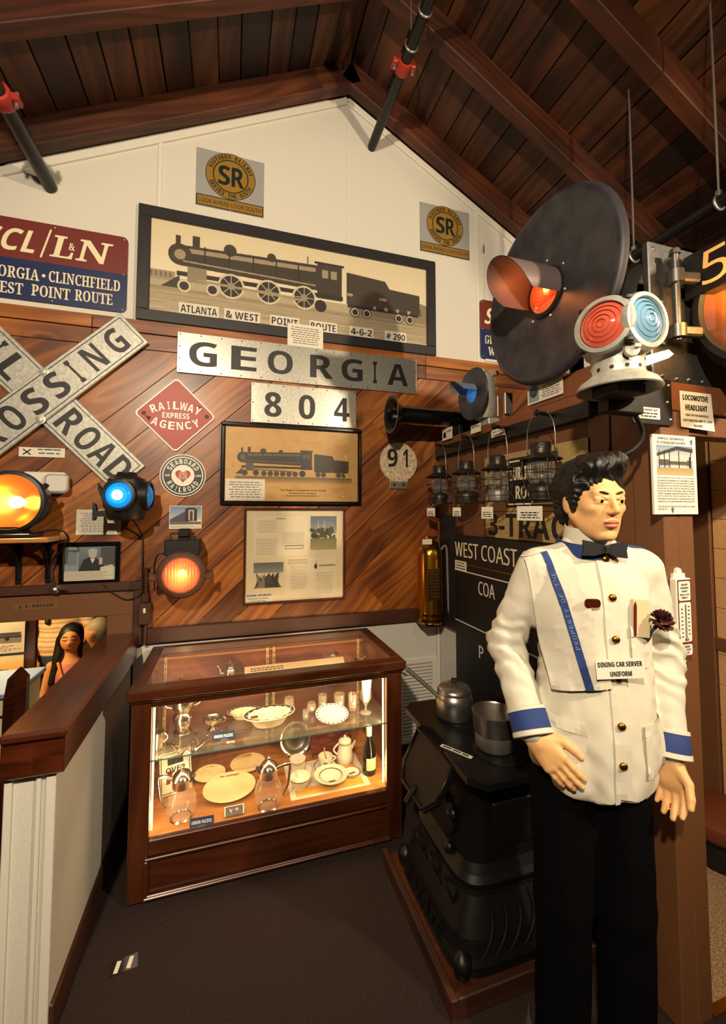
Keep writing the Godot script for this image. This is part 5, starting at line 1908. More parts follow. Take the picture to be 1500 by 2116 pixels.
	lathe(st, [Vector2(0, 0.008), Vector2(0.024, 0.007), Vector2(0.028, 0.014), Vector2(0.036, 0.04), Vector2(0.038, 0.062), Vector2(0.035, 0.062), Vector2(0.033, 0.042), Vector2(0.02, 0.016), Vector2(0, 0.014)], Transform3D(), 32)
	part(st, "cup", M.china, o)
	st = mb()
	loop_handle(st, 0.036, 0.054, 0.033, 0.026, 0.022, 0.0036)
	part(st, "handle", M.china, o)
	st = mb()
	tube(st, [Vector3(0.01, 0.016, 0), Vector3(-0.004, 0.07, 0.0), Vector3(-0.006, 0.105, -0.002)], [0.006, 0.0025, 0.005], 8)
	part(st, "spoon", M.silver, o)
	st = mb()
	box(st, Vector3(-0.006, 0.038, 0.0352), Vector3(0.02, 0.008, 0.0015), Basis(), 0.0005)
	part(st, "emblem", band, o)
	o = thing("creamer_pot", "tall white china coffee pot with a knobbed lid", "coffee pot", Vector3(0.625, D1, -2.30))
	st = mb()
	lathe(st, [Vector2(0, 0.002), Vector2(0.036, 0.0), Vector2(0.044, 0.012), Vector2(0.045, 0.04), Vector2(0.036, 0.08), Vector2(0.033, 0.105), Vector2(0.035, 0.112)], Transform3D(), 32)
	part(st, "body", M.china, o)
	st = mb()
	lathe(st, [Vector2(0.0355, 0.111), Vector2(0.034, 0.118), Vector2(0.02, 0.126), Vector2(0.006, 0.128), Vector2(0.005, 0.134), Vector2(0.008, 0.14), Vector2(0.0, 0.145)], Transform3D(), 28)
	part(st, "lid", M.china, o)
	st = mb()
	lathe(st, [Vector2(0.0345, 0.1025), Vector2(0.0352, 0.1055)], Transform3D(), 32)
	part(st, "band", band, o)
	st = mb()
	loop_handle(st, -0.034, 0.105, -0.04, 0.045, -0.026, 0.005)
	part(st, "handle", M.china, o)
	st = mb()
	tube(st, [Vector3(0.034, 0.07, 0), Vector3(0.052, 0.09, 0), Vector3(0.058, 0.106, 0)], [0.012, 0.008, 0.006], 8)
	part(st, "spout", M.china, o)
	o = thing("china_bowl", "deep white china bowl with a thin dark rim line", "bowl", Vector3(0.355, D1, -2.155))
	st = mb()
	lathe(st, [Vector2(0, 0.004), Vector2(0.026, 0.0), Vector2(0.028, 0.012), Vector2(0.046, 0.035), Vector2(0.053, 0.058), Vector2(0.050, 0.059), Vector2(0.043, 0.038), Vector2(0.02, 0.016), Vector2(0, 0.013)], Transform3D(), 36)
	part(st, "bowl", M.china, o)
	st = mb()
	lathe(st, [Vector2(0.0518, 0.052), Vector2(0.0530, 0.0556)], Transform3D(), 36)
	part(st, "rim_line", band, o)
	o = thing("soup_plate", "wide white china soup bowl with a brown inner line", "bowl", Vector3(0.512, D1, -2.155))
	st = mb()
	lathe(st, [Vector2(0, 0.003), Vector2(0.035, 0.0), Vector2(0.04, 0.004), Vector2(0.06, 0.030), Vector2(0.085, 0.038), Vector2(0.085, 0.041), Vector2(0.058, 0.035), Vector2(0.038, 0.010), Vector2(0, 0.008)], Transform3D(), 40)
	part(st, "bowl", M.china, o)
	st = mb()
	lathe(st, [Vector2(0.0555, 0.0335), Vector2(0.0585, 0.0362)], Transform3D(), 40)
	box(st, Vector3(0.004, 0.0095, 0.01), Vector3(0.034, 0.0015, 0.008), Basis(), 0.0005)
	part(st, "inner_line", band, o)
	o = thing("butter_dish", "tiny white china butter dish with a dark rim", "dish", Vector3(0.632, D1, -2.185))
	st = mb()
	lathe(st, [Vector2(0, 0.003), Vector2(0.03, 0.0), Vector2(0.042, 0.008), Vector2(0.044, 0.013), Vector2(0.041, 0.013), Vector2(0.03, 0.007), Vector2(0, 0.006)], Transform3D(), 32)
	part(st, "dish", M.china, o)
	st = mb()
	lathe(st, [Vector2(0.0405, 0.0136), Vector2(0.0443, 0.0136)], Transform3D(), 32)
	box(st, Vector3(0, 0.0075, 0.004), Vector3(0.034, 0.0015, 0.009), Basis(Vector3.UP, 0.25), 0.0005)
	part(st, "rim_line", band, o)
	# small wine bottle
	o = thing("wine_bottle", "small dark wine bottle with cream label and white capsule", "bottle", Vector3(0.722, DECK, -2.17))
	st = mb()
	lathe(st, [Vector2(0, 0.002), Vector2(0.033, 0.0), Vector2(0.036, 0.006), Vector2(0.036, 0.10), Vector2(0.030, 0.135), Vector2(0.016, 0.17), Vector2(0.0135, 0.20)], Transform3D(), 28)
	part(st, "bottle", mat(Color(0.05, 0.03, 0.02), 0.08), o)
	st = mb()
	lathe(st, [Vector2(0.0138, 0.19), Vector2(0.0148, 0.192), Vector2(0.0150, 0.236), Vector2(0.013, 0.242), Vector2(0, 0.243)], Transform3D(), 20)
	part(st, "capsule", M.white_enamel, o)
	st = mb()
	lathe(st, [Vector2(0.0364, 0.03), Vector2(0.0364, 0.09)], Transform3D(Basis(Vector3.UP, 0.7), Vector3.ZERO), 20, 0.6, PI * 0.95)
	part(st, "label_paper", M.paper_warm, o)
	# brass plate and dark panel behind
	o = thing("silver_tray", "round silver tray standing on edge against the case back", "tray", Vector3(0.375, DECK, -2.46))
	st = mb()
	lathe(st, [Vector2(0, 0.004), Vector2(0.075, 0.004), Vector2(0.082, 0.010), Vector2(0.088, 0.011), Vector2(0.088, 0.008), Vector2(0.082, 0.006), Vector2(0, 0.0)], Transform3D(Basis(Vector3.RIGHT, PI / 2 - 0.35), Vector3(0, 0.085, 0)), 40)
	part(st, "tray", M.silver, o)
	st = mb()
	for s: float in [-1.0, 1.0]:
		box(st, Vector3(s * 0.05, 0.015, 0.03), Vector3(0.012, 0.03, 0.03), Basis(), 0.003)
	stuff(st, "feet", M.silver, o)
	o = thing("menu_card", "reddish brown pictorial menu lying at the back right of the case", "menu", Vector3(0.585, DECK, -2.45))
	pc = Pic.new(160, 100, Color(0.42, 0.20, 0.14))
	for i in 30:
		pc.circ(rg.randf() * 160, rg.randf() * 100, rg.randf_range(6, 24), Color(0.42, 0.20, 0.14).lerp(Color(0.62, 0.36, 0.22) if i % 2 else Color(0.25, 0.14, 0.14), rg.randf()), rg.randf_range(3, 9))
	st = mb()
	prism(st, rect(0.25, 0.15), 0, 0.002, Transform3D(Basis(Vector3.RIGHT, -1.15), Vector3(0, 0.034, 0)), Vector2(4, -1 / 0.15), Vector2(0.5, 0.5))
	part(st, "sheet", pic_mat(pc, 0.3), o)
	# --- glass shelf ---
	o = thing("coffee_urn", "tall two-handled silver coffee pot on the glass shelf", "coffee pot", Vector3(-0.20, MID, -2.24))
	st = mb()
	lathe(st, [Vector2(0, 0.002), Vector2(0.04, 0.0), Vector2(0.042, 0.008), Vector2(0.03, 0.018), Vector2(0.043, 0.05), Vector2(0.045, 0.075), Vector2(0.034, 0.095), Vector2(0.04, 0.105), Vector2(0.052, 0.13), Vector2(0.055, 0.16), Vector2(0.050, 0.168), Vector2(0.054, 0.172)], Transform3D(), 32)
	part(st, "body", M.silver, o)
	st = mb()
	lathe(st, [Vector2(0.055, 0.171), Vector2(0.048, 0.182), Vector2(0.025, 0.196), Vector2(0.006, 0.199), Vector2(0.005, 0.208), Vector2(0.008, 0.214), Vector2(0.0, 0.224)], Transform3D(), 28)
	part(st, "lid", M.silver, o)
	for s: float in [-1.0, 1.0]:
		st = mb()
		tube(st, [Vector3(s * 0.05, 0.160, 0), Vector3(s * 0.072, 0.170, 0), Vector3(s * 0.092, 0.172, 0), Vector3(s * 0.086, 0.145, 0), Vector3(s * 0.072, 0.125, 0), Vector3(s * 0.05, 0.118, 0)], 0.0048, 8)
		part(st, "handle", M.silver, o)
	o = thing("silver_tumbler", "short silver tumbler standing in the left corner of the glass shelf", "tumbler", Vector3(-0.295, MID, -2.13))
	st = mb()
	lathe(st, [Vector2(0, 0.003), Vector2(0.024, 0.0), Vector2(0.026, 0.004), Vector2(0.03, 0.07), Vector2(0.028, 0.07), Vector2(0.024, 0.01), Vector2(0, 0.008)], Transform3D(), 24)
	part(st, "cup", M.silver, o)
	st = mb()
	loop_handle(st, 0.028, 0.06, 0.026, 0.02, 0.016, 0.003)
	part(st, "handle", M.silver, o)
	for k in 7:
		var fx: Vector3 = [Vector3(-0.225, 0, -2.10), Vector3(-0.195, 0, -2.085), Vector3(-0.16, 0, -2.09), Vector3(-0.105, 0, -2.13), Vector3(-0.08, 0, -2.115), Vector3(-0.055, 0, -2.15), Vector3(-0.13, 0, -2.16)][k]
		var kind: String = ["spoon", "knife", "fork", "fork", "spoon", "knife", "spoon"][k]
		o = thing("silver_" + kind, ["large serving spoon in front of the silver coffee pot", "silver knife lying beside the serving spoon", "silver fork leaning by the coffee pot foot", "silver fork lying between coffee pot and sauce boat", "silver teaspoon lying beside the sauce boat", "silver butter knife nearest the shelf name block", "small silver spoon behind the forks"][k], kind, Vector3(fx.x, MID, fx.z), "silver flatware on the glass shelf")
		o.rotation.y = [0.5, 0.75, -0.4, -0.5, -0.7, -0.75, 0.2][k]
		st = mb()
		tube(st, [Vector3(0, 0.003, 0.075), Vector3(0, 0.004, 0.03), Vector3(0, 0.008, -0.02), Vector3(0, 0.006, -0.03)], [0.0055, 0.003, 0.0022, 0.003], 8)
		part(st, "handle", M.silver, o)
		st = mb()
		if kind == "spoon":
			lathe(st, [Vector2(0, 0.0), Vector2(0.7, 0.12), Vector2(1.0, 0.3)], Transform3D(Basis(Vector3(0.012, 0, 0), Vector3(0, 0.012, 0), Vector3(0, 0, 0.02)), Vector3(0, 0.002, -0.048)), 18)
			part(st, "bowl", M.silver, o)
		elif kind == "knife":
			box(st, Vector3(0, 0.005, -0.06), Vector3(0.011, 0.002, 0.07), Basis(), 0.0008)
			part(st, "blade", M.silver, o)
		else:
			for t in 4:
				st = mb()
				tube(st, [Vector3(0, 0.006, -0.03), Vector3((t - 1.5) * 0.005, 0.004, -0.042), Vector3((t - 1.5) * 0.005, 0.006, -0.072)], 0.0014, 6)
				part(st, "tine", M.silver, o)
	o = thing("sauce_boat", "footed silver sauce boat behind the flatware", "sauce boat", Vector3(-0.062, MID, -2.225))
	st = mb()
	lathe(st, [Vector2(0, 0.002), Vector2(0.022, 0.0), Vector2(0.01, 0.01), Vector2(0.012, 0.02), Vector2(0.034, 0.036), Vector2(0.04, 0.056), Vector2(0.038, 0.056), Vector2(0.03, 0.038), Vector2(0, 0.026)], Transform3D(Basis(Vector3(1.25, 0, 0), Vector3.UP, Vector3(0, 0, 0.85)), Vector3.ZERO), 28)
	part(st, "bowl", M.silver, o)
	st = mb()
	loop_handle(st, 0.046, 0.052, 0.03, 0.022, 0.02, 0.003)
	part(st, "handle", M.silver, o)
	o = thing("spectacles", "tiny pair of wire loops lying on the glass shelf", "spectacles", Vector3(0.02, MID, -2.07))
	st = mb()
	for s: float in [-1.0, 1.0]:
		var rr := []
		for k in 14:
			rr.append(Vector3(s * 0.010 + cos(TAU * k / 14) * 0.008, 0.0035, sin(TAU * k / 14) * 0.006))
		tube(st, rr, 0.0015, 5, false, true)
	part(st, "wire", M.cream, o)
	for e in [[0.085, -2.30, 0.062, 1.0, "blue-edged white oval bowl at the back of the glass shelf", 0.0], [0.205, -2.195, 0.098, 1.0, "large blue-edged white oval serving dish with a spoon in it", 0.08]]:
		o = thing("serving_bowl", e[4], "serving dish", Vector3(e[0], MID, e[1]), "blue-edged serving bowls")
		o.rotation.y = e[5]
		var k: float = e[2] / 0.1
		st = mb()
		var xf := Transform3D(Basis(Vector3(1.3 * k, 0, 0), Vector3(0, k, 0), Vector3(0, 0, 0.82 * k)), Vector3.ZERO)
		lathe(st, [Vector2(0, 0.004), Vector2(0.055, 0.0), Vector2(0.06, 0.006), Vector2(0.078, 0.04), Vector2(0.1, 0.052), Vector2(0.1, 0.056), Vector2(0.076, 0.047), Vector2(0.055, 0.014), Vector2(0, 0.012)], xf, 44)
		part(st, "bowl", M.china, o)
		st = mb()
		var prof := []
		for j in 45:
			var a := TAU * j / 44
			prof.append(Vector3(cos(a) * 0.097, 0.0565, sin(a) * 0.097))
		for j in 44:
			var wob := 0.012 + 0.005 * sin(j * 2.2)
			var pa: Vector3 = prof[j]
			var pb: Vector3 = prof[j + 1]
			var ia := pa * (1 - wob / 0.097)
			var ib := pb * (1 - wob / 0.097)
			ia.y = 0.0535
			ib.y = 0.0535
			quad(st, xf * pa, xf * pb, xf * ib, xf * ia, Vector3.UP)
		part(st, "blue_edge", M.china_blue, o)
		if k > 0.8:
			st = mb()
			tube(st, [Vector3(-0.06, 0.05, 0.01), Vector3(0.0, 0.055, 0.005), Vector3(0.08, 0.058, -0.005)], [0.006, 0.003, 0.004], 8)
			lathe(st, [Vector2(0, 0.0), Vector2(0.7, 0.12), Vector2(1.0, 0.3)], Transform3D(Basis(Vector3(0.024, 0, 0), Vector3(0, 0.015, 0), Vector3(0, 0, 0.014)), Vector3(-0.07, 0.046, 0.01)), 18)
			part(st, "spoon", M.silver, o)
	o = thing("dinner_plate", "round white plate with blue scalloped rim on the glass shelf", "plate", Vector3(0.515, MID, -2.15))
	st = mb()
	var tl := Transform3D(Basis(Vector3.RIGHT, 0.16), Vector3(0, 0.014, 0))
	lathe(st, [Vector2(0, 0.003), Vector2(0.05, 0.0), Vector2(0.056, 0.005), Vector2(0.082, 0.011), Vector2(0.084, 0.014), Vector2(0.055, 0.009), Vector2(0.05, 0.006), Vector2(0, 0.006)], tl, 40)
	part(st, "plate", M.china, o)
	st = mb()
	for j in 22:
		var a := TAU * j / 22
		prism(st, disc(0.005, 7), 0, 0.0006, tl * Transform3D(Basis(Vector3.RIGHT, -PI / 2), Vector3(cos(a) * 0.077, 0.0132, sin(a) * 0.077)))
	stuff(st, "blue_scallops", M.china_blue, o)
	# glasses
	var gl := [[598, 1478, 0.030, 0.082, "tulip", "rounded stemless tulip glass with an etched emblem"], [633, 1490, 0.016, 0.045, "shot", "tiny shot glass with an etched emblem"], [645, 1474, 0.026, 0.048, "round", "small round-bellied glass behind the shot glass"], [668, 1468, 0.024, 0.074, "straight", "tall straight tumbler with an etched emblem"], [703, 1466, 0.030, 0.074, "straight", "wide straight tumbler with a dark base"], [731, 1470, 0.024, 0.085, "tall", "tall narrow glass with ringed foot"]]
	for e in gl:
		var p := ony(e[0], e[1], MID)
		o = thing("drinking_glass", e[5], "glass", Vector3(minf(p.x, 0.74), MID, clampf(p.z - 0.02, -2.5, -2.1)), "glasses on the glass shelf")
		var r: float = e[2]
		var h: float = e[3]
		var prof := [Vector2(0, 0.002), Vector2(r * 0.8, 0.0), Vector2(r * 0.95, h * 0.15), Vector2(r, h), Vector2(r * 0.94, h), Vector2(r * 0.88, h * 0.18), Vector2(0, h * 0.14)]
		if e[4] == "tulip" or e[4] == "round":
			prof = [Vector2(0, 0.002), Vector2(r * 0.55, 0.0), Vector2(r * 0.9, h * 0.2), Vector2(r, h * 0.45), Vector2(r * 0.78, h), Vector2(r * 0.74, h), Vector2(r * 0.93, h * 0.45), Vector2(r * 0.5, h * 0.1), Vector2(0, h * 0.08)]
		st = mb()
		lathe(st, prof, Transform3D(), 28)
		part(st, "bowl", M.glassware, o)
		st = mb()
		prism(st, disc(r * 0.32, 14), r * 0.95, r * 0.965, at(0, h * 0.5))
		part(st, "etching", mat(Color(0.82, 0.80, 0.74), 0.6), o)
	o = thing("napkin_goblet", "stemmed goblet holding a folded white napkin", "goblet", Vector3(0.700, MID, -2.16))
	st = mb()
	lathe(st, [Vector2(0, 0.002), Vector2(0.030, 0.0), Vector2(0.028, 0.005), Vector2(0.006, 0.012), Vector2(0.006, 0.035), Vector2(0.012, 0.045), Vector2(0.030, 0.075), Vector2(0.031, 0.11), Vector2(0.027, 0.125)], Transform3D(), 28)
	part(st, "goblet", M.glassware, o)
	st = mb()
	prism(st, PackedVector2Array([Vector2(-0.008, 0.055), Vector2(0.012, 0.06), Vector2(0.026, 0.13), Vector2(0.030, 0.178), Vector2(0.018, 0.196), Vector2(-0.006, 0.184), Vector2(-0.022, 0.19), Vector2(-0.018, 0.12)]), -0.009, 0.009)
	part(st, "napkin", M.cloth_white, o)
	# --- upper shelf ---
	o = thing("silver_teapot", "silver teapot with dark handle on the upper shelf beside the long card", "teapot", Vector3(0.015, UPP, -2.475))
	st = mb()
	lathe(st, [Vector2(0, 0.002), Vector2(0.03, 0.0), Vector2(0.036, 0.01), Vector2(0.034, 0.05), Vector2(0.028, 0.058), Vector2(0.03, 0.062), Vector2(0.02, 0.07), Vector2(0.004, 0.074), Vector2(0.006, 0.08), Vector2(0, 0.086)], Transform3D(), 28)
	part(st, "body", M.silver, o)
	st = mb()
	tube(st, [Vector3(-0.03, 0.018, 0), Vector3(-0.05, 0.02, 0), Vector3(-0.055, 0.045, 0), Vector3(-0.068, 0.062, 0)], [0.009, 0.006, 0.005, 0.004], 8)
	part(st, "spout", M.silver, o)
	st = mb()
	tube(st, [Vector3(0.03, 0.055, 0), Vector3(0.058, 0.062, 0), Vector3(0.06, 0.03, 0), Vector3(0.032, 0.015, 0)], 0.005, 8)
	part(st, "handle", M.black, o)
	o = thing("case_caption", "long pale caption card lettered DINING CAR ITEMS on the upper shelf", "notice", Vector3(0.37, UPP, -2.40))
	st = mb()
	var cx := Transform3D(Basis(Vector3.RIGHT, -1.05), Vector3(0, 0.03, 0))
	prism(st, rect(0.56, 0.085), 0, 0.002, cx)
	part(st, "card", M.paper_warm, o)
	words(o, "DINING CAR ITEMS", 0.16, 0.016, cx * at(-0.18, -0.015, 0.002), M.ink)
	st = mb()
	bars(st, 0.20, 2, 0.014, 0.006, cx * at(-0.16, 0.02, 0.002))
	stuff(st, "small_print", M.ink, o)
	o = thing("glass_jar", "clear glass jar with a silver knobbed lid on the upper shelf", "jar", Vector3(0.60, UPP, -2.475))
	st = mb()
	lathe(st, [Vector2(0, 0.002), Vector2(0.028, 0.0), Vector2(0.03, 0.005), Vector2(0.03, 0.06)], Transform3D(), 26)
	part(st, "jar", M.glassware, o)
	st = mb()
	lathe(st, [Vector2(0.031, 0.058), Vector2(0.031, 0.066), Vector2(0.012, 0.074), Vector2(0.005, 0.078), Vector2(0.008, 0.086), Vector2(0, 0.092)], Transform3D(), 24)
	part(st, "lid", M.silver, o)
	o = thing("silver_cover", "low silver covered dish in the left corner of the upper shelf", "dish", Vector3(-0.25, UPP, -2.45))
	st = mb()
	lathe(st, [Vector2(0, 0.002), Vector2(0.06, 0.0), Vector2(0.066, 0.006), Vector2(0.05, 0.018), Vector2(0.02, 0.028), Vector2(0.004, 0.03), Vector2(0.006, 0.04), Vector2(0, 0.044)], Transform3D(), 30)
	part(st, "cover", M.silver, o)
	o = thing("gravy_ladle", "small silver cup with a curled handle at the right of the upper shelf", "cup", Vector3(0.735, UPP, -2.46))
	st = mb()
	lathe(st, [Vector2(0, 0.002), Vector2(0.018, 0.0), Vector2(0.03, 0.018), Vector2(0.028, 0.018), Vector2(0, 0.006)], Transform3D(), 22)
	part(st, "cup", M.silver, o)
	st = mb()
	loop_handle(st, 0.026, 0.016, 0.05, 0.04, 0.02, 0.003)
	part(st, "handle", M.silver, o)

# ---------- signals and lamps on the partition shelf ----------
func visor(st: SurfaceTool, r: float, len_: float, xf: Transform3D, a0: float, a1: float, droop := 0.35) -> void:
	# curved hood over a lens; axis y of xf, opening between a0 and a1 left free
	var n := 20
	for side in 2:
		var rr := r if side == 0 else r - 0.003
		for k in n:
			var a := lerpf(a0, a1, float(k) / n)
			var b := lerpf(a0, a1, float(k + 1) / n)
			var ta := 2.0 * k / n - 1.0
			var tb := 2.0 * (k + 1) / n - 1.0
			var la := len_ * (1.0 - droop * ta * ta)
			var lb := len_ * (1.0 - droop * tb * tb)
			var na := xf.basis * Vector3(cos(a), 0, sin(a))
			var nb := xf.basis * Vector3(cos(b), 0, sin(b))
			var s := 1.0 if side == 0 else -1.0
			var p0 := xf * Vector3(cos(a) * rr, 0, sin(a) * rr)
			var p1 := xf * Vector3(cos(b) * rr, 0, sin(b) * rr)
			var q0 := xf * Vector3(cos(a) * rr, la, sin(a) * rr)
			var q1 := xf * Vector3(cos(b) * rr, lb, sin(b) * rr)
			tri(st, p0, p1, q1, na * s, nb * s, nb * s)
			tri(st, p0, q1, q0, na * s, nb * s, na * s)
func build_shelf_things() -> void:
	var top := 2.108
	# horn
	var o := thing("air_horn", "long black trumpet horn lying across the shelf end", "horn", Vector3(1.45, 2.227, -2.40))
	var st := mb()
	var x := Transform3D(WEST, Vector3.ZERO)
	lathe(st, [Vector2(0, -0.03), Vector2(0.045, -0.03), Vector2(0.05, 0.0), Vector2(0.052, 0.36), Vector2(0.056, 0.43), Vector2(0.07, 0.468), Vector2(0.095, 0.492), Vector2(0.118, 0.503), Vector2(0.121, 0.508), Vector2(0.115, 0.509), Vector2(0.088, 0.495), Vector2(0.062, 0.465), Vector2(0.046, 0.42), Vector2(0.0, 0.36)], x, 36)
	part(st, "bell", M.black_gloss, o)
	st = mb()
	box2(st, Vector3(-0.06, -0.117, -0.05), Vector3(0.03, -0.045, 0.05), 0.004)
	part(st, "cradle", M.lamp_black, o)
	# dwarf signal
	var dc := Vector3(1.30, 2.285, -2.045)
	o = thing("dwarf_signal", "small signal with black disc, blue lens and silver body on the shelf", "signal", Vector3(dc.x + 0.10, top, dc.z))
	var d := dc - o.position
	st = mb()
	lathe(st, [Vector2(0, 0.008), Vector2(0.052, 0.008), Vector2(0.145, 0.006), Vector2(0.148, 0.0), Vector2(0.145, -0.004), Vector2(0, -0.004)], Transform3D(WEST, d), 44)
	part(st, "disc", M.disc_black, o)
	st = mb()
	visor(st, 0.058, 0.125, Transform3D(WEST, d + Vector3(-0.008, 0, 0)), PI + 0.15, TAU - 0.15 + 0.0)
	part(st, "visor", mat(Color(0.42, 0.50, 0.58), 0.45), o)
	st = mb()
	lathe(st, [Vector2(0.05, 0.008), Vector2(0.035, 0.018), Vector2(0, 0.024)], Transform3D(WEST, d), 28)
	var bl := mat(Color(0.16, 0.42, 0.72), 0.15)
	bl.emission_enabled = true
	bl.emission = Color(0.2, 0.5, 0.85)
	bl.emission_energy_multiplier = 0.35
	part(st, "signal_lens", bl, o, "pale blue glass lens")
	st = mb()
	var bx := Transform3D(Basis(), Vector3(d.x + 0.075, 0.02, 0))
	lathe(st, [Vector2(0, 0.02), Vector2(0.05, 0.02), Vector2(0.062, 0.05), Vector2(0.066, 0.13), Vector2(0.062, 0.22), Vector2(0.052, 0.27), Vector2(0.02, 0.285), Vector2(0.0, 0.287)], bx, 26)
	part(st, "body", M.cast, o)
	st = mb()
	box(st, bx * Vector3(0.0, 0.295, 0.0), Vector3(0.04, 0.022, 0.05), Basis(), 0.006)
	tube(st, [bx * Vector3(0.02, 0.27, 0.055), bx * Vector3(0.05, 0.27, 0.055)], 0.016, 10)
	part(st, "cap", M.cast, o)
	st = mb()
	for s: float in [-1.0, 1.0]:
		box(st, Vector3(0.06, 0.11, 0.07 + s * 0.034), Vector3(0.05, 0.12, 0.012), Basis(), 0.003)
	stuff(st, "straps", M.zinc, o)
	st = mb()
	box(st, Vector3(0.06, 0.075, 0.07), Vector3(0.045, 0.15, 0.045), Basis(), 0.003)
	part(st, "wooden_post", M.brown_light, o)
	st = mb()
	box(st, Vector3(0.02, 0.02, 0.0), Vector3(0.10, 0.04, 0.10), Basis(), 0.006)
	part(st, "foot", M.cast, o)
	# wooden box carrying the large signal, with its notice
	o = thing("signal_box", "open brown wooden box on the shelf under the large disc signal", "box", Vector3(1.50, top, -1.47))
	st = mb()
	box2(st, Vector3(-0.13, 0, -0.19), Vector3(-0.112, 0.10, 0.19), 0.003)
	box2(st, Vector3(-0.112, 0, -0.19), Vector3(0.10, 0.10, -0.172), 0.003)
	box2(st, Vector3(-0.112, 0, 0.172), Vector3(0.10, 0.10, 0.19), 0.003)
	box2(st, Vector3(-0.112, 0, -0.172), Vector3(0.10, 0.012, 0.172), 0.0)
	part(st, "box", M.brown_light, o)
	o = thing("notice_card", "white notice with a small disc signal picture leaning on the wooden box", "notice", Vector3(1.362, 2.145, -1.55))
	var cm := Transform3D(FACE_W, Vector3.ZERO)
	var rg := RandomNumberGenerator.new()
	rg.seed = 12
	var p := Pic.new(220, 130, Color(0.84, 0.82, 0.77))
	p.r(8, 30, 76, 122, Color(0.50, 0.56, 0.62))
	p.circ(42, 68, 27, Color(0.16, 0.17, 0.2), 32)
	p.circ(38, 72, 8, Color(0.3, 0.3, 0.34))
	p.print_lines(88, 32, 210, 8, 11.5, 4.2, Color(0.2, 0.2, 0.2), rg, true)
	print_sheet("card", pic_mat(p, 0.5), 0.225, 0.12, cm * at(0, 0.045), o)
	words(o, "RED BLOCK SIGNAL", 0.09, 0.009, cm * at(0.03, 0.093, 0.0012), M.ink)
	# large disc signal
	var bc := Vector3(1.33, 2.60, -1.49)
	o = thing("disc_signal", "huge black round signal disc with hooded orange lens above the lanterns", "signal", Vector3(bc.x + 0.10, top + 0.012, bc.z))
	d = bc - o.position
	st = mb()
	lathe(st, [Vector2(0.09, 0.012), Vector2(0.36, 0.012), Vector2(0.372, 0.020), Vector2(0.392, 0.020), Vector2(0.402, 0.010), Vector2(0.408, -0.004), Vector2(0.400, -0.010), Vector2(0.372, 0.004), Vector2(0.0, -0.004)], Transform3D(WEST, d), 72)
	part(st, "disc", M.disc_black, o)
	st = mb()
	var lens_c := d + Vector3(-0.012, -0.01, 0.01)
	visor(st, 0.104, 0.27, Transform3D(WEST, lens_c), PI * 0.86, PI * 2.14, 0.45)
	part(st, "visor", mat(Color(0.38, 0.33, 0.33), 0.45), o)
	st = mb()
	lathe(st, [Vector2(0.105, 0.0), Vector2(0.108, 0.008), Vector2(0.095, 0.016), Vector2(0.09, 0.012)], Transform3D(WEST, lens_c), 40)
	part(st, "lens_rim", M.lamp_black, o)
	st = mb()
	ring_lens(st, 0.091, 0.02, 6, Transform3D(WEST, lens_c + Vector3(-0.008, 0, 0)))
	var ol := mat(Color(0.72, 0.36, 0.24), 0.12)
	ol.emission_enabled = true
	ol.emission = Color(0.95, 0.36, 0.16)
	ol.emission_energy_multiplier = 0.35
	part(st, "signal_lens", ol, o, "orange pink ribbed lens")
	st = mb()
	lathe(st, [Vector2(0, 0.034), Vector2(0.014, 0.032), Vector2(0.02, 0.024)], Transform3D(WEST, lens_c + Vector3(0, -0.004, 0.035)), 16)
	part(st, "lamp_bulb_spot", glow(Color(1.0, 0.72, 0.35), 4.0), o)
	st = mb()
	box2(st, d + Vector3(0.005, -0.13, -0.10), d + Vector3(0.16, 0.12, 0.10), 0.02)
	part(st, "lamp_housing", M.lamp_black, o)
	st = mb()
	tube(st, [Vector3(0.06, 0, 0), Vector3(0.06, d.y - 0.12, 0)], 0.03, 14)
	box2(st, Vector3(-0.02, 0, -0.08), Vector3(0.14, 0.02, 0.08), 0.004)
	part(st, "stand", M.lamp_black, o)
	st = mb()
	for k in 7:
		var a := TAU * k / 7 + 0.5
		lathe(st, [Vector2(0, 0.006), Vector2(0.006, 0.004), Vector2(0.008, 0)], Transform3D(WEST, d + Vector3(-0.012, sin(a) * 0.13, cos(a) * 0.13)), 8)
	stuff(st, "rivets", M.zinc, o)
	small_light(bc + Vector3(-0.10, -0.01, 0.03), Color(1.0, 0.55, 0.28), 0.03, "disc_signal_light")
	# black steel panel on the post with its label
	o = thing("steel_panel", "flat black steel plate screwed to the post behind the silver marker lamp", "plate", Vector3(1.322, 1.985, -1.018))
	st = mb()
	box(st, Vector3(0, 0, 0.003), Vector3(0.178, 0.155, 0.005), Basis(), 0.001)
	part(st, "plate", M.black, o)
	st = mb()
	for q in [Vector2(0.076, 0.058), Vector2(0.068, 0.0), Vector2(0.080, -0.058)]:
		lathe(st, [Vector2(0, 0.004), Vector2(0.004, 0.003), Vector2(0.0055, 0)], Transform3D(FRONT, Vector3(q.x, q.y, 0.0055)), 10)
	stuff(st, "screws", M.zinc, o)
	st = mb()
	prism(st, rect(0.098, 0.038), 0.0055, 0.0065, at(-0.018, -0.042))
	var lab := part(st, "label_card", M.paper, o)
	st = mb()
	letters(st, "REAR MARKER LIGHT", 0.080, 0.0065, at(-0.018, -0.031, 0.0066), null, 0.0005)
	bars(st, 0.078, 2, 0.010, 0.0045, at(-0.018, -0.045, 0.0066))
	part(st, "lettering", M.ink, lab)
	# silver marker lamp
	var mc := onz(1275, 745, -0.94)
	o = thing("caboose_marker", "silver caboose marker lamp with red and blue round lenses", "lamp", Vector3(mc.x, 1.905, mc.z))
	var k2 := 0.86
	st = mb()
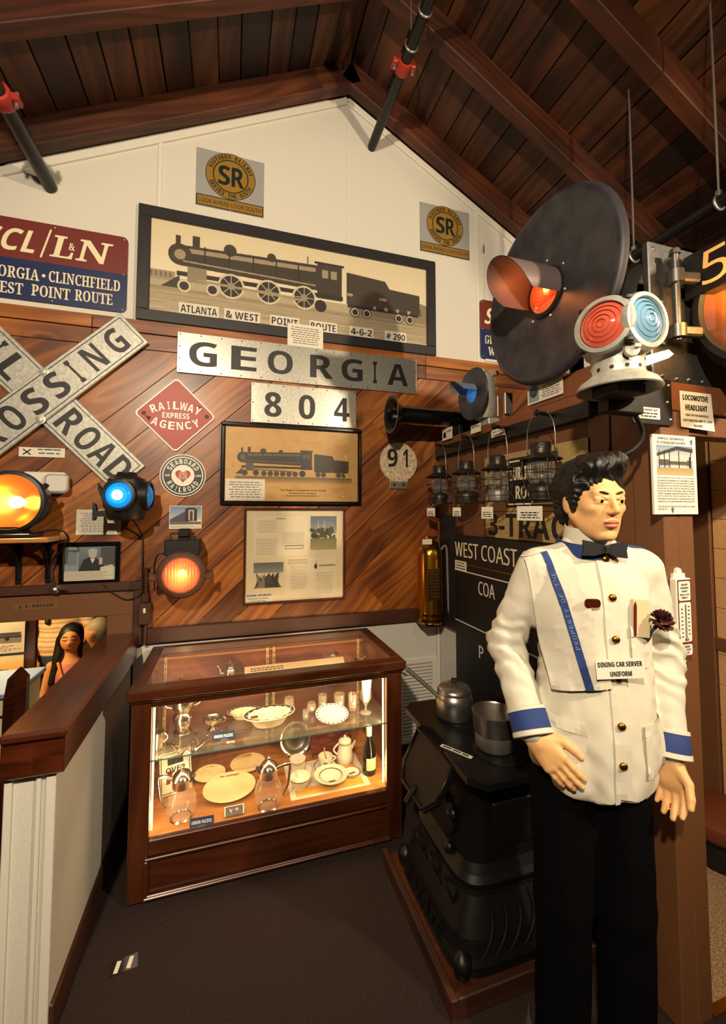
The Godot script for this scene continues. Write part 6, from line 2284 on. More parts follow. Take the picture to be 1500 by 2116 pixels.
	lathe(st, [Vector2(0.088, 0.03), Vector2(0.128, 0.002), Vector2(0.132, 0.006), Vector2(0.118, 0.030), Vector2(0.09, 0.05), Vector2(0.084, 0.054)], Transform3D(Basis().scaled(Vector3.ONE * k2), Vector3(0, 0.07, 0)), 40)
	part(st, "flared_base", M.cast, o)
	st = mb()
	lathe(st, [Vector2(0.084, 0.05), Vector2(0.084, 0.082), Vector2(0.078, 0.10), Vector2(0.088, 0.125), Vector2(0.098, 0.13), Vector2(0.1, 0.14)], Transform3D(Basis().scaled(Vector3.ONE * k2), Vector3(0, 0.07, 0)), 36)
	part(st, "collar", M.cast, o)
	st = mb()
	for k in 12:
		var a := TAU * k / 12
		lathe(st, [Vector2(0.006, 0.0), Vector2(0.0, 0.0008)], Transform3D(Basis(Vector3.UP, -a) * Basis(Vector3(0, 0, 1), -PI / 2), Vector3(cos(a) * 0.0845 * k2, 0.07 + 0.067 * k2, sin(a) * 0.0845 * k2)), 8)
	stuff(st, "vent_holes", M.ink, o)
	st = mb()
	lathe(st, [Vector2(0.1, 0.138), Vector2(0.108, 0.15), Vector2(0.112, 0.19), Vector2(0.108, 0.245), Vector2(0.09, 0.285), Vector2(0.05, 0.305), Vector2(0, 0.31)], Transform3D(Basis().scaled(Vector3.ONE * k2), Vector3(0, 0.07, 0)), 40)
	part(st, "body", M.cast, o)
	for k in 2:
		var dir := Vector3(-0.93, 0, 0.36).normalized() if k == 0 else Vector3(0.02, 0, 1.0).normalized()
		var b := Basis(Vector3.UP, atan2(dir.x, dir.z)) * FRONT
		var xf := Transform3D(b, Vector3(0, 0.07 + 0.205 * k2, 0) + dir * 0.078)
		st = mb()
		lathe(st, [Vector2(0.074, -0.035), Vector2(0.078, 0.0), Vector2(0.082, 0.012), Vector2(0.078, 0.022), Vector2(0.066, 0.024), Vector2(0.064, 0.016)], xf, 36)
		var rim := part(st, "lens_rim", M.cast, o)
		st = mb()
		for j in 4:
			var a := TAU * j / 4 + 0.78
			box(st, xf * Vector3(cos(a) * 0.083, 0.012, sin(a) * 0.083), Vector3(0.016, 0.016, 0.016), b, 0.004)
		stuff(st, "lugs", M.lamp_black, rim)
		st = mb()
		ring_lens(st, 0.065, 0.018, 5, xf * Transform3D(Basis(), Vector3(0, 0.012, 0)))
		var lm := mat(Color(0.80, 0.36, 0.28) if k == 0 else Color(0.45, 0.62, 0.74), 0.1)
		lm.clearcoat_enabled = true
		lm.clearcoat = 0.8
		lm.clearcoat_roughness = 0.05
		part(st, "lamp_lens", lm, o, "salmon red ribbed lens" if k == 0 else "pale blue ribbed lens")
	st = mb()
	box(st, Vector3(-0.02, 0.23, 0.095), Vector3(0.028, 0.034, 0.012), Basis(Vector3.UP, -0.5), 0.002)
	box(st, Vector3(-0.03, 0.175, 0.09), Vector3(0.016, 0.018, 0.016), Basis(Vector3.UP, -0.5), 0.002)
	stuff(st, "pads", M.white_enamel, o)
	st = mb()
	lathe(st, [Vector2(0, 0.012), Vector2(0.02, 0.01), Vector2(0.022, 0)], Transform3D(Basis(Vector3.UP, -0.45) * FRONT, Vector3(-0.035, 0.165, 0.075)), 16)
	part(st, "latch_disc", M.cast, o)
	st = mb()
	prism(st, PackedVector2Array([Vector2(0.05, 0.135), Vector2(0.12, 0.16), Vector2(0.135, 0.172), Vector2(0.12, 0.185), Vector2(0.05, 0.165)]), -0.012, 0.012, Transform3D(Basis(Vector3.UP, -0.25), Vector3(0, 0, 0.03)))
	part(st, "lever", M.cast, o)
	st = mb()
	box2(st, Vector3(0.0, 0.02, -0.075), Vector3(0.14, 0.07, -0.03), 0.004)
	box2(st, Vector3(-0.05, 0.055, -0.05), Vector3(0.05, 0.085, 0.05), 0.004)
	part(st, "bracket", M.lamp_black, o)
	cord(o, [Vector3(0.10, 0.05, -0.05), Vector3(0.16, -0.01, -0.06), Vector3(0.17, -0.06, -0.07), Vector3(0.13, -0.10, -0.10), Vector3(0.10, -0.09, -0.16)], 0.008, M.rubber)
	# locomotive headlight
	o = thing("locomotive_headlight", "massive black locomotive headlight with number board 577 on a steel plate", "headlight", Vector3(1.60, 2.06, -1.05))
	st = mb()
	box2(st, Vector3(-0.222, 0, -0.025), Vector3(0.32, 0.508, 0.0), 0.004)
	part(st, "mounting_plate", M.plate_steel, o)
	st = mb()
	for q in [Vector2(-0.18, 0.03), Vector2(-0.11, 0.025), Vector2(-0.05, 0.028), Vector2(0.02, 0.028), Vector2(0.10, 0.028), Vector2(-0.2, 0.48)]:
		lathe(st, [Vector2(0, 0.007), Vector2(0.006, 0.005), Vector2(0.009, 0)], Transform3D(FRONT, Vector3(q.x, q.y, 0)), 8)
	stuff(st, "rivets", M.plate_steel, o)
	st = mb()
	lathe(st, [Vector2(0.27, -0.025), Vector2(0.27, -0.15), Vector2(0.22, -0.19), Vector2(0, -0.20)], Transform3D(FRONT, Vector3(0.01, 0.27, 0)), 40)
	part(st, "rear_drum", M.plate_steel, o)
	# front drum turned to -x
	var hc := Vector3(-0.05, 0.245, 0.265)
	var hx := Transform3D(WEST, hc)
	st = mb()
	lathe(st, [Vector2(0, -0.24), Vector2(0.16, -0.24), Vector2(0.235, -0.17), Vector2(0.245, -0.06), Vector2(0.258, -0.05), Vector2(0.262, -0.025), Vector2(0.252, 0.0), Vector2(0.235, 0.008), Vector2(0.232, 0.018), Vector2(0.212, 0.02), Vector2(0.205, 0.004)], hx, 56)
	part(st, "door_ring", M.lamp_black, o)
	st = mb()
	lathe(st, [Vector2(0.205, 0.004), Vector2(0.19, -0.05), Vector2(0.15, -0.11), Vector2(0.08, -0.155), Vector2(0.0, -0.17)], hx, 44)
	part(st, "lamp_reflector", mat(Color(0.90, 0.68, 0.38), 0.24, 1.0), o)
	st = mb()
	lathe(st, [Vector2(0, 0.0), Vector2(0.022, -0.012), Vector2(0.03, -0.04), Vector2(0.02, -0.07), Vector2(0.015, -0.12)], hx * Transform3D(Basis(), Vector3(0, 0, 0.0)), 18)
	part(st, "lamp_bulb", glow(Color(1.0, 0.76, 0.42), 4.0), o)
	st = mb()
	tube(st, [hc + Vector3(0.05, 0.06, -0.05), hc + Vector3(0.03, 0.02, -0.04), hc + Vector3(0.03, -0.10, -0.03)], 0.010, 8)
	box(st, hc + Vector3(0.04, 0.05, -0.045), Vector3(0.05, 0.045, 0.07), Basis(Vector3.UP, 0.3), 0.012)
	part(st, "socket_arm", M.gold, o)
	st = mb()
	lathe(st, [Vector2(0, 0.008), Vector2(0.206, 0.006)], hx, 44)
	part(st, "pane", M.pane, o)
	st = mb()
	box2(st, Vector3(-0.075, 0.305, 0.012), Vector3(-0.02, 0.462, 0.56), 0.004)
	part(st, "number_board", M.black, o)
	st = mb()
	for k in 3:
		letters(st, "577"[k], 0.082, 0.115, Transform3D(FACE_W, Vector3(-0.0755, 0.384, 0.115 + k * 0.125)), font_sans)
	part(st, "lettering", mat(Color(0.86, 0.68, 0.42), 0.5), o)
	st = mb()
	tube(st, [Vector3(-0.16, 0.14, 0.045), Vector3(-0.16, 0.44, 0.045)], 0.012, 12)
	part(st, "hinge_pin", M.plate_steel, o)
	for y in [0.17, 0.36]:
		st = mb()
		lathe(st, [Vector2(0, -0.022), Vector2(0.026, -0.022), Vector2(0.026, 0.022), Vector2(0, 0.022)], Transform3D(Basis(), Vector3(-0.16, y, 0.045)), 18)
		box(st, Vector3(-0.12, y, 0.055), Vector3(0.085, 0.034, 0.03), Basis(Vector3.UP, -0.2), 0.006)
		part(st, "hinge_knuckle", M.plate_steel, o)
	st = mb()
	lathe(st, [Vector2(0, 0.02), Vector2(0.016, 0.018), Vector2(0.018, 0)], Transform3D(Basis(), Vector3(-0.16, 0.44, 0.045)), 6)
	part(st, "eye_bolt", M.plate_steel, o)
	small_light(o.position + hc + Vector3(-0.06, 0, 0), Color(1.0, 0.74, 0.42), 0.22, "headlight_glow", 0.08)
	# notices on the lintel and post
	o = thing("headlight_notice", "white paper reading LOCOMOTIVE HEADLIGHT taped on the brown lintel", "notice", Vector3(1.532, 1.966, -1.016))
	st = mb()
	prism(st, PackedVector2Array([Vector2(-0.078, -0.058), Vector2(0.083, -0.066), Vector2(0.072, 0.066), Vector2(-0.080, 0.066)]), 0, 0.0012)
	part(st, "sheet", M.paper, o)
	st = mb()
	letters(st, "LOCOMOTIVE", 0.122, 0.0185, at(-0.006, 0.045, 0.0012))
	letters(st, "HEADLIGHT", 0.105, 0.0185, at(-0.004, 0.011, 0.0012))
	letters(st, "USED ON THE NASHVILLE,", 0.112, 0.0085, at(0.0, -0.016, 0.0012), font_bold, 0.0006)
	letters(st, "CHATTANOOGA AND ST. LOUIS", 0.142, 0.0085, at(0.001, -0.034, 0.0012), font_bold, 0.0006)
	letters(st, "RAILWAY", 0.044, 0.0085, at(0.003, -0.051, 0.0012), font_bold, 0.0006)
	part(st, "lettering", M.ink, o)
	o = thing("locomotive_notice", "tall white board with a locomotive shed photograph on the brown post", "notice", Vector3(1.412, 1.743, -1.020))
	st = mb()
	box(st, Vector3(0, 0, 0.005), Vector3(0.198, 0.264, 0.009), Basis(), 0.001)
	part(st, "board", M.paper, o)
	p = Pic.new(170, 120, Color(0.62, 0.66, 0.70))
	p.vgrad(0, 0, 170, 60, Color(0.45, 0.54, 0.64), Color(0.78, 0.78, 0.74))
	p.poly([[0, 34], [95, 2], [170, 10], [170, 26], [95, 18], [0, 46]], Color(0.23, 0.23, 0.24))
	p.r(12, 58, 150, 82, Color(0.32, 0.31, 0.29))
	p.r(55, 50, 140, 64, Color(0.74, 0.72, 0.66))
	for i in 7:
		p.ring(62 + i * 12, 84, 3, 6, Color(0.8, 0.78, 0.7))
	p.r(150, 44, 158, 90, Color(0.15, 0.15, 0.15))
	for c in [8, 32, 56, 100, 156]:
		p.r(c, 20, c + 4, 96, Color(0.16, 0.15, 0.15))
	p.vgrad(0, 92, 170, 120, Color(0.60, 0.54, 0.38), Color(0.70, 0.62, 0.44))
	print_sheet("photograph", pic_mat(p, 0.4), 0.165, 0.098, at(0.0, 0.048, 0.0095), o)
	st = mb()
	letters(st, "NASHVILLE, CHATANOOGA &", 0.118, 0.0085, at(-0.016, 0.119, 0.0095), font_serif, 0.0006)
	letters(st, "ST. LOUIS RAILWAY 4-8-4 #576", 0.128, 0.0085, at(-0.016, 0.106, 0.0095), font_serif, 0.0006)
	var body := ["THIS IS NC&STL #576, CLASS J-3, 4-8-4, STEAM", "LOCOMOTIVE IN NASHVILLE'S CENTENNIAL PARK.", "TEN WERE BUILT BY ALCO IN 1942 AND ALL WERE", "RETIRED IN 1952 EXCEPT #576 WHICH WAS", "DONATED TO THE CITY OF NASHVILLE AND", "PLACED IN THEIR CENTENNIAL PARK. IT RESTED", "THERE FOR MORE THAN 60 YEARS UNTIL IT WAS", "MOVED FROM THE PARK IN JANUARY, 2019. IT IS", "NOW BEING RESTORED TO OPERATION BY THE", "NASHVILLE STEAM PRESERVATION SOCIETY"]
	for k in body.size():
		letters(st, body[k], 0.168, 0.0048, at(0.0, -0.012 - k * 0.0086, 0.0095), font_serif, 0.0004)
	letters(st, "THE HEADLIGHT DISPLAYED ABOVE IS FROM", 0.168, 0.0048, at(0.0, -0.106, 0.0095), font_serif, 0.0004)
	letters(st, "SISTER #577.", 0.048, 0.0048, at(-0.06, -0.1145, 0.0095), font_serif, 0.0004)
	part(st, "lettering", M.ink, o)
	for q in [[0.078, 0.112], [-0.02, -0.117]]:
		st = mb()
		prism(st, PackedVector2Array([Vector2(-0.004, -0.009), Vector2(0.004, -0.009), Vector2(0.004, 0.0), Vector2(0.009, 0.0), Vector2(0.0, 0.011), Vector2(-0.009, 0.0), Vector2(-0.004, 0.0)]), 0.0095, 0.010, at(q[0], q[1]))
		part(st, "arrow", mat(Color(0.25, 0.38, 0.45), 0.6), o)
	# advertising thermometer
	o = thing("wall_thermometer", "white wooden advertising thermometer with scalloped top on the brown post", "thermometer", Vector3(1.412, 1.275, -1.022))
	st = mb()
	box(st, Vector3(0, 0, 0.012), Vector3(0.066, 0.255, 0.024), Basis(), 0.003)
	var scal := PackedVector2Array([Vector2(-0.028, 0.12), Vector2(0.028, 0.12), Vector2(0.026, 0.142), Vector2(0.015, 0.142), Vector2(0.010, 0.156), Vector2(0.0, 0.161), Vector2(-0.010, 0.156), Vector2(-0.015, 0.142), Vector2(-0.026, 0.142)])
	prism(st, scal, 0.001, 0.010)
	prism(st, PackedVector2Array([Vector2(-0.028, -0.12), Vector2(0.028, -0.12), Vector2(0.014, -0.148), Vector2(0.0, -0.158), Vector2(-0.014, -0.148)]), 0.001, 0.010)
	part(st, "case", M.white_enamel, o)
	st = mb()
	prism(st, rect(0.060, 0.248, 0.004), 0.024, 0.0245)
	part(st, "red_border", M.maroon, o)
	for q in [[0.088, 0.062], [-0.012, 0.126], [-0.1, 0.034]]:
		st = mb()
		prism(st, rect(0.052, q[1], 0.006), 0.0245, 0.0252, at(0, q[0]))
		part(st, "face", M.white_enamel, o)
	st = mb()
	for k in 5:
		letters(st, ["GREGORY", "INSURANCE", "AGENCY", "Main Line", "PHONE 17"][k], [0.030, 0.036, 0.026, 0.042, 0.028][k], 0.0062, at(0, 0.108 - k * 0.0105, 0.0252), null, 0.0005)
	for k in 3:
		letters(st, ["INSURANCE", "REAL ESTATE", "BONDS"][k], [0.032, 0.036, 0.022][k], 0.0062, at(0, -0.090 - k * 0.0095, 0.0252), null, 0.0005)
	for k in 8:
		letters(st, str(120 - k * 20), 0.009, 0.005, at(0.015, 0.037 - k * 0.0125, 0.0252), null, 0.0005)
		letters(st, str(100 - k * 20), 0.009, 0.005, at(-0.015, 0.030 - k * 0.0125, 0.0252), null, 0.0005)
	part(st, "lettering", M.ink, o)
	st = mb()
	tube(st, [Vector3(0, 0.045, 0.027), Vector3(0, -0.06, 0.027)], 0.0022, 8)
	lathe(st, [Vector2(0, 0.006), Vector2(0.004, 0.004), Vector2(0.006, 0), Vector2(0.004, -0.004), Vector2(0, -0.006)], at(0, -0.064, 0.028), 12)
	part(st, "glass_tube", mat(Color(0.5, 0.48, 0.46), 0.1), o)
	# small cards standing along the rail
	for e in [[503, 652, 115, 95, "small card with a horn picture standing at the shelf end", ["HORN"]], [695, 615, 90, 62, "small card reading DWARF SIGNAL on the shelf edge", ["DWARF SIGNAL", ""]], [833, 645, 105, 50, "small card reading SIGNAL LANTERNS on the black peg rail", ["SIGNAL LANTERNS", "from various railroads"]]]:
		var q0 := onx(760 + e[0] / 3.26, 700 + e[1] / 3.26, XP - 0.046)
		var w: float = e[2] / 3.26 * 0.0037
		var h: float = e[3] / 3.26 * 0.0026
		o = thing("shelf_card", e[4], "notice", Vector3(XP - 0.046, q0.y, q0.z + w / 2))
		st = mb()
		var cx := Transform3D(FACE_W, Vector3.ZERO)
		prism(st, rect(w, h), 0, 0.0012, cx)
		part(st, "card", M.paper, o)
		st = mb()
		for k in e[5].size():
			letters(st, e[5][k], w * (0.8 if e[5].size() > 1 else 0.4), h * 0.2, cx * at(0.0 if e[5].size() > 1 else w * 0.18, h * (0.2 - k * 0.4), 0.0012), null, 0.0005)
		if e[5].size() == 1:
			part(st, "lettering", M.ink, o)
			st = mb()
			prism(st, PackedVector2Array([Vector2(-0.4 * w, -0.3 * h), Vector2(-0.1 * w, -0.3 * h), Vector2(-0.12 * w, 0.0), Vector2(-0.2 * w, 0.3 * h), Vector2(-0.4 * w, 0.1 * h)]), 0.0012, 0.0016, cx)
			part(st, "horn_picture", M.ink, o)
		else:
			part(st, "lettering", M.ink, o)

# ---------- lanterns ----------
func build_lanterns() -> void:
	var names := ["smallest wire-caged railroad lantern hanging nearest the back wall", "squat railroad lantern with a wide base hanging second from the back wall", "railroad lantern with a bright nickel font hanging before the tan sheet", "largest railroad lantern with a tall clear globe hanging nearest the mannequin"]
	var zs := [-2.415, -2.095, -1.80, -1.49]
	for i in 4:
		var sc: float = [0.98, 0.95, 0.92, 1.0][i]
		var o := thing("railroad_lantern", names[i], "lantern", Vector3(1.282, 1.672, zs[i]), "railroad lanterns on the peg rail")
		var wide: float = [0.92, 1.25, 1.0, 1.0][i]
		var S := Transform3D(Basis().scaled(Vector3(sc, sc, sc)), Vector3.ZERO)
		var st := mb()
		lathe(st, [Vector2(0, 0.0), Vector2(0.05 * wide, 0.0), Vector2(0.052 * wide, 0.006), Vector2(0.052 * wide, 0.03), Vector2(0.058 * wide, 0.034), Vector2(0.058 * wide, 0.05), Vector2(0.046 * wide, 0.066), Vector2(0.04, 0.068)], S, 28)
		part(st, "font", M.alu_dull if i == 2 else M.lantern, o)
		st = mb()
		for k in 20:
			var a := TAU * k / 20
			lathe(st, [Vector2(0.0032, 0.0), Vector2(0.0, 0.0008)], S * Transform3D(Basis(Vector3.UP, -a) * Basis(Vector3(0, 0, 1), -PI / 2), Vector3(cos(a) * 0.0582 * wide, 0.042, sin(a) * 0.0582 * wide)), 6)
		for r in 2:
			for k in 16:
				var a := TAU * (k + 0.5 * r) / 16
				lathe(st, [Vector2(0.0042, 0.0), Vector2(0.0, 0.0008)], S * Transform3D(Basis(Vector3.UP, -a) * Basis(Vector3(0, 0, 1), -PI / 2), Vector3(cos(a) * 0.0425, 0.222 + r * 0.010, sin(a) * 0.0425)), 6)
		stuff(st, "vent_holes", M.ink, o)
		st = mb()
		var gl := [Vector2(0.038, 0.068), Vector2(0.05, 0.085), Vector2(0.057, 0.11), Vector2(0.055, 0.135), Vector2(0.045, 0.165), Vector2(0.042, 0.178)]
		if i == 3:
			gl = [Vector2(0.04, 0.066), Vector2(0.052, 0.08), Vector2(0.06, 0.11), Vector2(0.06, 0.145), Vector2(0.054, 0.172), Vector2(0.05, 0.18)]
		lathe(st, gl, S, 28)
		part(st, "globe", M.glassware, o)
		st = mb()
		lathe(st, [Vector2(0.0, 0.07), Vector2(0.018, 0.07), Vector2(0.02, 0.08), Vector2(0.008, 0.09), Vector2(0.006, 0.098)], S, 14)
		part(st, "burner", M.brass if i != 0 else M.lantern, o)
		st = mb()
		lathe(st, [Vector2(0.086, 0.172), Vector2(0.088, 0.175), Vector2(0.05, 0.196), Vector2(0.042, 0.20), Vector2(0.042, 0.245), Vector2(0.039, 0.248), Vector2(0.02, 0.254 if i == 2 else 0.247), Vector2(0, 0.258 if i == 2 else 0.247)], S, 30)
		part(st, "hood", M.lantern, o)
		# guard wires
		var top_r := 0.078
		for k in 4:
			st = mb()
			var a := TAU * k / 4 + 0.4
			var dr := Vector3(cos(a), 0, sin(a))
			tube(st, [S * (dr * top_r + Vector3(0, 0.176, 0)), S * (dr * 0.082 + Vector3(0, 0.12, 0)), S * (dr * 0.074 + Vector3(0, 0.075, 0)), S * (dr * 0.066 * wide + Vector3(0, 0.05, 0)), S * (dr * 0.085 * wide + Vector3(0, 0.012, 0)), S * (dr * 0.088 * wide + Vector3(0, 0.0, 0))], 0.0026, 6)
			part(st, "guard_wire", M.wire, o)
		for e in [[0.083, 0.125], [0.076, 0.085], [0.088 * wide, 0.001]]:
			st = mb()
			var ring := []
			for k in 26:
				ring.append(S * Vector3(cos(TAU * k / 26) * e[0], e[1], sin(TAU * k / 26) * e[0]))
			tube(st, ring, 0.0024, 6, false, true)
			part(st, "guard_ring", M.wire, o)
		# bail up to the peg
		st = mb()
		var ph: float = (2.058 - 1.672) / sc
		var bail := []
		for k in 21:
			var t := k / 20.0
			var a := PI * t
			bail.append(S * Vector3(0, 0.20 + (ph - 0.20) * pow(sin(a), 0.55), -cos(a) * 0.088))
		tube(st, bail, 0.0022, 6)
		part(st, "bail", mat(Color(0.62, 0.60, 0.56), 0.3, 0.9), o)
		for s: float in [-1.0, 1.0]:
			st = mb()
			tube(st, [S * Vector3(0, 0.165, s * 0.088), S * Vector3(0.004, 0.19, s * 0.094), S * Vector3(0, 0.215, s * 0.088)], 0.004, 6)
			part(st, "bail_ear", M.wire, o)
		# peg
		var pg := thing("lantern_peg", ["black iron peg holding the smallest lantern", "black iron peg holding the squat lantern", "black iron peg holding the nickel font lantern", "black iron peg holding the largest lantern"][i], "peg", Vector3(XP - 0.04, 2.046, zs[i]), "pegs of the lantern rail")
		st = mb()
		tube(st, [Vector3(0.0, 0, 0), Vector3(-0.085, 0.004, 0)], 0.009, 10)
		lathe(st, [Vector2(0, 0.012), Vector2(0.012, 0.01), Vector2(0.016, 0.0), Vector2(0.012, -0.006), Vector2(0, -0.006)], Transform3D(WEST, Vector3(-0.087, 0.004, 0)), 14)
		part(st, "peg", M.iron, pg)
		# paper tag
		var tg := thing("paper_tag", ["white paper tag tied under the smallest lantern", "white paper tag tied under the squat lantern", "white paper tag tied under the nickel font lantern", "large white paper tag tied under the largest lantern"][i], "tag", Vector3(1.285 - 0.06, 1.632, zs[i] - 0.01), "paper tags under the lanterns")
		var tw: float = [0.068, 0.058, 0.068, 0.118][i]
		var th: float = [0.052, 0.05, 0.058, 0.062][i]
		var cx := Transform3D(FACE_W * Basis(Vector3.UP, 0.35), Vector3.ZERO)
		st = mb()
		prism(st, rect(tw, th), 0, 0.0008, cx * at(0, -th / 2 + 0.012))
		part(st, "card", M.paper, tg)
		st = mb()
		bars(st, tw * 0.8, 3, 0.0105, 0.005, cx * at(0, -th * 0.3, 0.0008))
		stuff(st, "small_print", M.ink, tg)
		st = mb()
		tube(st, [cx * Vector3(0, 0.008, 0), cx * Vector3(0.004, 0.03, 0.0) + Vector3(0.01, 0, 0), Vector3(0.03, 0.044, 0.0)], 0.001, 5)
		part(st, "string", M.cream, tg)

# ---------- stove, pots, extinguisher ----------
func loft(st: SurfaceTool, rows: Array, c: Vector3, pw := 4.0, seg := 48, cap := true) -> void:
	# rows of [y, half width x, half depth z]; superellipse sections
	var ring := func(r: Array) -> Array:
		var q := []
		for k in seg:
			var a := TAU * k / seg
			var ca := cos(a)
			var sa := sin(a)
			q.append(c + Vector3(signf(ca) * pow(absf(ca), 2.0 / pw) * r[1], r[0], signf(sa) * pow(absf(sa), 2.0 / pw) * r[2]))
		return q
	for i in rows.size() - 1:
		var A: Array = ring.call(rows[i])
		var B: Array = ring.call(rows[i + 1])
		for k in seg:
			var l := (k + 1) % seg
			var ns := []
			for v in [A[k], A[l], B[l], B[k]]:
				var q: Vector3 = v - c
				var r: Array = rows[i]
				var hn := Vector3(signf(q.x) * pow(absf(q.x) / r[1], pw - 1.0) / r[1], 0, signf(q.z) * pow(absf(q.z) / r[2], pw - 1.0) / r[2]).normalized()
				var rise: float = rows[i + 1][0] - r[0]
				ns.append((hn * rise + Vector3(0, r[1] - rows[i + 1][1], 0)).normalized())
			tri(st, A[k], A[l], B[l], ns[0], ns[1], ns[2])
			tri(st, A[k], B[l], B[k], ns[0], ns[2], ns[3])
	if cap:
		var T: Array = ring.call(rows[rows.size() - 1])
		var ct: Vector3 = c + Vector3(0, rows[rows.size() - 1][0], 0)
		for k in seg:
			tri(st, ct, T[k], T[(k + 1) % seg], Vector3.UP, Vector3.UP, Vector3.UP)
func build_stove() -> void:
	var o := thing("stove_platform", "low wooden platform with raised edge strips under the black stove", "platform", Vector3(1.03, 0, -1.58))
	var st := mb()
	box2(st, Vector3(-0.315, 0, -0.31), Vector3(0.32, 0.045, 0.30), 0.003, Vector2(0.2, 0.3))
	part(st, "base", M.maho, o)
	for e in [[Vector3(-0.335, 0, -0.32), Vector3(-0.31, 0.068, 0.32)], [Vector3(-0.31, 0, 0.295), Vector3(0.32, 0.068, 0.32)]]:
		st = mb()
		box2(st, e[0], e[1], 0.004, Vector2(0.1, 0.6))
		part(st, "edge_strip", M.rafter, o)
	o = thing("cast_iron_stove", "black ornate cast iron stove lettered ESTATE with flared base", "stove", Vector3(1.03, 0.046, -1.58))
	var c := Vector3.ZERO
	st = mb()
	loft(st, [[0.0, 0.285, 0.275], [0.03, 0.285, 0.275], [0.05, 0.275, 0.265], [0.10, 0.262, 0.255], [0.16, 0.232, 0.235], [0.20, 0.212, 0.215], [0.23, 0.205, 0.21]], c, 6.0)
	part(st, "flared_base", M.iron, o)
	st = mb()
	loft(st, [[0.23, 0.222, 0.225], [0.25, 0.228, 0.23], [0.27, 0.215, 0.22], [0.30, 0.20, 0.205], [0.46, 0.195, 0.20], [0.54, 0.20, 0.205], [0.58, 0.215, 0.22], [0.61, 0.235, 0.245], [0.64, 0.235, 0.245]], c, 5.0)
	part(st, "firebox", M.iron, o)
	st = mb()
	prism(st, PackedVector2Array([Vector2(-0.19, -0.31), Vector2(-0.235, -0.27), Vector2(-0.235, -0.11), Vector2(-0.20, -0.07), Vector2(-0.20, 0.05), Vector2(-0.235, 0.10), Vector2(-0.24, 0.27), Vector2(-0.19, 0.325), Vector2(0.15, 0.325), Vector2(0.24, 0.27), Vector2(0.24, -0.27), Vector2(0.2, -0.31)]), -0.662, -0.638, Transform3D(Basis(Vector3(1, 0, 0), Vector3(0, 0, 1), Vector3(0, -1, 0)), Vector3.ZERO))
	part(st, "top_plate", M.iron, o)
	for z in [0.165, -0.115]:
		st = mb()
		lathe(st, [Vector2(0, 0.672), Vector2(0.085, 0.672), Vector2(0.09, 0.669), Vector2(0.098, 0.669), Vector2(0.104, 0.666), Vector2(0.104, 0.662)], at(-0.03, 0, z), 36)
		part(st, "stove_lid", M.iron, o)
	# side feed door, swung down from the plate
	st = mb()
	var dx := Transform3D(Basis(Vector3(0, 0, 1), Vector3(-0.5, -0.866, 0), Vector3(0.866, -0.5, 0)), Vector3(-0.225, 0.64, 0.02))
	prism(st, PackedVector2Array([Vector2(-0.155, 0.0), Vector2(0.155, 0.0), Vector2(0.15, 0.14), Vector2(0.09, 0.21), Vector2(-0.10, 0.21), Vector2(-0.155, 0.15)]), -0.008, 0.008, dx)
	var door := part(st, "feed_door", M.iron, o)
	st = mb()
	var rim := []
	for q in [Vector2(-0.145, 0.01), Vector2(0.145, 0.01), Vector2(0.14, 0.135), Vector2(0.085, 0.20), Vector2(-0.095, 0.20), Vector2(-0.145, 0.145)]:
		rim.append(dx * Vector3(q.x, q.y, -0.010))
	tube(st, rim, 0.008, 8, false, true)
	part(st, "door_rim", M.iron, door)
	st = mb()
	tube(st, [dx * Vector3(0, 0.17, -0.01), dx * Vector3(0, 0.235, -0.02)], 0.012, 8)
	part(st, "door_catch", M.iron, door)
	# side door with knobs, base lettering, scrolls
	st = mb()
	prism(st, disc(0.105, 30, 0.075), 0, 0.014, Transform3D(FACE_W, Vector3(-0.202, 0.40, 0.02)))
	part(st, "ash_door", M.iron, o)
	for q in [[0.345, -0.10], [0.44, 0.12], [0.30, 0.09]]:
		st = mb()
		lathe(st, [Vector2(0, 0.03), Vector2(0.016, 0.026), Vector2(0.022, 0.012), Vector2(0.012, 0.0)], Transform3D(WEST, Vector3(-0.204, q[0], q[1])), 14)
		part(st, "door_knob", M.iron, o)
	for k in 3:
		st = mb()
		lathe(st, [Vector2(0.03, 0.0), Vector2(0.042, 0.010), Vector2(0.052, 0.0)], Transform3D(Basis(Vector3(0, 0, 1), 0.35) * WEST, Vector3(-0.232, 0.165, -0.13 + k * 0.12)), 20)
		part(st, "draft_wheel", M.iron, o)
	st = mb()
	letters(st, "ESTATE", 0.30, 0.05, Transform3D(FACE_W * Basis(Vector3.RIGHT, -0.28), Vector3(-0.279, 0.055, 0.0)), font_bold, 0.006)
	part(st, "lettering", M.iron, o)
	for k in 7:
		st = mb()
		var pts := []
		for j in 9:
			var t := j / 8.0
			pts.append(Vector3(-0.19 + k * 0.058 + sin(t * 2.2) * 0.06, 0.05 + t * 0.155, 0.268 - t * t * 0.055))
		tube(st, pts, [0.003, 0.004, 0.006, 0.007, 0.008, 0.008, 0.007, 0.005, 0.003], 6)
		part(st, "scroll_rib", M.iron, o)
	for sx: float in [-1.0, 1.0]:
		for sz: float in [-1.0, 1.0]:
			st = mb()
			lathe(st, [Vector2(0, 0.075), Vector2(0.03, 0.06), Vector2(0.036, 0.03), Vector2(0.028, 0.0)], at(sx * 0.25, 0, sz * 0.24), 14)
			part(st, "foot", M.iron, o)
	st = mb()
	box(st, Vector3(0.02, 0.43, 0.208), Vector3(0.24, 0.16, 0.014), Basis(), 0.006)
	part(st, "front_door", M.iron, o)
	# paper strip on the plate
	o = thing("stove_label", "narrow white label strip lying on the black stove top", "label", Vector3(0.835, 0.7095, -1.46))
	o.rotation.y = -1.02
	st = mb()
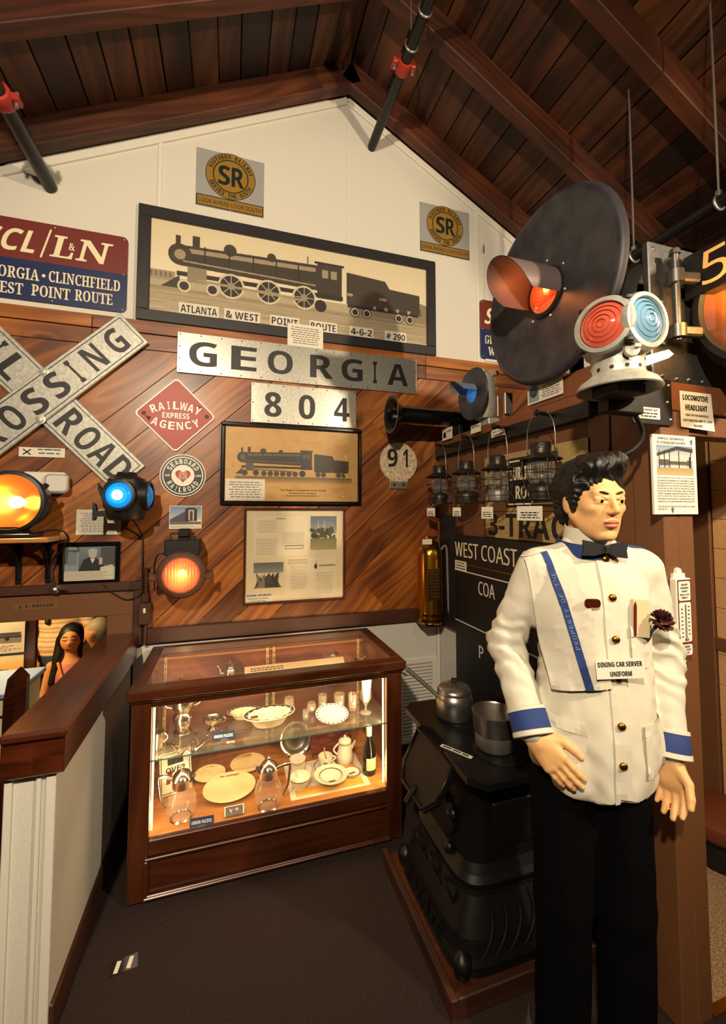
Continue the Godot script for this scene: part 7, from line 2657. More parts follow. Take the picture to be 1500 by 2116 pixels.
	box(st, Vector3(0, 0.0006, 0), Vector3(0.13, 0.001, 0.02), Basis(), 0.0)
	part(st, "strip", M.paper, o)
	st = mb()
	bars(st, 0.115, 1, 0.01, 0.008, Transform3D(Basis(Vector3(1, 0, 0), Vector3(0, 0, -1), Vector3(0, 1, 0)), Vector3(0, 0.0012, 0.004)))
	stuff(st, "small_print", M.ink, o)
	# pots
	var py := 0.046 + 0.672
	o = thing("covered_saucepan", "dented aluminium saucepan with lid and long handle on the stove", "saucepan", Vector3(0.965, py, -1.70))
	st = mb()
	lathe(st, [Vector2(0, 0.002), Vector2(0.074, 0.0), Vector2(0.080, 0.008), Vector2(0.082, 0.07), Vector2(0.078, 0.09), Vector2(0.068, 0.102), Vector2(0.070, 0.106)], Transform3D(), 36)
	part(st, "pan", M.alu, o)
	st = mb()
	lathe(st, [Vector2(0.074, 0.105), Vector2(0.074, 0.112), Vector2(0.066, 0.124), Vector2(0.04, 0.135), Vector2(0, 0.138)], Transform3D(), 36)
	part(st, "lid", M.alu, o)
	st = mb()
	lathe(st, [Vector2(0.008, 0.136), Vector2(0.008, 0.145), Vector2(0.014, 0.15), Vector2(0.012, 0.158), Vector2(0, 0.16)], Transform3D(), 14)
	part(st, "knob", M.black, o)
	st = mb()
	tube(st, [Vector3(-0.072, 0.085, -0.01), Vector3(-0.12, 0.13, -0.03), Vector3(-0.205, 0.205, -0.06)], [0.008, 0.009, 0.010], 10)
	part(st, "handle", M.alu_dull, o)
	o = thing("open_pot", "deep open aluminium pot with a darker upper band at the stove front", "pot", Vector3(0.985, py, -1.43))
	st = mb()
	lathe(st, [Vector2(0, 0.003), Vector2(0.062, 0.0), Vector2(0.072, 0.008), Vector2(0.075, 0.06)], Transform3D(), 36)
	part(st, "lower_pot", M.alu_dull, o)
	st = mb()
	lathe(st, [Vector2(0.075, 0.06), Vector2(0.078, 0.064), Vector2(0.082, 0.13), Vector2(0.085, 0.134), Vector2(0.081, 0.135), Vector2(0.077, 0.128), Vector2(0.072, 0.05), Vector2(0.06, 0.008), Vector2(0, 0.008)], Transform3D(), 36)
	part(st, "upper_pot", M.alu, o)
	# brass extinguisher on the back wall
	o = thing("fire_extinguisher", "polished brass fire extinguisher with hose standing in the corner", "fire extinguisher", Vector3(1.268, 0.895, ZB + 0.105))
	st = mb()
	lathe(st, [Vector2(0, 0.0), Vector2(0.082, 0.0), Vector2(0.088, 0.008), Vector2(0.084, 0.02), Vector2(0.088, 0.028), Vector2(0.084, 0.04), Vector2(0.084, 0.06), Vector2(0.086, 0.066), Vector2(0.084, 0.075), Vector2(0.084, 0.44), Vector2(0.078, 0.475), Vector2(0.056, 0.505), Vector2(0.03, 0.518), Vector2(0.028, 0.53)], Transform3D(), 44)
	part(st, "tank", M.brass, o)
	st = mb()
	lathe(st, [Vector2(0.028, 0.528), Vector2(0.036, 0.532), Vector2(0.036, 0.548), Vector2(0.05, 0.552), Vector2(0.052, 0.562), Vector2(0, 0.566)], Transform3D(), 24)
	part(st, "cap", M.brass, o)
	st = mb()
	prism(st, rect(0.085, 0.20, 0.004), 0.0, 0.0015, at(-0.012, 0.26, 0.0845))
	part(st, "maker_plate", M.gold, o)
	st = mb()
	bars(st, 0.07, 9, 0.02, 0.007, at(-0.012, 0.34, 0.086))
	stuff(st, "small_print", M.rust, o)
	cord(o, [Vector3(0.072, 0.47, 0.02), Vector3(0.095, 0.50, 0.03), Vector3(0.108, 0.47, 0.035), Vector3(0.112, 0.30, 0.035), Vector3(0.118, 0.14, 0.03), Vector3(0.120, 0.06, 0.03)], 0.0085, mat(Color(0.45, 0.42, 0.36), 0.6), "hose")
	st = mb()
	tube(st, [Vector3(0.120, 0.07, 0.03), Vector3(0.121, 0.015, 0.03)], [0.009, 0.005], 10)
	part(st, "nozzle", M.brass, o)
	st = mb()
	prism(st, rect(0.068, 0.034), 0, 0.001, at(-0.045, 0.53, 0.055))
	part(st, "tag_card", M.paper, o)
	st = mb()
	box2(st, Vector3(-0.06, -0.022, -0.10), Vector3(0.06, 0.0, 0.05), 0.004)
	part(st, "shelf_bracket", M.brown_rail, o)

# ---------- smooth bodies: distance field on a grid, meshed as surface nets ----------
class Field:
	var lo: Vector3
	var h: float
	var nx: int
	var ny: int
	var nz: int
	var d := PackedFloat32Array()
	func _init(a: Vector3, b: Vector3, cell: float) -> void:
		lo = a
		h = cell
		nx = int((b.x - a.x) / cell) + 2
		ny = int((b.y - a.y) / cell) + 2
		nz = int((b.z - a.z) / cell) + 2
		d.resize(nx * ny * nz)
		d.fill(0.08)
	func span(a: Vector3, b: Vector3) -> Array:
		return [clampi(int((a.x - lo.x) / h), 0, nx), clampi(int((b.x - lo.x) / h) + 2, 0, nx), clampi(int((a.y - lo.y) / h), 0, ny), clampi(int((b.y - lo.y) / h) + 2, 0, ny), clampi(int((a.z - lo.z) / h), 0, nz), clampi(int((b.z - lo.z) / h) + 2, 0, nz)]
	# tapered capsule
	func cone(a: Vector3, b: Vector3, ra: float, rb: float, k := 0.02) -> void:
		var m := maxf(ra, rb) + k + h * 2
		var s := span(a.min(b) - Vector3.ONE * m, a.max(b) + Vector3.ONE * m)
		var ab := b - a
		var il := 1.0 / maxf(ab.length_squared(), 1e-9)
		for z in range(s[4], s[5]):
			for y in range(s[2], s[3]):
				var i := (z * ny + y) * nx + int(s[0])
				var p := Vector3(lo.x + s[0] * h, lo.y + y * h, lo.z + z * h) - a
				for x in range(s[0], s[1]):
					var t := clampf(p.dot(ab) * il, 0.0, 1.0)
					var v := (p - ab * t).length() - (ra + (rb - ra) * t)
					var o := d[i]
					var e := k - absf(v - o)
					d[i] = minf(v, o) - (e * e / (4.0 * k) if e > 0.0 else 0.0)
					p.x += h
					i += 1
	func ell(c: Vector3, r: Vector3, k := 0.02, cut := false, b := Basis()) -> void:
		var m := maxf(r.x, maxf(r.y, r.z)) + k + h * 2
		var s := span(c - Vector3.ONE * m, c + Vector3.ONE * m)
		var bt := b.transposed()
		var flat := b.is_equal_approx(Basis())
		var ir := Vector3(1 / r.x, 1 / r.y, 1 / r.z)
		for z in range(s[4], s[5]):
			for y in range(s[2], s[3]):
				var i := (z * ny + y) * nx + int(s[0])
				var q := Vector3(lo.x + s[0] * h, lo.y + y * h, lo.z + z * h) - c
				for x in range(s[0], s[1]):
					var p := q if flat else bt * q
					var u := p * ir
					var k0 := u.length()
					var k1 := (u * ir).length()
					var v := k0 * (k0 - 1.0) / k1 if k1 > 1e-6 else -minf(r.x, minf(r.y, r.z))
					var o := d[i]
					if cut:
						v = -v
						var e := k - absf(v - o)
						d[i] = maxf(v, o) + (e * e / (4.0 * k) if e > 0.0 else 0.0)
					else:
						var e := k - absf(v - o)
						d[i] = minf(v, o) - (e * e / (4.0 * k) if e > 0.0 else 0.0)
					q.x += h
					i += 1
	# change every value near the surface: f(point, value) -> value
	func warp(f: Callable) -> void:
		for z in nz:
			for y in ny:
				var i := (z * ny + y) * nx
				for x in nx:
					var v := d[i]
					if absf(v) < 0.05:
						d[i] = f.call(Vector3(lo.x + x * h, lo.y + y * h, lo.z + z * h), v)
					i += 1
	func at(p: Vector3) -> float:
		var q := (p - lo) / h
		var x := clampi(int(q.x), 0, nx - 2)
		var y := clampi(int(q.y), 0, ny - 2)
		var z := clampi(int(q.z), 0, nz - 2)
		var f := Vector3(clampf(q.x - x, 0, 1), clampf(q.y - y, 0, 1), clampf(q.z - z, 0, 1))
		var i := (z * ny + y) * nx + x
		var sy := nx
		var sz := nx * ny
		var a := lerpf(lerpf(d[i], d[i + 1], f.x), lerpf(d[i + sy], d[i + sy + 1], f.x), f.y)
		var b := lerpf(lerpf(d[i + sz], d[i + sz + 1], f.x), lerpf(d[i + sz + sy], d[i + sz + sy + 1], f.x), f.y)
		return lerpf(a, b, f.z)
	# foremost surface at (x, y), coming from +z
	func front(x: float, y: float) -> float:
		var z := lo.z + (nz - 1) * h
		while z > lo.z:
			if at(Vector3(x, y, z)) < 0.0:
				return z
			z -= 0.003
		return 0.0
	func grad(p: Vector3) -> Vector3:
		var e := h * 0.6
		return Vector3(at(p + Vector3(e, 0, 0)) - at(p - Vector3(e, 0, 0)), at(p + Vector3(0, e, 0)) - at(p - Vector3(0, e, 0)), at(p + Vector3(0, 0, e)) - at(p - Vector3(0, 0, e))).normalized()
	func mesh(st: SurfaceTool, xf := Transform3D(), color = null) -> void:
		var idx := PackedInt32Array()
		idx.resize(nx * ny * nz)
		idx.fill(-1)
		var vs := PackedVector3Array()
		var off := [0, 1, nx, nx + 1, nx * ny, nx * ny + 1, nx * ny + nx, nx * ny + nx + 1]
		var edges := [[0, 1], [2, 3], [4, 5], [6, 7], [0, 2], [1, 3], [4, 6], [5, 7], [0, 4], [1, 5], [2, 6], [3, 7]]
		for z in nz - 1:
			for y in ny - 1:
				var i := (z * ny + y) * nx
				for x in nx - 1:
					var neg := 0
					for o in off:
						if d[i + o] < 0.0:
							neg += 1
					if neg > 0 and neg < 8:
						var sum := Vector3.ZERO
						var n := 0
						for e in edges:
							var a: float = d[i + off[e[0]]]
							var b: float = d[i + off[e[1]]]
							if (a < 0.0) != (b < 0.0):
								var t := a / (a - b)
								var p0 := Vector3(e[0] & 1, (e[0] >> 1) & 1, e[0] >> 2)
								var p1 := Vector3(e[1] & 1, (e[1] >> 1) & 1, e[1] >> 2)
								sum += p0.lerp(p1, t)
								n += 1
						idx[i] = vs.size()
						vs.append(lo + (Vector3(x, y, z) + sum / n) * h)
					i += 1
		var ns := PackedVector3Array()
		var cs := PackedColorArray()
		for v in vs:
			ns.append(grad(v))
			cs.append(color.call(v) if color != null else Color(1, 1, 1))
		var ax := [1, nx, nx * ny]
		for z in range(1, nz - 1):
			for y in range(1, ny - 1):
				for x in range(1, nx - 1):
					var i := (z * ny + y) * nx + x
					var a := d[i] < 0.0
					for k in 3:
						if a != (d[i + ax[k]] < 0.0):
							var u: int = ax[(k + 1) % 3]
							var w: int = ax[(k + 2) % 3]
							var q := [idx[i - u - w], idx[i - w], idx[i], idx[i - u]]
							if q.min() < 0:
								continue
							if a:
								q = [q[3], q[2], q[1], q[0]]
							for t in [[0, 1, 2], [0, 2, 3]]:
								for c in t:
									var j: int = q[c]
									st.set_color(cs[j])
									st.set_normal((xf.basis * ns[j]).normalized())
									st.add_vertex(xf * vs[j])
func vmat(rough: float, sss := 0.0) -> StandardMaterial3D:
	var m := mat(Color(1, 1, 1), rough)
	m.vertex_color_use_as_albedo = true
	return m
func lc(r: float, g: float, b: float) -> Color:
	return Color(r, g, b).srgb_to_linear()
# five-fingered hand: wrist w, f towards the fingers, s towards the thumb, n out of the back
func hand(st: SurfaceTool, w: Vector3, f: Vector3, s: Vector3, n: Vector3, curl: float, skin: Color, spread := 1.0, thumb_in := 0.4) -> void:
	var fd := Field.new(w + f * 0.08 - Vector3.ONE * 0.135, w + f * 0.08 + Vector3.ONE * 0.135, 0.0036)
	fd.cone(w - f * 0.03, w + f * 0.02, 0.026, 0.025, 0.012)
	var offs := [0.029, 0.010, -0.010, -0.027]
	var lens := [0.070, 0.078, 0.072, 0.056]
	for i in 4:
		var o: float = offs[i]
		fd.cone(w + f * 0.012 + s * o * 0.6, w + f * (0.088 - absf(o) * 0.25) + s * o, 0.016, 0.0125, 0.014)
	fd.ell(w + f * 0.05 - n * 0.008, Vector3(0.036, 0.036, 0.018), 0.012, false, Basis(s, f, n))
	for i in 4:
		var o: float = offs[i]
		var p := w + f * (0.088 - absf(o) * 0.25) + s * o
		var L: float = lens[i]
		var a := curl * (1.0 + 0.12 * i)
		var dir := (f + s * o * 2.2 * spread).normalized()
		var d1 := (dir * cos(a * 0.5) - n * sin(a * 0.5)).normalized()
		var d2 := (dir * cos(a * 1.15) - n * sin(a * 1.15)).normalized()
		var d3 := (dir * cos(a * 1.6) - n * sin(a * 1.6)).normalized()
		var r: float = [0.0094, 0.0096, 0.0092, 0.0080][i]
		var q := p + d1 * L * 0.46
		var t := q + d2 * L * 0.30
		fd.cone(p, q, r * 1.1, r, 0.004)
		fd.cone(q, t, r, r * 0.94, 0.003)
		fd.cone(t, t + d3 * L * 0.22, r * 0.94, r * 0.78, 0.003)
	var tp := w + f * 0.022 + s * 0.024 - n * 0.008
	var t1 := tp + (f * 0.75 + s * 0.65 - n * thumb_in * 0.6).normalized() * 0.042
	var t2 := t1 + (f * 0.95 + s * 0.25 - n * thumb_in).normalized() * 0.034
	var t3 := t2 + (f * 1.0 + s * 0.05 - n * thumb_in).normalized() * 0.022
	fd.cone(tp, t1, 0.016, 0.012, 0.012)
	fd.cone(t1, t2, 0.0115, 0.0105, 0.004)
	fd.cone(t2, t3, 0.0105, 0.0085, 0.003)
	fd.mesh(st, Transform3D(), func(_p: Vector3) -> Color: return skin)
func build_mannequin() -> void:
	var o := thing("mannequin", "dark haired mannequin in a white dining car server jacket and black trousers", "mannequin", Vector3(1.062, 0, -1.032))
	o.rotation.y = deg_to_rad(-24.0)
	var skin := lc(0.88, 0.68, 0.46)
	var lips := lc(0.74, 0.44, 0.34)
	# --- body: head, neck, trunk, limbs and hands in one mesh ---
	var st := mb()
	var HX := Transform3D(Basis(Vector3.UP, 0.24) * Basis(Vector3.RIGHT, 0.03), Vector3(0.004, 1.655, 0.015))
	var fd := Field.new(Vector3(-0.10, -0.20, -0.13), Vector3(0.10, 0.14, 0.135), 0.0042)
	fd.cone(Vector3(0, -0.07, -0.025), Vector3(0, -0.20, -0.035), 0.050, 0.056, 0.03)
	fd.ell(Vector3(0, 0.03, -0.015), Vector3(0.074, 0.084, 0.094), 0.02)
	fd.ell(Vector3(0, -0.025, 0.030), Vector3(0.061, 0.082, 0.060), 0.03)
	fd.ell(Vector3(0, -0.072, 0.034), Vector3(0.050, 0.042, 0.046), 0.025)
	for s: float in [-1.0, 1.0]:
		fd.cone(Vector3(s * 0.056, -0.045, 0.0), Vector3(s * 0.018, -0.104, 0.060), 0.017, 0.013, 0.02)
		fd.ell(Vector3(s * 0.041, -0.022, 0.060), Vector3(0.019, 0.014, 0.018), 0.02)
		fd.ell(Vector3(s * 0.075, -0.010, -0.008), Vector3(0.010, 0.031, 0.019), 0.006)
	fd.ell(Vector3(0, -0.103, 0.070), Vector3(0.019, 0.014, 0.014), 0.012)
	fd.cone(Vector3(-0.038, 0.022, 0.074), Vector3(0.038, 0.022, 0.074), 0.012, 0.012, 0.016)
	for s: float in [-1.0, 1.0]:
		fd.ell(Vector3(s * 0.030, 0.000, 0.098), Vector3(0.017, 0.0085, 0.018), 0.008, true)
	fd.cone(Vector3(0, 0.020, 0.084), Vector3(0, -0.026, 0.106), 0.0070, 0.0095, 0.010)
	fd.ell(Vector3(0, -0.031, 0.104), Vector3(0.0095, 0.008, 0.010), 0.006)
	for s: float in [-1.0, 1.0]:
		fd.ell(Vector3(s * 0.0115, -0.034, 0.095), Vector3(0.007, 0.0065, 0.010), 0.006)
		fd.ell(Vector3(s * 0.031, 0.000, 0.0765), Vector3(0.0155, 0.0125, 0.0125), 0.003)
		fd.cone(Vector3(s * 0.017, 0.0070, 0.0885), Vector3(s * 0.045, 0.0060, 0.0795), 0.0052, 0.0048, 0.004)
		fd.cone(Vector3(s * 0.018, -0.0085, 0.0865), Vector3(s * 0.044, -0.0070, 0.0785), 0.0040, 0.0036, 0.004)
	fd.ell(Vector3(0, -0.0615, 0.088), Vector3(0.024, 0.0058, 0.0105), 0.004)
	fd.ell(Vector3(0, -0.0735, 0.0865), Vector3(0.020, 0.0068, 0.0105), 0.004)
	fd.ell(Vector3(0, -0.0672, 0.100), Vector3(0.026, 0.0013, 0.010), 0.002, true)
	fd.mesh(st, HX, func(p: Vector3) -> Color:
		var l := pow(p.x / 0.024, 2) + pow((p.y + 0.0672) / 0.0125, 2)
		return lips if l < 1.0 and p.z > 0.078 else skin)
	# trunk and limbs under the clothes
	var tr := Field.new(Vector3(-0.36, 0.02, -0.14), Vector3(0.36, 1.56, 0.17), 0.018)
	tr.ell(Vector3(0, 1.32, 0), Vector3(0.15, 0.17, 0.085), 0.04)
	tr.ell(Vector3(-0.01, 1.05, 0), Vector3(0.13, 0.22, 0.085), 0.04)
	tr.cone(Vector3(0, 1.40, -0.02), Vector3(0, 1.54, -0.02), 0.06, 0.05, 0.03)
	var elbow_r := Vector3(-0.248, 1.205, -0.035)
	var elbow_l := Vector3(0.218, 1.19, -0.04)
	var wrist_r := Vector3(-0.205, 0.985, 0.098)
	var wrist_l := Vector3(0.182, 0.925, 0.045)
	for q in [[-1.0, elbow_r, wrist_r], [1.0, elbow_l, wrist_l]]:
		tr.cone(Vector3(q[0] * 0.15, 1.43, -0.01), q[1], 0.042, 0.034, 0.03)
		tr.cone(q[1], q[2], 0.036, 0.025, 0.02)
		tr.cone(Vector3(-0.02 + q[0] * 0.08, 0.92, 0), Vector3(-0.025 + q[0] * 0.09, 0.48, 0.01), 0.075, 0.052, 0.03)
		tr.cone(Vector3(-0.025 + q[0] * 0.09, 0.48, 0.01), Vector3(-0.025 + q[0] * 0.095, 0.07, -0.01), 0.052, 0.036, 0.02)
	tr.mesh(st, Transform3D(), func(_p: Vector3) -> Color: return skin)
	var f1 := (Vector3(-0.108, 0.872, 0.160) - wrist_r).normalized()
	var n1 := Vector3(-0.42, 0.10, 0.90)
	n1 = (n1 - f1 * n1.dot(f1)).normalized()
	var s1 := f1.cross(n1).normalized()
	if s1.y < 0:
		s1 = -s1
	hand(st, wrist_r, f1, s1, n1, 0.22, skin, 0.5, 0.15)
	var f2 := Vector3(0.00, -0.99, 0.10).normalized()
	var n2 := Vector3(0.72, 0.05, -0.62)
	n2 = (n2 - f2 * n2.dot(f2)).normalized()
	var s2 := f2.cross(n2).normalized()
	if s2.z < 0:
		s2 = -s2
	hand(st, wrist_l, f2, s2, n2, 0.50, skin, 0.6, 0.5)
	part(st, "body", vmat(0.5), o)
	# eyes
	for s: float in [-1.0, 1.0]:
		st = mb()
		var ec := HX * Vector3(s * 0.031, -0.001, 0.0772)
		lathe(st, [Vector2(0, 0.0118), Vector2(0.005, 0.0108), Vector2(0.0095, 0.007), Vector2(0.0118, 0.0)], Transform3D(HX.basis * FRONT, ec), 18)
		var eye := part(st, "eye", mat(Color(0.80, 0.76, 0.68), 0.15), o)
		st = mb()
		lathe(st, [Vector2(0, 0.0128), Vector2(0.0042, 0.0121), Vector2(0.0066, 0.0104)], Transform3D(HX.basis * Basis(Vector3.UP, 0.2) * Basis(Vector3.RIGHT, 0.12) * FRONT, ec), 14)
		part(st, "iris", mat(Color(0.08, 0.05, 0.04), 0.1), eye)
		st = mb()
		var lash := []
		var brow := []
		for k in 7:
			var t := k / 6.0
			lash.append(HX * Vector3(s * lerpf(0.0185, 0.0455, t), 0.0058 + sin(t * PI) * 0.0035, lerpf(0.0915, 0.0815, t)))
			brow.append(HX * Vector3(s * lerpf(0.012, 0.052, t), 0.0185 + sin(t * 2.6) * 0.0055, lerpf(0.0905, 0.0730, t * t)))
		tube(st, lash, [0.0008, 0.0016, 0.0018, 0.0018, 0.0018, 0.0014, 0.0008], 6)
		part(st, "eyelash", M.hair, o)
		st = mb()
		tube(st, brow, [0.0024, 0.0036, 0.0038, 0.0036, 0.0032, 0.0026, 0.0012], 6)
		part(st, "eyebrow", M.hair, o)
	# hair
	st = mb()
	var hf := Field.new(Vector3(-0.125, -0.13, -0.15), Vector3(0.125, 0.185, 0.135), 0.0046)
	hf.ell(Vector3(0, 0.048, -0.026), Vector3(0.092, 0.090, 0.106), 0.02)
	hf.ell(Vector3(0, -0.02, -0.075), Vector3(0.072, 0.075, 0.050), 0.03)
	hf.ell(Vector3(0.005, 0.106, 0.030), Vector3(0.070, 0.036, 0.056), 0.025)
	hf.ell(Vector3(0.032, 0.112, 0.056), Vector3(0.042, 0.032, 0.034), 0.02)
	hf.ell(Vector3(-0.028, 0.098, 0.056), Vector3(0.040, 0.026, 0.030), 0.02)
	for s: float in [-1.0, 1.0]:
		hf.ell(Vector3(s * 0.073, 0.015, 0.012), Vector3(0.014, 0.052, 0.026), 0.015)
	hf.ell(Vector3(0, -0.024, 0.094), Vector3(0.060, 0.090, 0.050), 0.010, true)
	for s: float in [-1.0, 1.0]:
		hf.ell(Vector3(s * 0.090, -0.030, -0.005), Vector3(0.028, 0.030, 0.026), 0.008, true)
	var wave := FastNoiseLite.new()
	wave.seed = 6
	wave.frequency = 1.0
	wave.fractal_octaves = 2
	hf.warp(func(p: Vector3, v: float) -> float:
		var a := atan2(p.x, p.y + 0.05)
		var n := wave.get_noise_3d(p.x * 9, p.y * 9, p.z * 9)
		return v + 0.0060 * wave.get_noise_2d(a * 5.0 + n * 1.5, p.z * 13.0) + 0.0022 * sin(a * 34.0 + n * 9.0 + p.z * 30.0))
	hf.mesh(st, HX)
	part(st, "hair", M.hair, o)
	# --- jacket ---
	st = mb()
	var jf := Field.new(Vector3(-0.38, 0.80, -0.18), Vector3(0.38, 1.57, 0.20), 0.0095)
	jf.ell(Vector3(0, 1.33, 0.0), Vector3(0.166, 0.19, 0.112), 0.04)
	jf.ell(Vector3(0, 1.12, 0.008), Vector3(0.160, 0.24, 0.118), 0.05)
	jf.ell(Vector3(-0.012, 0.92, 0.008), Vector3(0.180, 0.24, 0.132), 0.06)
	jf.cone(Vector3(0, 1.44, -0.015), Vector3(0, 1.525, -0.02), 0.085, 0.066, 0.03)
	for q in [[-1.0, elbow_r, wrist_r], [1.0, elbow_l, wrist_l]]:
		jf.cone(Vector3(q[0] * 0.05, 1.475, -0.015), Vector3(q[0] * 0.148, 1.447, -0.012), 0.056, 0.058, 0.03)
		jf.cone(Vector3(q[0] * 0.152, 1.44, -0.012), q[1], 0.061, 0.056, 0.025)
		jf.cone(q[1], q[1].lerp(q[2], 0.92), 0.056, 0.046, 0.015)
	var fold := FastNoiseLite.new()
	fold.seed = 3
	fold.frequency = 1.0
	fold.fractal_octaves = 2
	jf.warp(func(p: Vector3, v: float) -> float:
		var er := (p - elbow_r).length()
		var el := (p - elbow_l).length()
		var g := exp(-er * er / 0.014) + exp(-el * el / 0.014)
		var w := 0.0075 * g * sin((p.y * 1.0 + p.x * 0.55 - p.z * 0.5) * 115.0 + fold.get_noise_3d(p.x * 9, p.y * 9, p.z * 9) * 4.0)
		w += 0.006 * fold.get_noise_3d(p.x * 11, p.y * 5.5, p.z * 11)
		var low := clampf((1.08 - p.y) / 0.25, 0.0, 1.0)
		if absf(p.x) < 0.19:
			w += low * 0.006 * sin(p.x * 62.0 + fold.get_noise_3d(p.x * 5, p.y * 5, 0) * 4.0)
		var c := 0.825 + 0.006 * sin(p.x * 30.0) - p.y
		return maxf(v + w, c) if absf(p.x) < 0.21 and p.y < 0.9 else v + w)
	jf.mesh(st, Transform3D())
	var jac := part(st, "jacket", M.cloth_white, o)
	# sheet following the jacket front, between four corners given as (x, y)
	var sheet := func(called: String, m: Material, tl: Vector2, tr_: Vector2, br: Vector2, bl: Vector2, lift: float, nu: int, nv: int, parent: Node) -> MeshInstance3D:
		var sh := mb()
		var g := []
		for j in nv + 1:
			var row := []
			for i in nu + 1:
				var u := float(i) / nu
				var v := float(j) / nv
				var q := tl.lerp(tr_, u).lerp(bl.lerp(br, u), v)
				var z: float = maxf(jf.front(q.x, q.y), jf.front(q.x + 0.012, q.y))
				row.append(Vector3(q.x, q.y, z + lift))
			g.append(row)
		# soften so the cloth bridges hollows
		for it in 3:
			for j in range(1, nv):
				for i in range(0, nu + 1):
					var a: float = g[j][i].z
					var b2: float = (g[j - 1][i].z + g[j + 1][i].z + g[j][maxi(i - 1, 0)].z + g[j][mini(i + 1, nu)].z) / 4.0
					g[j][i].z = maxf(a, b2)
		for side in 2:
			var dz := Vector3(0, 0, 0.0 if side == 0 else -0.006)
			for j in nv:
				for i in nu:
					var A: Vector3 = g[j][i] + dz
					var B: Vector3 = g[j][i + 1] + dz
					var C: Vector3 = g[j + 1][i + 1] + dz
					var D: Vector3 = g[j + 1][i] + dz
					var n := (B - A).cross(D - A).normalized()
					if n.z < 0:
						n = -n
					if side == 1:
						n = -n
					quad(sh, A, B, C, D, n)
		return part(sh, called, m, parent)
	# button placket
	sheet.call("placket", M.cloth_white, Vector2(-0.012, 1.49), Vector2(0.032, 1.49), Vector2(0.040, 0.828), Vector2(-0.004, 0.828), 0.004, 3, 40, jac)
	for y in [1.482, 1.378, 1.266, 1.161, 1.040, 0.938]:
		st = mb()
		var bz := jf.front(0.014, y) + 0.006
		lathe(st, [Vector2(0, 0.007), Vector2(0.006, 0.006), Vector2(0.0105, 0.003), Vector2(0.011, 0)], Transform3D(Basis(Vector3.UP, -0.05) * FRONT, Vector3(0.014, y, bz)), 16)
		part(st, "button", M.gold, jac)
	# pockets
	for q in [[0.058, 1.300, 0.130, 1.300, 0.128, 1.185, 0.060, 1.180, "breast_pocket"], [0.080, 1.035, 0.152, 1.045, 0.156, 0.90, 0.084, 0.895, "side_pocket"], [-0.160, 1.045, -0.075, 1.035, -0.08, 0.90, -0.165, 0.91, "side_pocket"]]:
		var pk: MeshInstance3D = sheet.call(q[8], M.cloth_white, Vector2(q[0], q[1]), Vector2(q[2], q[3]), Vector2(q[4], q[5]), Vector2(q[6], q[7]), 0.007, 6, 8, jac)
		sheet.call("pocket_hem", M.cloth_white, Vector2(q[0], q[1]), Vector2(q[2], q[3]), Vector2(q[2], q[3] - 0.028), Vector2(q[0], q[1] - 0.028), 0.010, 6, 2, pk)
	# collar, blue band, cuffs
	st = mb()
	var nk := Transform3D(Basis(Vector3.RIGHT, 0.16), Vector3(0.0, 1.515, -0.016))
	lathe(st, [Vector2(0.074, -0.02), Vector2(0.070, 0.02), Vector2(0.066, 0.062), Vector2(0.0635, 0.062), Vector2(0.066, 0.01)], nk * Transform3D(Basis(Vector3.UP, PI / 2 + 0.25), Vector3.ZERO), 40, 0.6, TAU - 0.5)
	part(st, "shirt_collar", M.cloth_white, o)
	for s: float in [-1.0, 1.0]:
		st = mb()
		prism(st, PackedVector2Array([Vector2(0, 0.0), Vector2(s * 0.038, 0.016), Vector2(s * 0.036, 0.05), Vector2(s * 0.006, 0.028)]), 0.0, 0.003, Transform3D(Basis(Vector3.UP, s * 0.35), Vector3(0.006, 1.525, 0.057)))
		part(st, "collar_wing", M.cloth_white, o)
	st = mb()
	lathe(st, [Vector2(0.0955, -0.022), Vector2(0.0915, -0.004), Vector2(0.0845, 0.018), Vector2(0.080, 0.018), Vector2(0.088, -0.022)], nk * Transform3D(Basis(Vector3.UP, PI / 2 + 0.3), Vector3(0, 0, 0)), 40, 0.6, TAU - 0.6)
	part(st, "blue_collar_band", M.blue_cloth, jac)
	for q in [[elbow_r, wrist_r], [elbow_l, wrist_l]]:
		var ax: Vector3 = (q[1] - q[0]).normalized()
		var sx := ax.cross(Vector3(0, 0, 1)).normalized()
		var cb := Basis(sx, ax, sx.cross(ax))
		var cx := Transform3D(cb, q[1] - ax * 0.062)
		st = mb()
		lathe(st, [Vector2(0.0525, 0.0), Vector2(0.054, 0.002), Vector2(0.055, 0.052), Vector2(0.052, 0.054)], cx, 32)
		part(st, "blue_cuff", M.blue_cloth, jac)
		st = mb()
		lathe(st, [Vector2(0.052, 0.050), Vector2(0.0565, 0.052), Vector2(0.0570, 0.064), Vector2(0.0535, 0.066), Vector2(0.040, 0.050)], cx, 32)
		part(st, "cuff_edge", M.cloth_white, jac)
		st = mb()
		lathe(st, [Vector2(0.050, -0.008), Vector2(0.0555, -0.006), Vector2(0.0555, 0.002), Vector2(0.052, 0.002)], cx, 32)
		part(st, "cuff_edge", M.cloth_white, jac)
	st = mb()
	tube(st, [Vector3(0.075, 1.525, 0.0), Vector3(0.12, 1.512, -0.002), Vector3(0.155, 1.505, -0.008), Vector3(0.195, 1.480, -0.012), Vector3(0.212, 1.450, -0.012)], [0.004, 0.006, 0.007, 0.006, 0.003], 8)
	part(st, "shoulder_piping", M.blue_cloth, jac)
	# bow tie
	var bt := thing_part(o, "bow_tie")
	var bx := Transform3D(Basis(Vector3.UP, 0.0), Vector3(0.010, 1.512, 0.088))
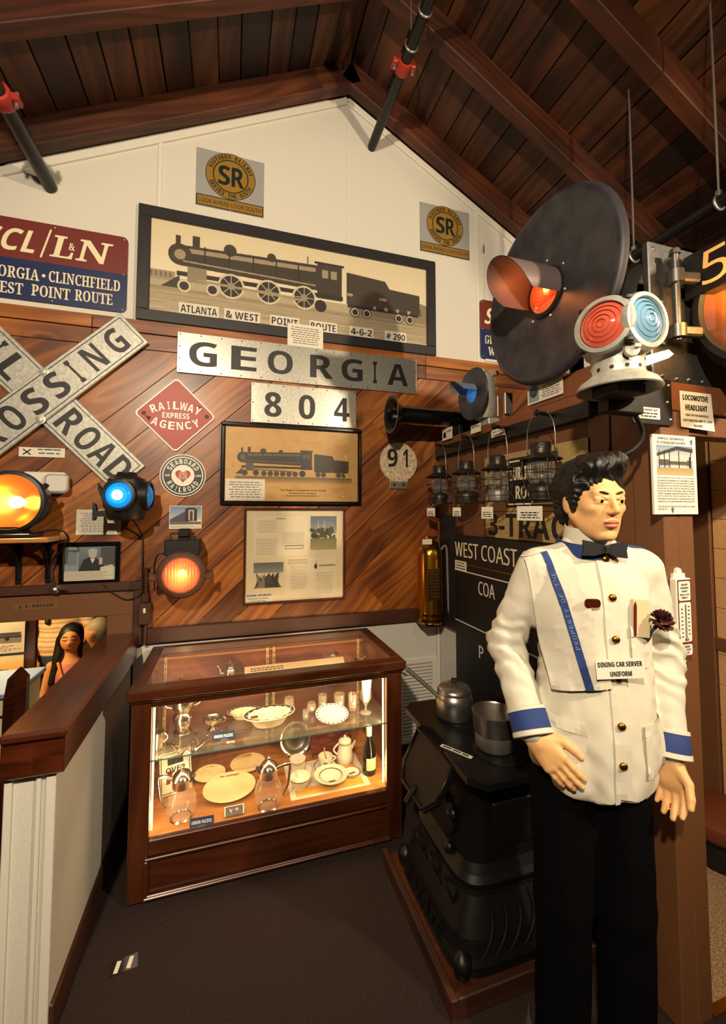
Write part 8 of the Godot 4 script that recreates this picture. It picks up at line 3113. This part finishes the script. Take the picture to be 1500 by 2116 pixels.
	for s: float in [-1.0, 1.0]:
		st = mb()
		for zz in [[0.0, 0.010], [-0.006, 0.003]]:
			prism(st, PackedVector2Array([Vector2(0.0, -0.009), Vector2(s * 0.030, -0.021 - zz[0] * 0.4), Vector2(s * 0.062, -0.023), Vector2(s * 0.058, 0.0), Vector2(s * 0.062, 0.022), Vector2(s * 0.030, 0.018), Vector2(0.0, 0.009)]), zz[0], zz[1], bx * Transform3D(Basis(Vector3.UP, s * 0.22) * Basis(Vector3(0, 0, 1), -0.06), Vector3.ZERO))
		part(st, "wing", M.bow, bt)
	st = mb()
	box(st, bx * Vector3(0, 0, 0.007), Vector3(0.019, 0.024, 0.016), Basis(), 0.005)
	part(st, "knot", M.bow, bt)
	# towel over the right shoulder
	var tw: MeshInstance3D = sheet.call("towel", M.towel, Vector2(-0.205, 1.480), Vector2(-0.085, 1.515), Vector2(-0.006, 1.140), Vector2(-0.150, 1.112), 0.016, 14, 34, o)
	st = mb()
	var prev := []
	for j in 9:
		var t := j / 8.0
		var row := []
		for i in 9:
			var u := i / 8.0
			var top := Vector3(lerpf(-0.205, -0.085, u), lerpf(1.480, 1.515, u), jf.front(lerpf(-0.205, -0.085, u), lerpf(1.480, 1.515, u)) + 0.012)
			var over := Vector3(lerpf(-0.206, -0.088, u), lerpf(1.492, 1.545, u), -0.03)
			var back := Vector3(lerpf(-0.195, -0.09, u), lerpf(1.40, 1.42, u), -0.115)
			var p := top.lerp(over, t).lerp(over.lerp(back, t), t)
			row.append(p)
		if j > 0:
			for i in 8:
				var n: Vector3 = (row[i] - prev[i]).cross(prev[i + 1] - prev[i]).normalized()
				if n.y < 0:
					n = -n
				quad(st, prev[i], prev[i + 1], row[i + 1], row[i], n)
		prev = row
	part(st, "towel_fold", M.towel, tw)
	sheet.call("blue_stripe", M.blue_cloth, Vector2(-0.158, 1.496), Vector2(-0.138, 1.501), Vector2(-0.052, 1.131), Vector2(-0.072, 1.127), 0.0185, 2, 34, tw)
	st = mb()
	var txt := "PROPERTY OF THE"
	for i in txt.length():
		if txt[i] == " ":
			continue
		var t := 0.60 - i * 0.038
		var q := Vector2(-0.148, 1.4985).lerp(Vector2(-0.062, 1.129), t + 0.10)
		var z := 0.0
		for e in 5:
			z = maxf(z, jf.front(q.x + (e - 2) * 0.006, q.y))
		var dirv := Vector3(-0.086, 0.3695, 0).normalized()
		var side_ := Vector3(-dirv.y, dirv.x, 0)
		var bs := Basis(dirv, side_, Vector3(0, 0, 1))
		letters(st, txt[i], 0.010, 0.011, Transform3D(bs, Vector3(q.x, q.y, z + 0.0225)), font_sans, 0.001)
	part(st, "lettering", mat(Color(0.42, 0.52, 0.68), 0.8), tw)
	# pin, card, order pad, pencil, carnation
	var pz := jf.front(-0.05, 1.36)
	var pn := thing_part(o, "name_pin")
	st = mb()
	prism(st, rect(0.042, 0.024, 0.010), 0.0, 0.004, at(-0.046, 1.365, pz + 0.020))
	part(st, "pin", mat(Color(0.36, 0.12, 0.08), 0.25, 0.5), pn)
	st = mb()
	frame(st, 0.034, 0.014, 0.0015, 0.0, 0.0006, at(-0.046, 1.365, pz + 0.024), 0.0)
	part(st, "pin_rim", M.gold, pn)
	var cd := thing_part(o, "uniform_card")
	var cz := jf.front(0.0, 1.19) + 0.024
	var cx2 := Transform3D(Basis(Vector3.UP, 0.05) * Basis(Vector3(0, 0, 1), 0.06) * Basis(Vector3.RIGHT, -0.06), Vector3(0.012, 1.196, cz))
	st = mb()
	prism(st, rect(0.128, 0.052), 0, 0.0012, cx2)
	part(st, "card", M.paper, cd)
	st = mb()
	letters(st, "DINING CAR SERVER", 0.116, 0.0125, cx2 * at(0, 0.012, 0.0012))
	letters(st, "UNIFORM", 0.056, 0.0125, cx2 * at(0, -0.013, 0.0012))
	part(st, "lettering", M.ink, cd)
	var oz := jf.front(0.09, 1.31)
	var pad := thing_part(o, "order_pad")
	st = mb()
	box(st, Vector3(0.090, 1.322, oz + 0.010), Vector3(0.046, 0.105, 0.010), Basis(Vector3(0, 0, 1), -0.04), 0.001)
	part(st, "pad", M.paper_warm, pad)
	st = mb()
	tube(st, [Vector3(0.070, 1.275, oz + 0.019), Vector3(0.073, 1.358, oz + 0.019), Vector3(0.0735, 1.370, oz + 0.019)], [0.0042, 0.0042, 0.0006], 8)
	part(st, "pencil", mat(Color(0.40, 0.13, 0.07), 0.4), pad)
	var fl := thing_part(o, "carnation")
	var fc := Vector3(0.138, 1.318, oz + 0.020)
	var rf := RandomNumberGenerator.new()
	rf.seed = 21
	for k in 22:
		st = mb()
		var dv := Vector3(rf.randf_range(-1, 1), rf.randf_range(-1, 1), rf.randf_range(-0.1, 1)).normalized()
		var sx2 := dv.cross(Vector3(0.3, 1, 0.2)).normalized()
		var sy2 := sx2.cross(dv)
		var poly := []
		for j in 9:
			var a := -1.3 + 2.6 * j / 8.0
			poly.append(fc + dv * (0.016 + 0.014 * cos(a) + 0.004 * (j % 2)) + sx2 * sin(a) * 0.016 + sy2 * (0.004 * cos(a * 3.0)))
		for j in 8:
			var n := sy2
			tri(st, fc + dv * 0.002, poly[j], poly[j + 1], n, n, n)
			tri(st, fc + dv * 0.002 - sy2 * 0.0012, poly[j] - sy2 * 0.0012, poly[j + 1] - sy2 * 0.0012, -n, -n, -n)
		part(st, "petal", mat(Color(0.30, 0.12, 0.15) if k % 3 else Color(0.42, 0.18, 0.16), 0.7), fl)
	st = mb()
	tube(st, [fc, fc + Vector3(-0.02, -0.03, -0.008), fc + Vector3(-0.03, -0.055, -0.012)], [0.007, 0.004, 0.003], 8)
	part(st, "stem", mat(Color(0.12, 0.22, 0.10), 0.6), fl)
	# trousers and shoes
	st = mb()
	var tf := Field.new(Vector3(-0.26, 0.03, -0.17), Vector3(0.22, 1.0, 0.18), 0.013)
	tf.ell(Vector3(-0.018, 0.90, 0.0), Vector3(0.165, 0.13, 0.11), 0.03)
	for s: float in [-1.0, 1.0]:
		tf.cone(Vector3(-0.02 + s * 0.078, 0.84, 0), Vector3(-0.022 + s * 0.085, 0.48, 0.012), 0.093, 0.078, 0.03)
		tf.cone(Vector3(-0.022 + s * 0.085, 0.48, 0.012), Vector3(-0.022 + s * 0.092, 0.06, -0.005), 0.078, 0.074, 0.015)
	tf.warp(func(p: Vector3, v: float) -> float: return v + 0.006 * fold.get_noise_3d(p.x * 14, p.y * 4, p.z * 14))
	tf.mesh(st, Transform3D())
	part(st, "trousers", M.dark_cloth, o)
	for s: float in [-1.0, 1.0]:
		st = mb()
		var sf := Field.new(Vector3(-0.06, -0.005, -0.12), Vector3(0.06, 0.13, 0.21), 0.008)
		sf.cone(Vector3(0, 0.045, -0.06), Vector3(0, 0.038, 0.13), 0.042, 0.036, 0.02)
		sf.cone(Vector3(0, 0.06, -0.03), Vector3(0, 0.11, -0.02), 0.044, 0.044, 0.02)
		sf.warp(func(p: Vector3, v: float) -> float: return maxf(v, 0.002 - p.y))
		sf.mesh(st, at(-0.022 + s * 0.092, 0, 0.0))
		part(st, "shoe", M.black_gloss, o)
	# chrome stand
	var sd := thing("mannequin_stand", "chrome spike fitting of a stand beside the mannequin's trouser leg", "stand", Vector3(onz(1092, 2055, -1.10).x, 0, -1.10))
	st = mb()
	lathe(st, [Vector2(0, 0.012), Vector2(0.05, 0.010), Vector2(0.055, 0.0)], Transform3D(), 24)
	part(st, "foot", M.chrome, sd)
	st = mb()
	lathe(st, [Vector2(0.006, 0.01), Vector2(0.006, 0.075), Vector2(0.012, 0.08), Vector2(0.015, 0.10), Vector2(0.010, 0.135), Vector2(0.005, 0.15), Vector2(0, 0.185)], Transform3D(), 16)
	part(st, "spike", M.alu, sd)
func thing_part(parent: Node3D, called: String) -> Node3D:
	var n := Node3D.new()
	n.name = called
	parent.add_child(n, true)
	return n

# ---------- visitors in the lower room ----------
func build_people() -> void:
	var skin := lc(0.82, 0.57, 0.38)
	# girl
	var gp := onz(147, 1318, -3.9)
	var o := thing("person", "girl with long dark hair in a pink sleeveless top looking down", "person", Vector3(gp.x, LOW, gp.z))
	o.rotation.y = 0.15
	var hy := gp.y - LOW
	var st := mb()
	var pink := lc(0.74, 0.44, 0.46)
	var fd := Field.new(Vector3(-0.25, 0.0, -0.16), Vector3(0.25, hy + 0.14, 0.22), 0.0125)
	fd.ell(Vector3(0, hy, 0.01), Vector3(0.070, 0.098, 0.085), 0.02)
	fd.ell(Vector3(0.0, hy - 0.02, 0.092), Vector3(0.012, 0.014, 0.012), 0.012)
	fd.cone(Vector3(0, hy - 0.08, -0.01), Vector3(0, hy - 0.16, -0.02), 0.042, 0.042, 0.02)
	fd.ell(Vector3(0, hy - 0.30, -0.01), Vector3(0.115, 0.15, 0.075), 0.04)
	fd.ell(Vector3(0, hy - 0.50, -0.01), Vector3(0.105, 0.17, 0.075), 0.05)
	for s: float in [-1.0, 1.0]:
		fd.cone(Vector3(s * 0.125, hy - 0.20, -0.01), Vector3(s * 0.165, hy - 0.42, 0.0), 0.034, 0.028, 0.03)
		fd.cone(Vector3(s * 0.165, hy - 0.42, 0.0), Vector3(s * 0.05, hy - 0.47, 0.15), 0.028, 0.021, 0.01)
		fd.ell(Vector3(s * 0.035, hy - 0.475, 0.165), Vector3(0.030, 0.020, 0.024), 0.01)
		fd.cone(Vector3(s * 0.06, hy - 0.62, 0), Vector3(s * 0.06, 0.40, 0.0), 0.07, 0.045, 0.03)
		fd.cone(Vector3(s * 0.06, 0.40, 0.0), Vector3(s * 0.06, 0.06, 0.0), 0.045, 0.03, 0.02)
		fd.cone(Vector3(s * 0.06, 0.035, -0.02), Vector3(s * 0.065, 0.03, 0.11), 0.035, 0.028, 0.01)
	fd.mesh(st, Transform3D(), func(p: Vector3) -> Color:
		if p.y < 0.09:
			return lc(0.8, 0.8, 0.8)
		if p.y < hy - 0.19 and p.y > hy - 0.60 and absf(p.x) < 0.118 and p.z < 0.10:
			return pink
		if p.y <= hy - 0.60 and p.y > 0.48:
			return lc(0.85, 0.84, 0.8)
		return skin)
	part(st, "body", vmat(0.6), o)
	st = mb()
	fd = Field.new(Vector3(-0.16, hy - 0.42, -0.18), Vector3(0.16, hy + 0.16, 0.14), 0.0125)
	fd.ell(Vector3(0, hy + 0.02, -0.015), Vector3(0.084, 0.098, 0.098), 0.02)
	fd.cone(Vector3(-0.06, hy - 0.02, -0.03), Vector3(-0.11, hy - 0.32, 0.02), 0.045, 0.028, 0.03)
	fd.cone(Vector3(0.02, hy - 0.03, -0.07), Vector3(0.03, hy - 0.33, -0.09), 0.055, 0.03, 0.03)
	fd.ell(Vector3(0.01, hy - 0.035, 0.085), Vector3(0.062, 0.085, 0.058), 0.01, true)
	fd.mesh(st, Transform3D())
	part(st, "hair", M.hair, o)
	for s: float in [-1.0, 1.0]:
		st = mb()
		tube(st, [Vector3(s * 0.012, hy + 0.008, 0.092), Vector3(s * 0.028, hy + 0.004, 0.091), Vector3(s * 0.044, hy + 0.006, 0.080)], 0.0035, 6)
		part(st, "eye", M.hair, o)
		st = mb()
		tube(st, [Vector3(s * 0.012, hy + 0.030, 0.092), Vector3(s * 0.030, hy + 0.034, 0.089), Vector3(s * 0.048, hy + 0.028, 0.076)], 0.003, 6)
		part(st, "eyebrow", M.hair, o)
	st = mb()
	tube(st, [Vector3(-0.02, hy - 0.058, 0.088), Vector3(0, hy - 0.056, 0.094), Vector3(0.02, hy - 0.058, 0.088)], 0.005, 6)
	part(st, "mouth", mat(Color(0.55, 0.25, 0.2), 0.5), o)
	st = mb()
	tube(st, [Vector3(-0.075, hy - 0.17, 0.03), Vector3(-0.04, hy - 0.27, 0.080), Vector3(0.03, hy - 0.42, 0.085), Vector3(0.10, hy - 0.56, 0.07)], 0.011, 6)
	part(st, "bag_strap", mat(Color(0.80, 0.55, 0.25), 0.6), o)
	# woman behind
	var wp := onz(122, 1352, -4.3)
	o = thing("person", "woman in a striped short sleeved shirt and denim shorts behind the girl", "person", Vector3(wp.x, LOW, wp.z))
	var hip := wp.y - LOW
	st = mb()
	fd = Field.new(Vector3(-0.36, 0.0, -0.2), Vector3(0.36, hip + 0.80, 0.26), 0.015)
	fd.ell(Vector3(0, hip + 0.68, 0.0), Vector3(0.075, 0.105, 0.09), 0.02)
	fd.ell(Vector3(0, hip + 0.66, 0.095), Vector3(0.012, 0.016, 0.014), 0.012)
	fd.cone(Vector3(0, hip + 0.60, -0.01), Vector3(0, hip + 0.48, -0.02), 0.05, 0.055, 0.02)
	fd.ell(Vector3(0, hip + 0.34, 0), Vector3(0.175, 0.18, 0.105), 0.05)
	fd.ell(Vector3(0, hip + 0.10, 0), Vector3(0.160, 0.20, 0.11), 0.06)
	fd.ell(Vector3(0, hip - 0.06, 0), Vector3(0.17, 0.13, 0.12), 0.05)
	for s: float in [-1.0, 1.0]:
		fd.cone(Vector3(s * 0.18, hip + 0.42, 0), Vector3(s * 0.235, hip + 0.20, -0.01), 0.062, 0.05, 0.03)
		fd.cone(Vector3(s * 0.235, hip + 0.20, -0.01), Vector3(s * 0.12, hip + 0.0, 0.17), 0.042, 0.028, 0.015)
		fd.ell(Vector3(s * 0.10, hip - 0.03, 0.185), Vector3(0.035, 0.045, 0.022), 0.012)
		fd.cone(Vector3(s * 0.085, hip - 0.10, 0), Vector3(s * 0.09, 0.48, 0.0), 0.095, 0.058, 0.03)
		fd.cone(Vector3(s * 0.09, 0.48, 0.0), Vector3(s * 0.09, 0.07, -0.01), 0.055, 0.036, 0.02)
		fd.cone(Vector3(s * 0.09, 0.04, -0.03), Vector3(s * 0.095, 0.035, 0.13), 0.04, 0.034, 0.01)
	fd.mesh(st, Transform3D(), func(p: Vector3) -> Color:
		if p.y < 0.09:
			return lc(0.8, 0.8, 0.8)
		if p.y > hip + 0.02 and p.y < hip + 0.53 and (absf(p.x) < 0.19 or p.y > hip + 0.24):
			return lc(0.86, 0.82, 0.72) if fmod(p.y * 26.0, 1.0) > 0.4 else lc(0.78, 0.58, 0.36)
		if p.y <= hip + 0.02 and p.y > hip - 0.30 and absf(p.x) < 0.2 and p.z < 0.15:
			return lc(0.13, 0.19, 0.30)
		return skin)
	part(st, "body", vmat(0.65), o)
	st = mb()
	fd = Field.new(Vector3(-0.16, hip + 0.25, -0.2), Vector3(0.16, hip + 0.84, 0.2), 0.015)
	fd.ell(Vector3(0, hip + 0.70, -0.015), Vector3(0.09, 0.108, 0.105), 0.02)
	fd.cone(Vector3(-0.05, hip + 0.66, 0.0), Vector3(-0.055, hip + 0.30, 0.11), 0.045, 0.022, 0.03)
	fd.cone(Vector3(0.06, hip + 0.66, 0.0), Vector3(0.09, hip + 0.42, 0.08), 0.04, 0.02, 0.03)
	fd.ell(Vector3(0, hip + 0.64, 0.095), Vector3(0.062, 0.09, 0.06), 0.01, true)
	fd.mesh(st, Transform3D())
	part(st, "hair", M.hair, o)
	# older man seen from behind
	var mp := onz(206, 1306, -3.5)
	o = thing("person", "grey haired man in a white shirt with his back half turned", "person", Vector3(mp.x, LOW, mp.z))
	o.rotation.y = PI + 1.1
	hy = mp.y - LOW
	st = mb()
	fd = Field.new(Vector3(-0.34, 0.0, -0.2), Vector3(0.34, hy + 0.16, 0.2), 0.015)
	fd.ell(Vector3(0, hy, 0.0), Vector3(0.078, 0.108, 0.096), 0.02)
	fd.ell(Vector3(0, hy - 0.02, 0.10), Vector3(0.014, 0.02, 0.016), 0.012)
	for s: float in [-1.0, 1.0]:
		fd.ell(Vector3(s * 0.080, hy - 0.01, -0.005), Vector3(0.012, 0.034, 0.022), 0.006)
	fd.cone(Vector3(0, hy - 0.08, -0.01), Vector3(0, hy - 0.19, -0.02), 0.056, 0.062, 0.02)
	fd.ell(Vector3(0, hy - 0.36, 0), Vector3(0.185, 0.19, 0.115), 0.06)
	fd.ell(Vector3(0, hy - 0.62, 0.01), Vector3(0.165, 0.22, 0.12), 0.06)
	for s: float in [-1.0, 1.0]:
		fd.cone(Vector3(s * 0.19, hy - 0.26, 0), Vector3(s * 0.25, hy - 0.52, 0.0), 0.066, 0.055, 0.04)
		fd.cone(Vector3(s * 0.25, hy - 0.52, 0.0), Vector3(s * 0.20, hy - 0.74, 0.09), 0.045, 0.032, 0.02)
		fd.ell(Vector3(s * 0.19, hy - 0.80, 0.11), Vector3(0.026, 0.05, 0.038), 0.012)
		fd.cone(Vector3(s * 0.085, hy - 0.78, 0), Vector3(s * 0.09, 0.05, 0.0), 0.10, 0.062, 0.03)
		fd.cone(Vector3(s * 0.09, 0.04, -0.03), Vector3(s * 0.095, 0.035, 0.14), 0.042, 0.036, 0.01)
	var cap := hy + 0.0
	fd.mesh(st, Transform3D(), func(p: Vector3) -> Color:
		if p.y > cap + 0.03 and p.z < 0.06 or (p.y > cap - 0.05 and p.z < -0.03):
			return lc(0.50, 0.46, 0.40)
		if p.y > hy - 0.17:
			return skin
		if p.y > hy - 0.80 and (absf(p.x) < 0.19 or p.y > hy - 0.55):
			return lc(0.86, 0.86, 0.80)
		if absf(p.x) < 0.2 and p.y < hy - 0.74:
			return lc(0.12, 0.12, 0.15)
		return skin)
	part(st, "body", vmat(0.65), o)

# ---------- floor sticker and the stool beyond the doorway ----------
func build_small_things() -> void:
	var a := ony(257, 1994, 0.0)
	var o := thing("floor_sticker", "small clear sticker with white marks on the dark carpet", "sticker", Vector3(a.x, 0.001, a.z))
	o.rotation.y = 0.15
	var st := mb()
	box(st, Vector3(0, 0.0005, 0), Vector3(0.085, 0.001, 0.055), Basis())
	part(st, "film", mat(Color(0.16, 0.14, 0.14), 0.15), o)
	for x in [-0.022, 0.018]:
		st = mb()
		box(st, Vector3(x, 0.0013, 0.0), Vector3(0.014, 0.0006, 0.042), Basis(Vector3.UP, -0.25))
		part(st, "white_mark", M.paper, o)
	o = thing("leather_stool", "low brown leather stool on a black base in the tan carpeted room", "stool", Vector3(2.22, 0.001, -1.45))
	st = mb()
	lathe(st, [Vector2(0, 0.0), Vector2(0.12, 0.0), Vector2(0.13, 0.02), Vector2(0.10, 0.10), Vector2(0.10, 0.14)], Transform3D(), 24)
	part(st, "base", M.black, o)
	st = mb()
	lathe(st, [Vector2(0.10, 0.13), Vector2(0.16, 0.14), Vector2(0.18, 0.17), Vector2(0.175, 0.21), Vector2(0.13, 0.235), Vector2(0, 0.24)], Transform3D(), 28)
	part(st, "cushion", mat(Color(0.40, 0.19, 0.10), 0.5), o)
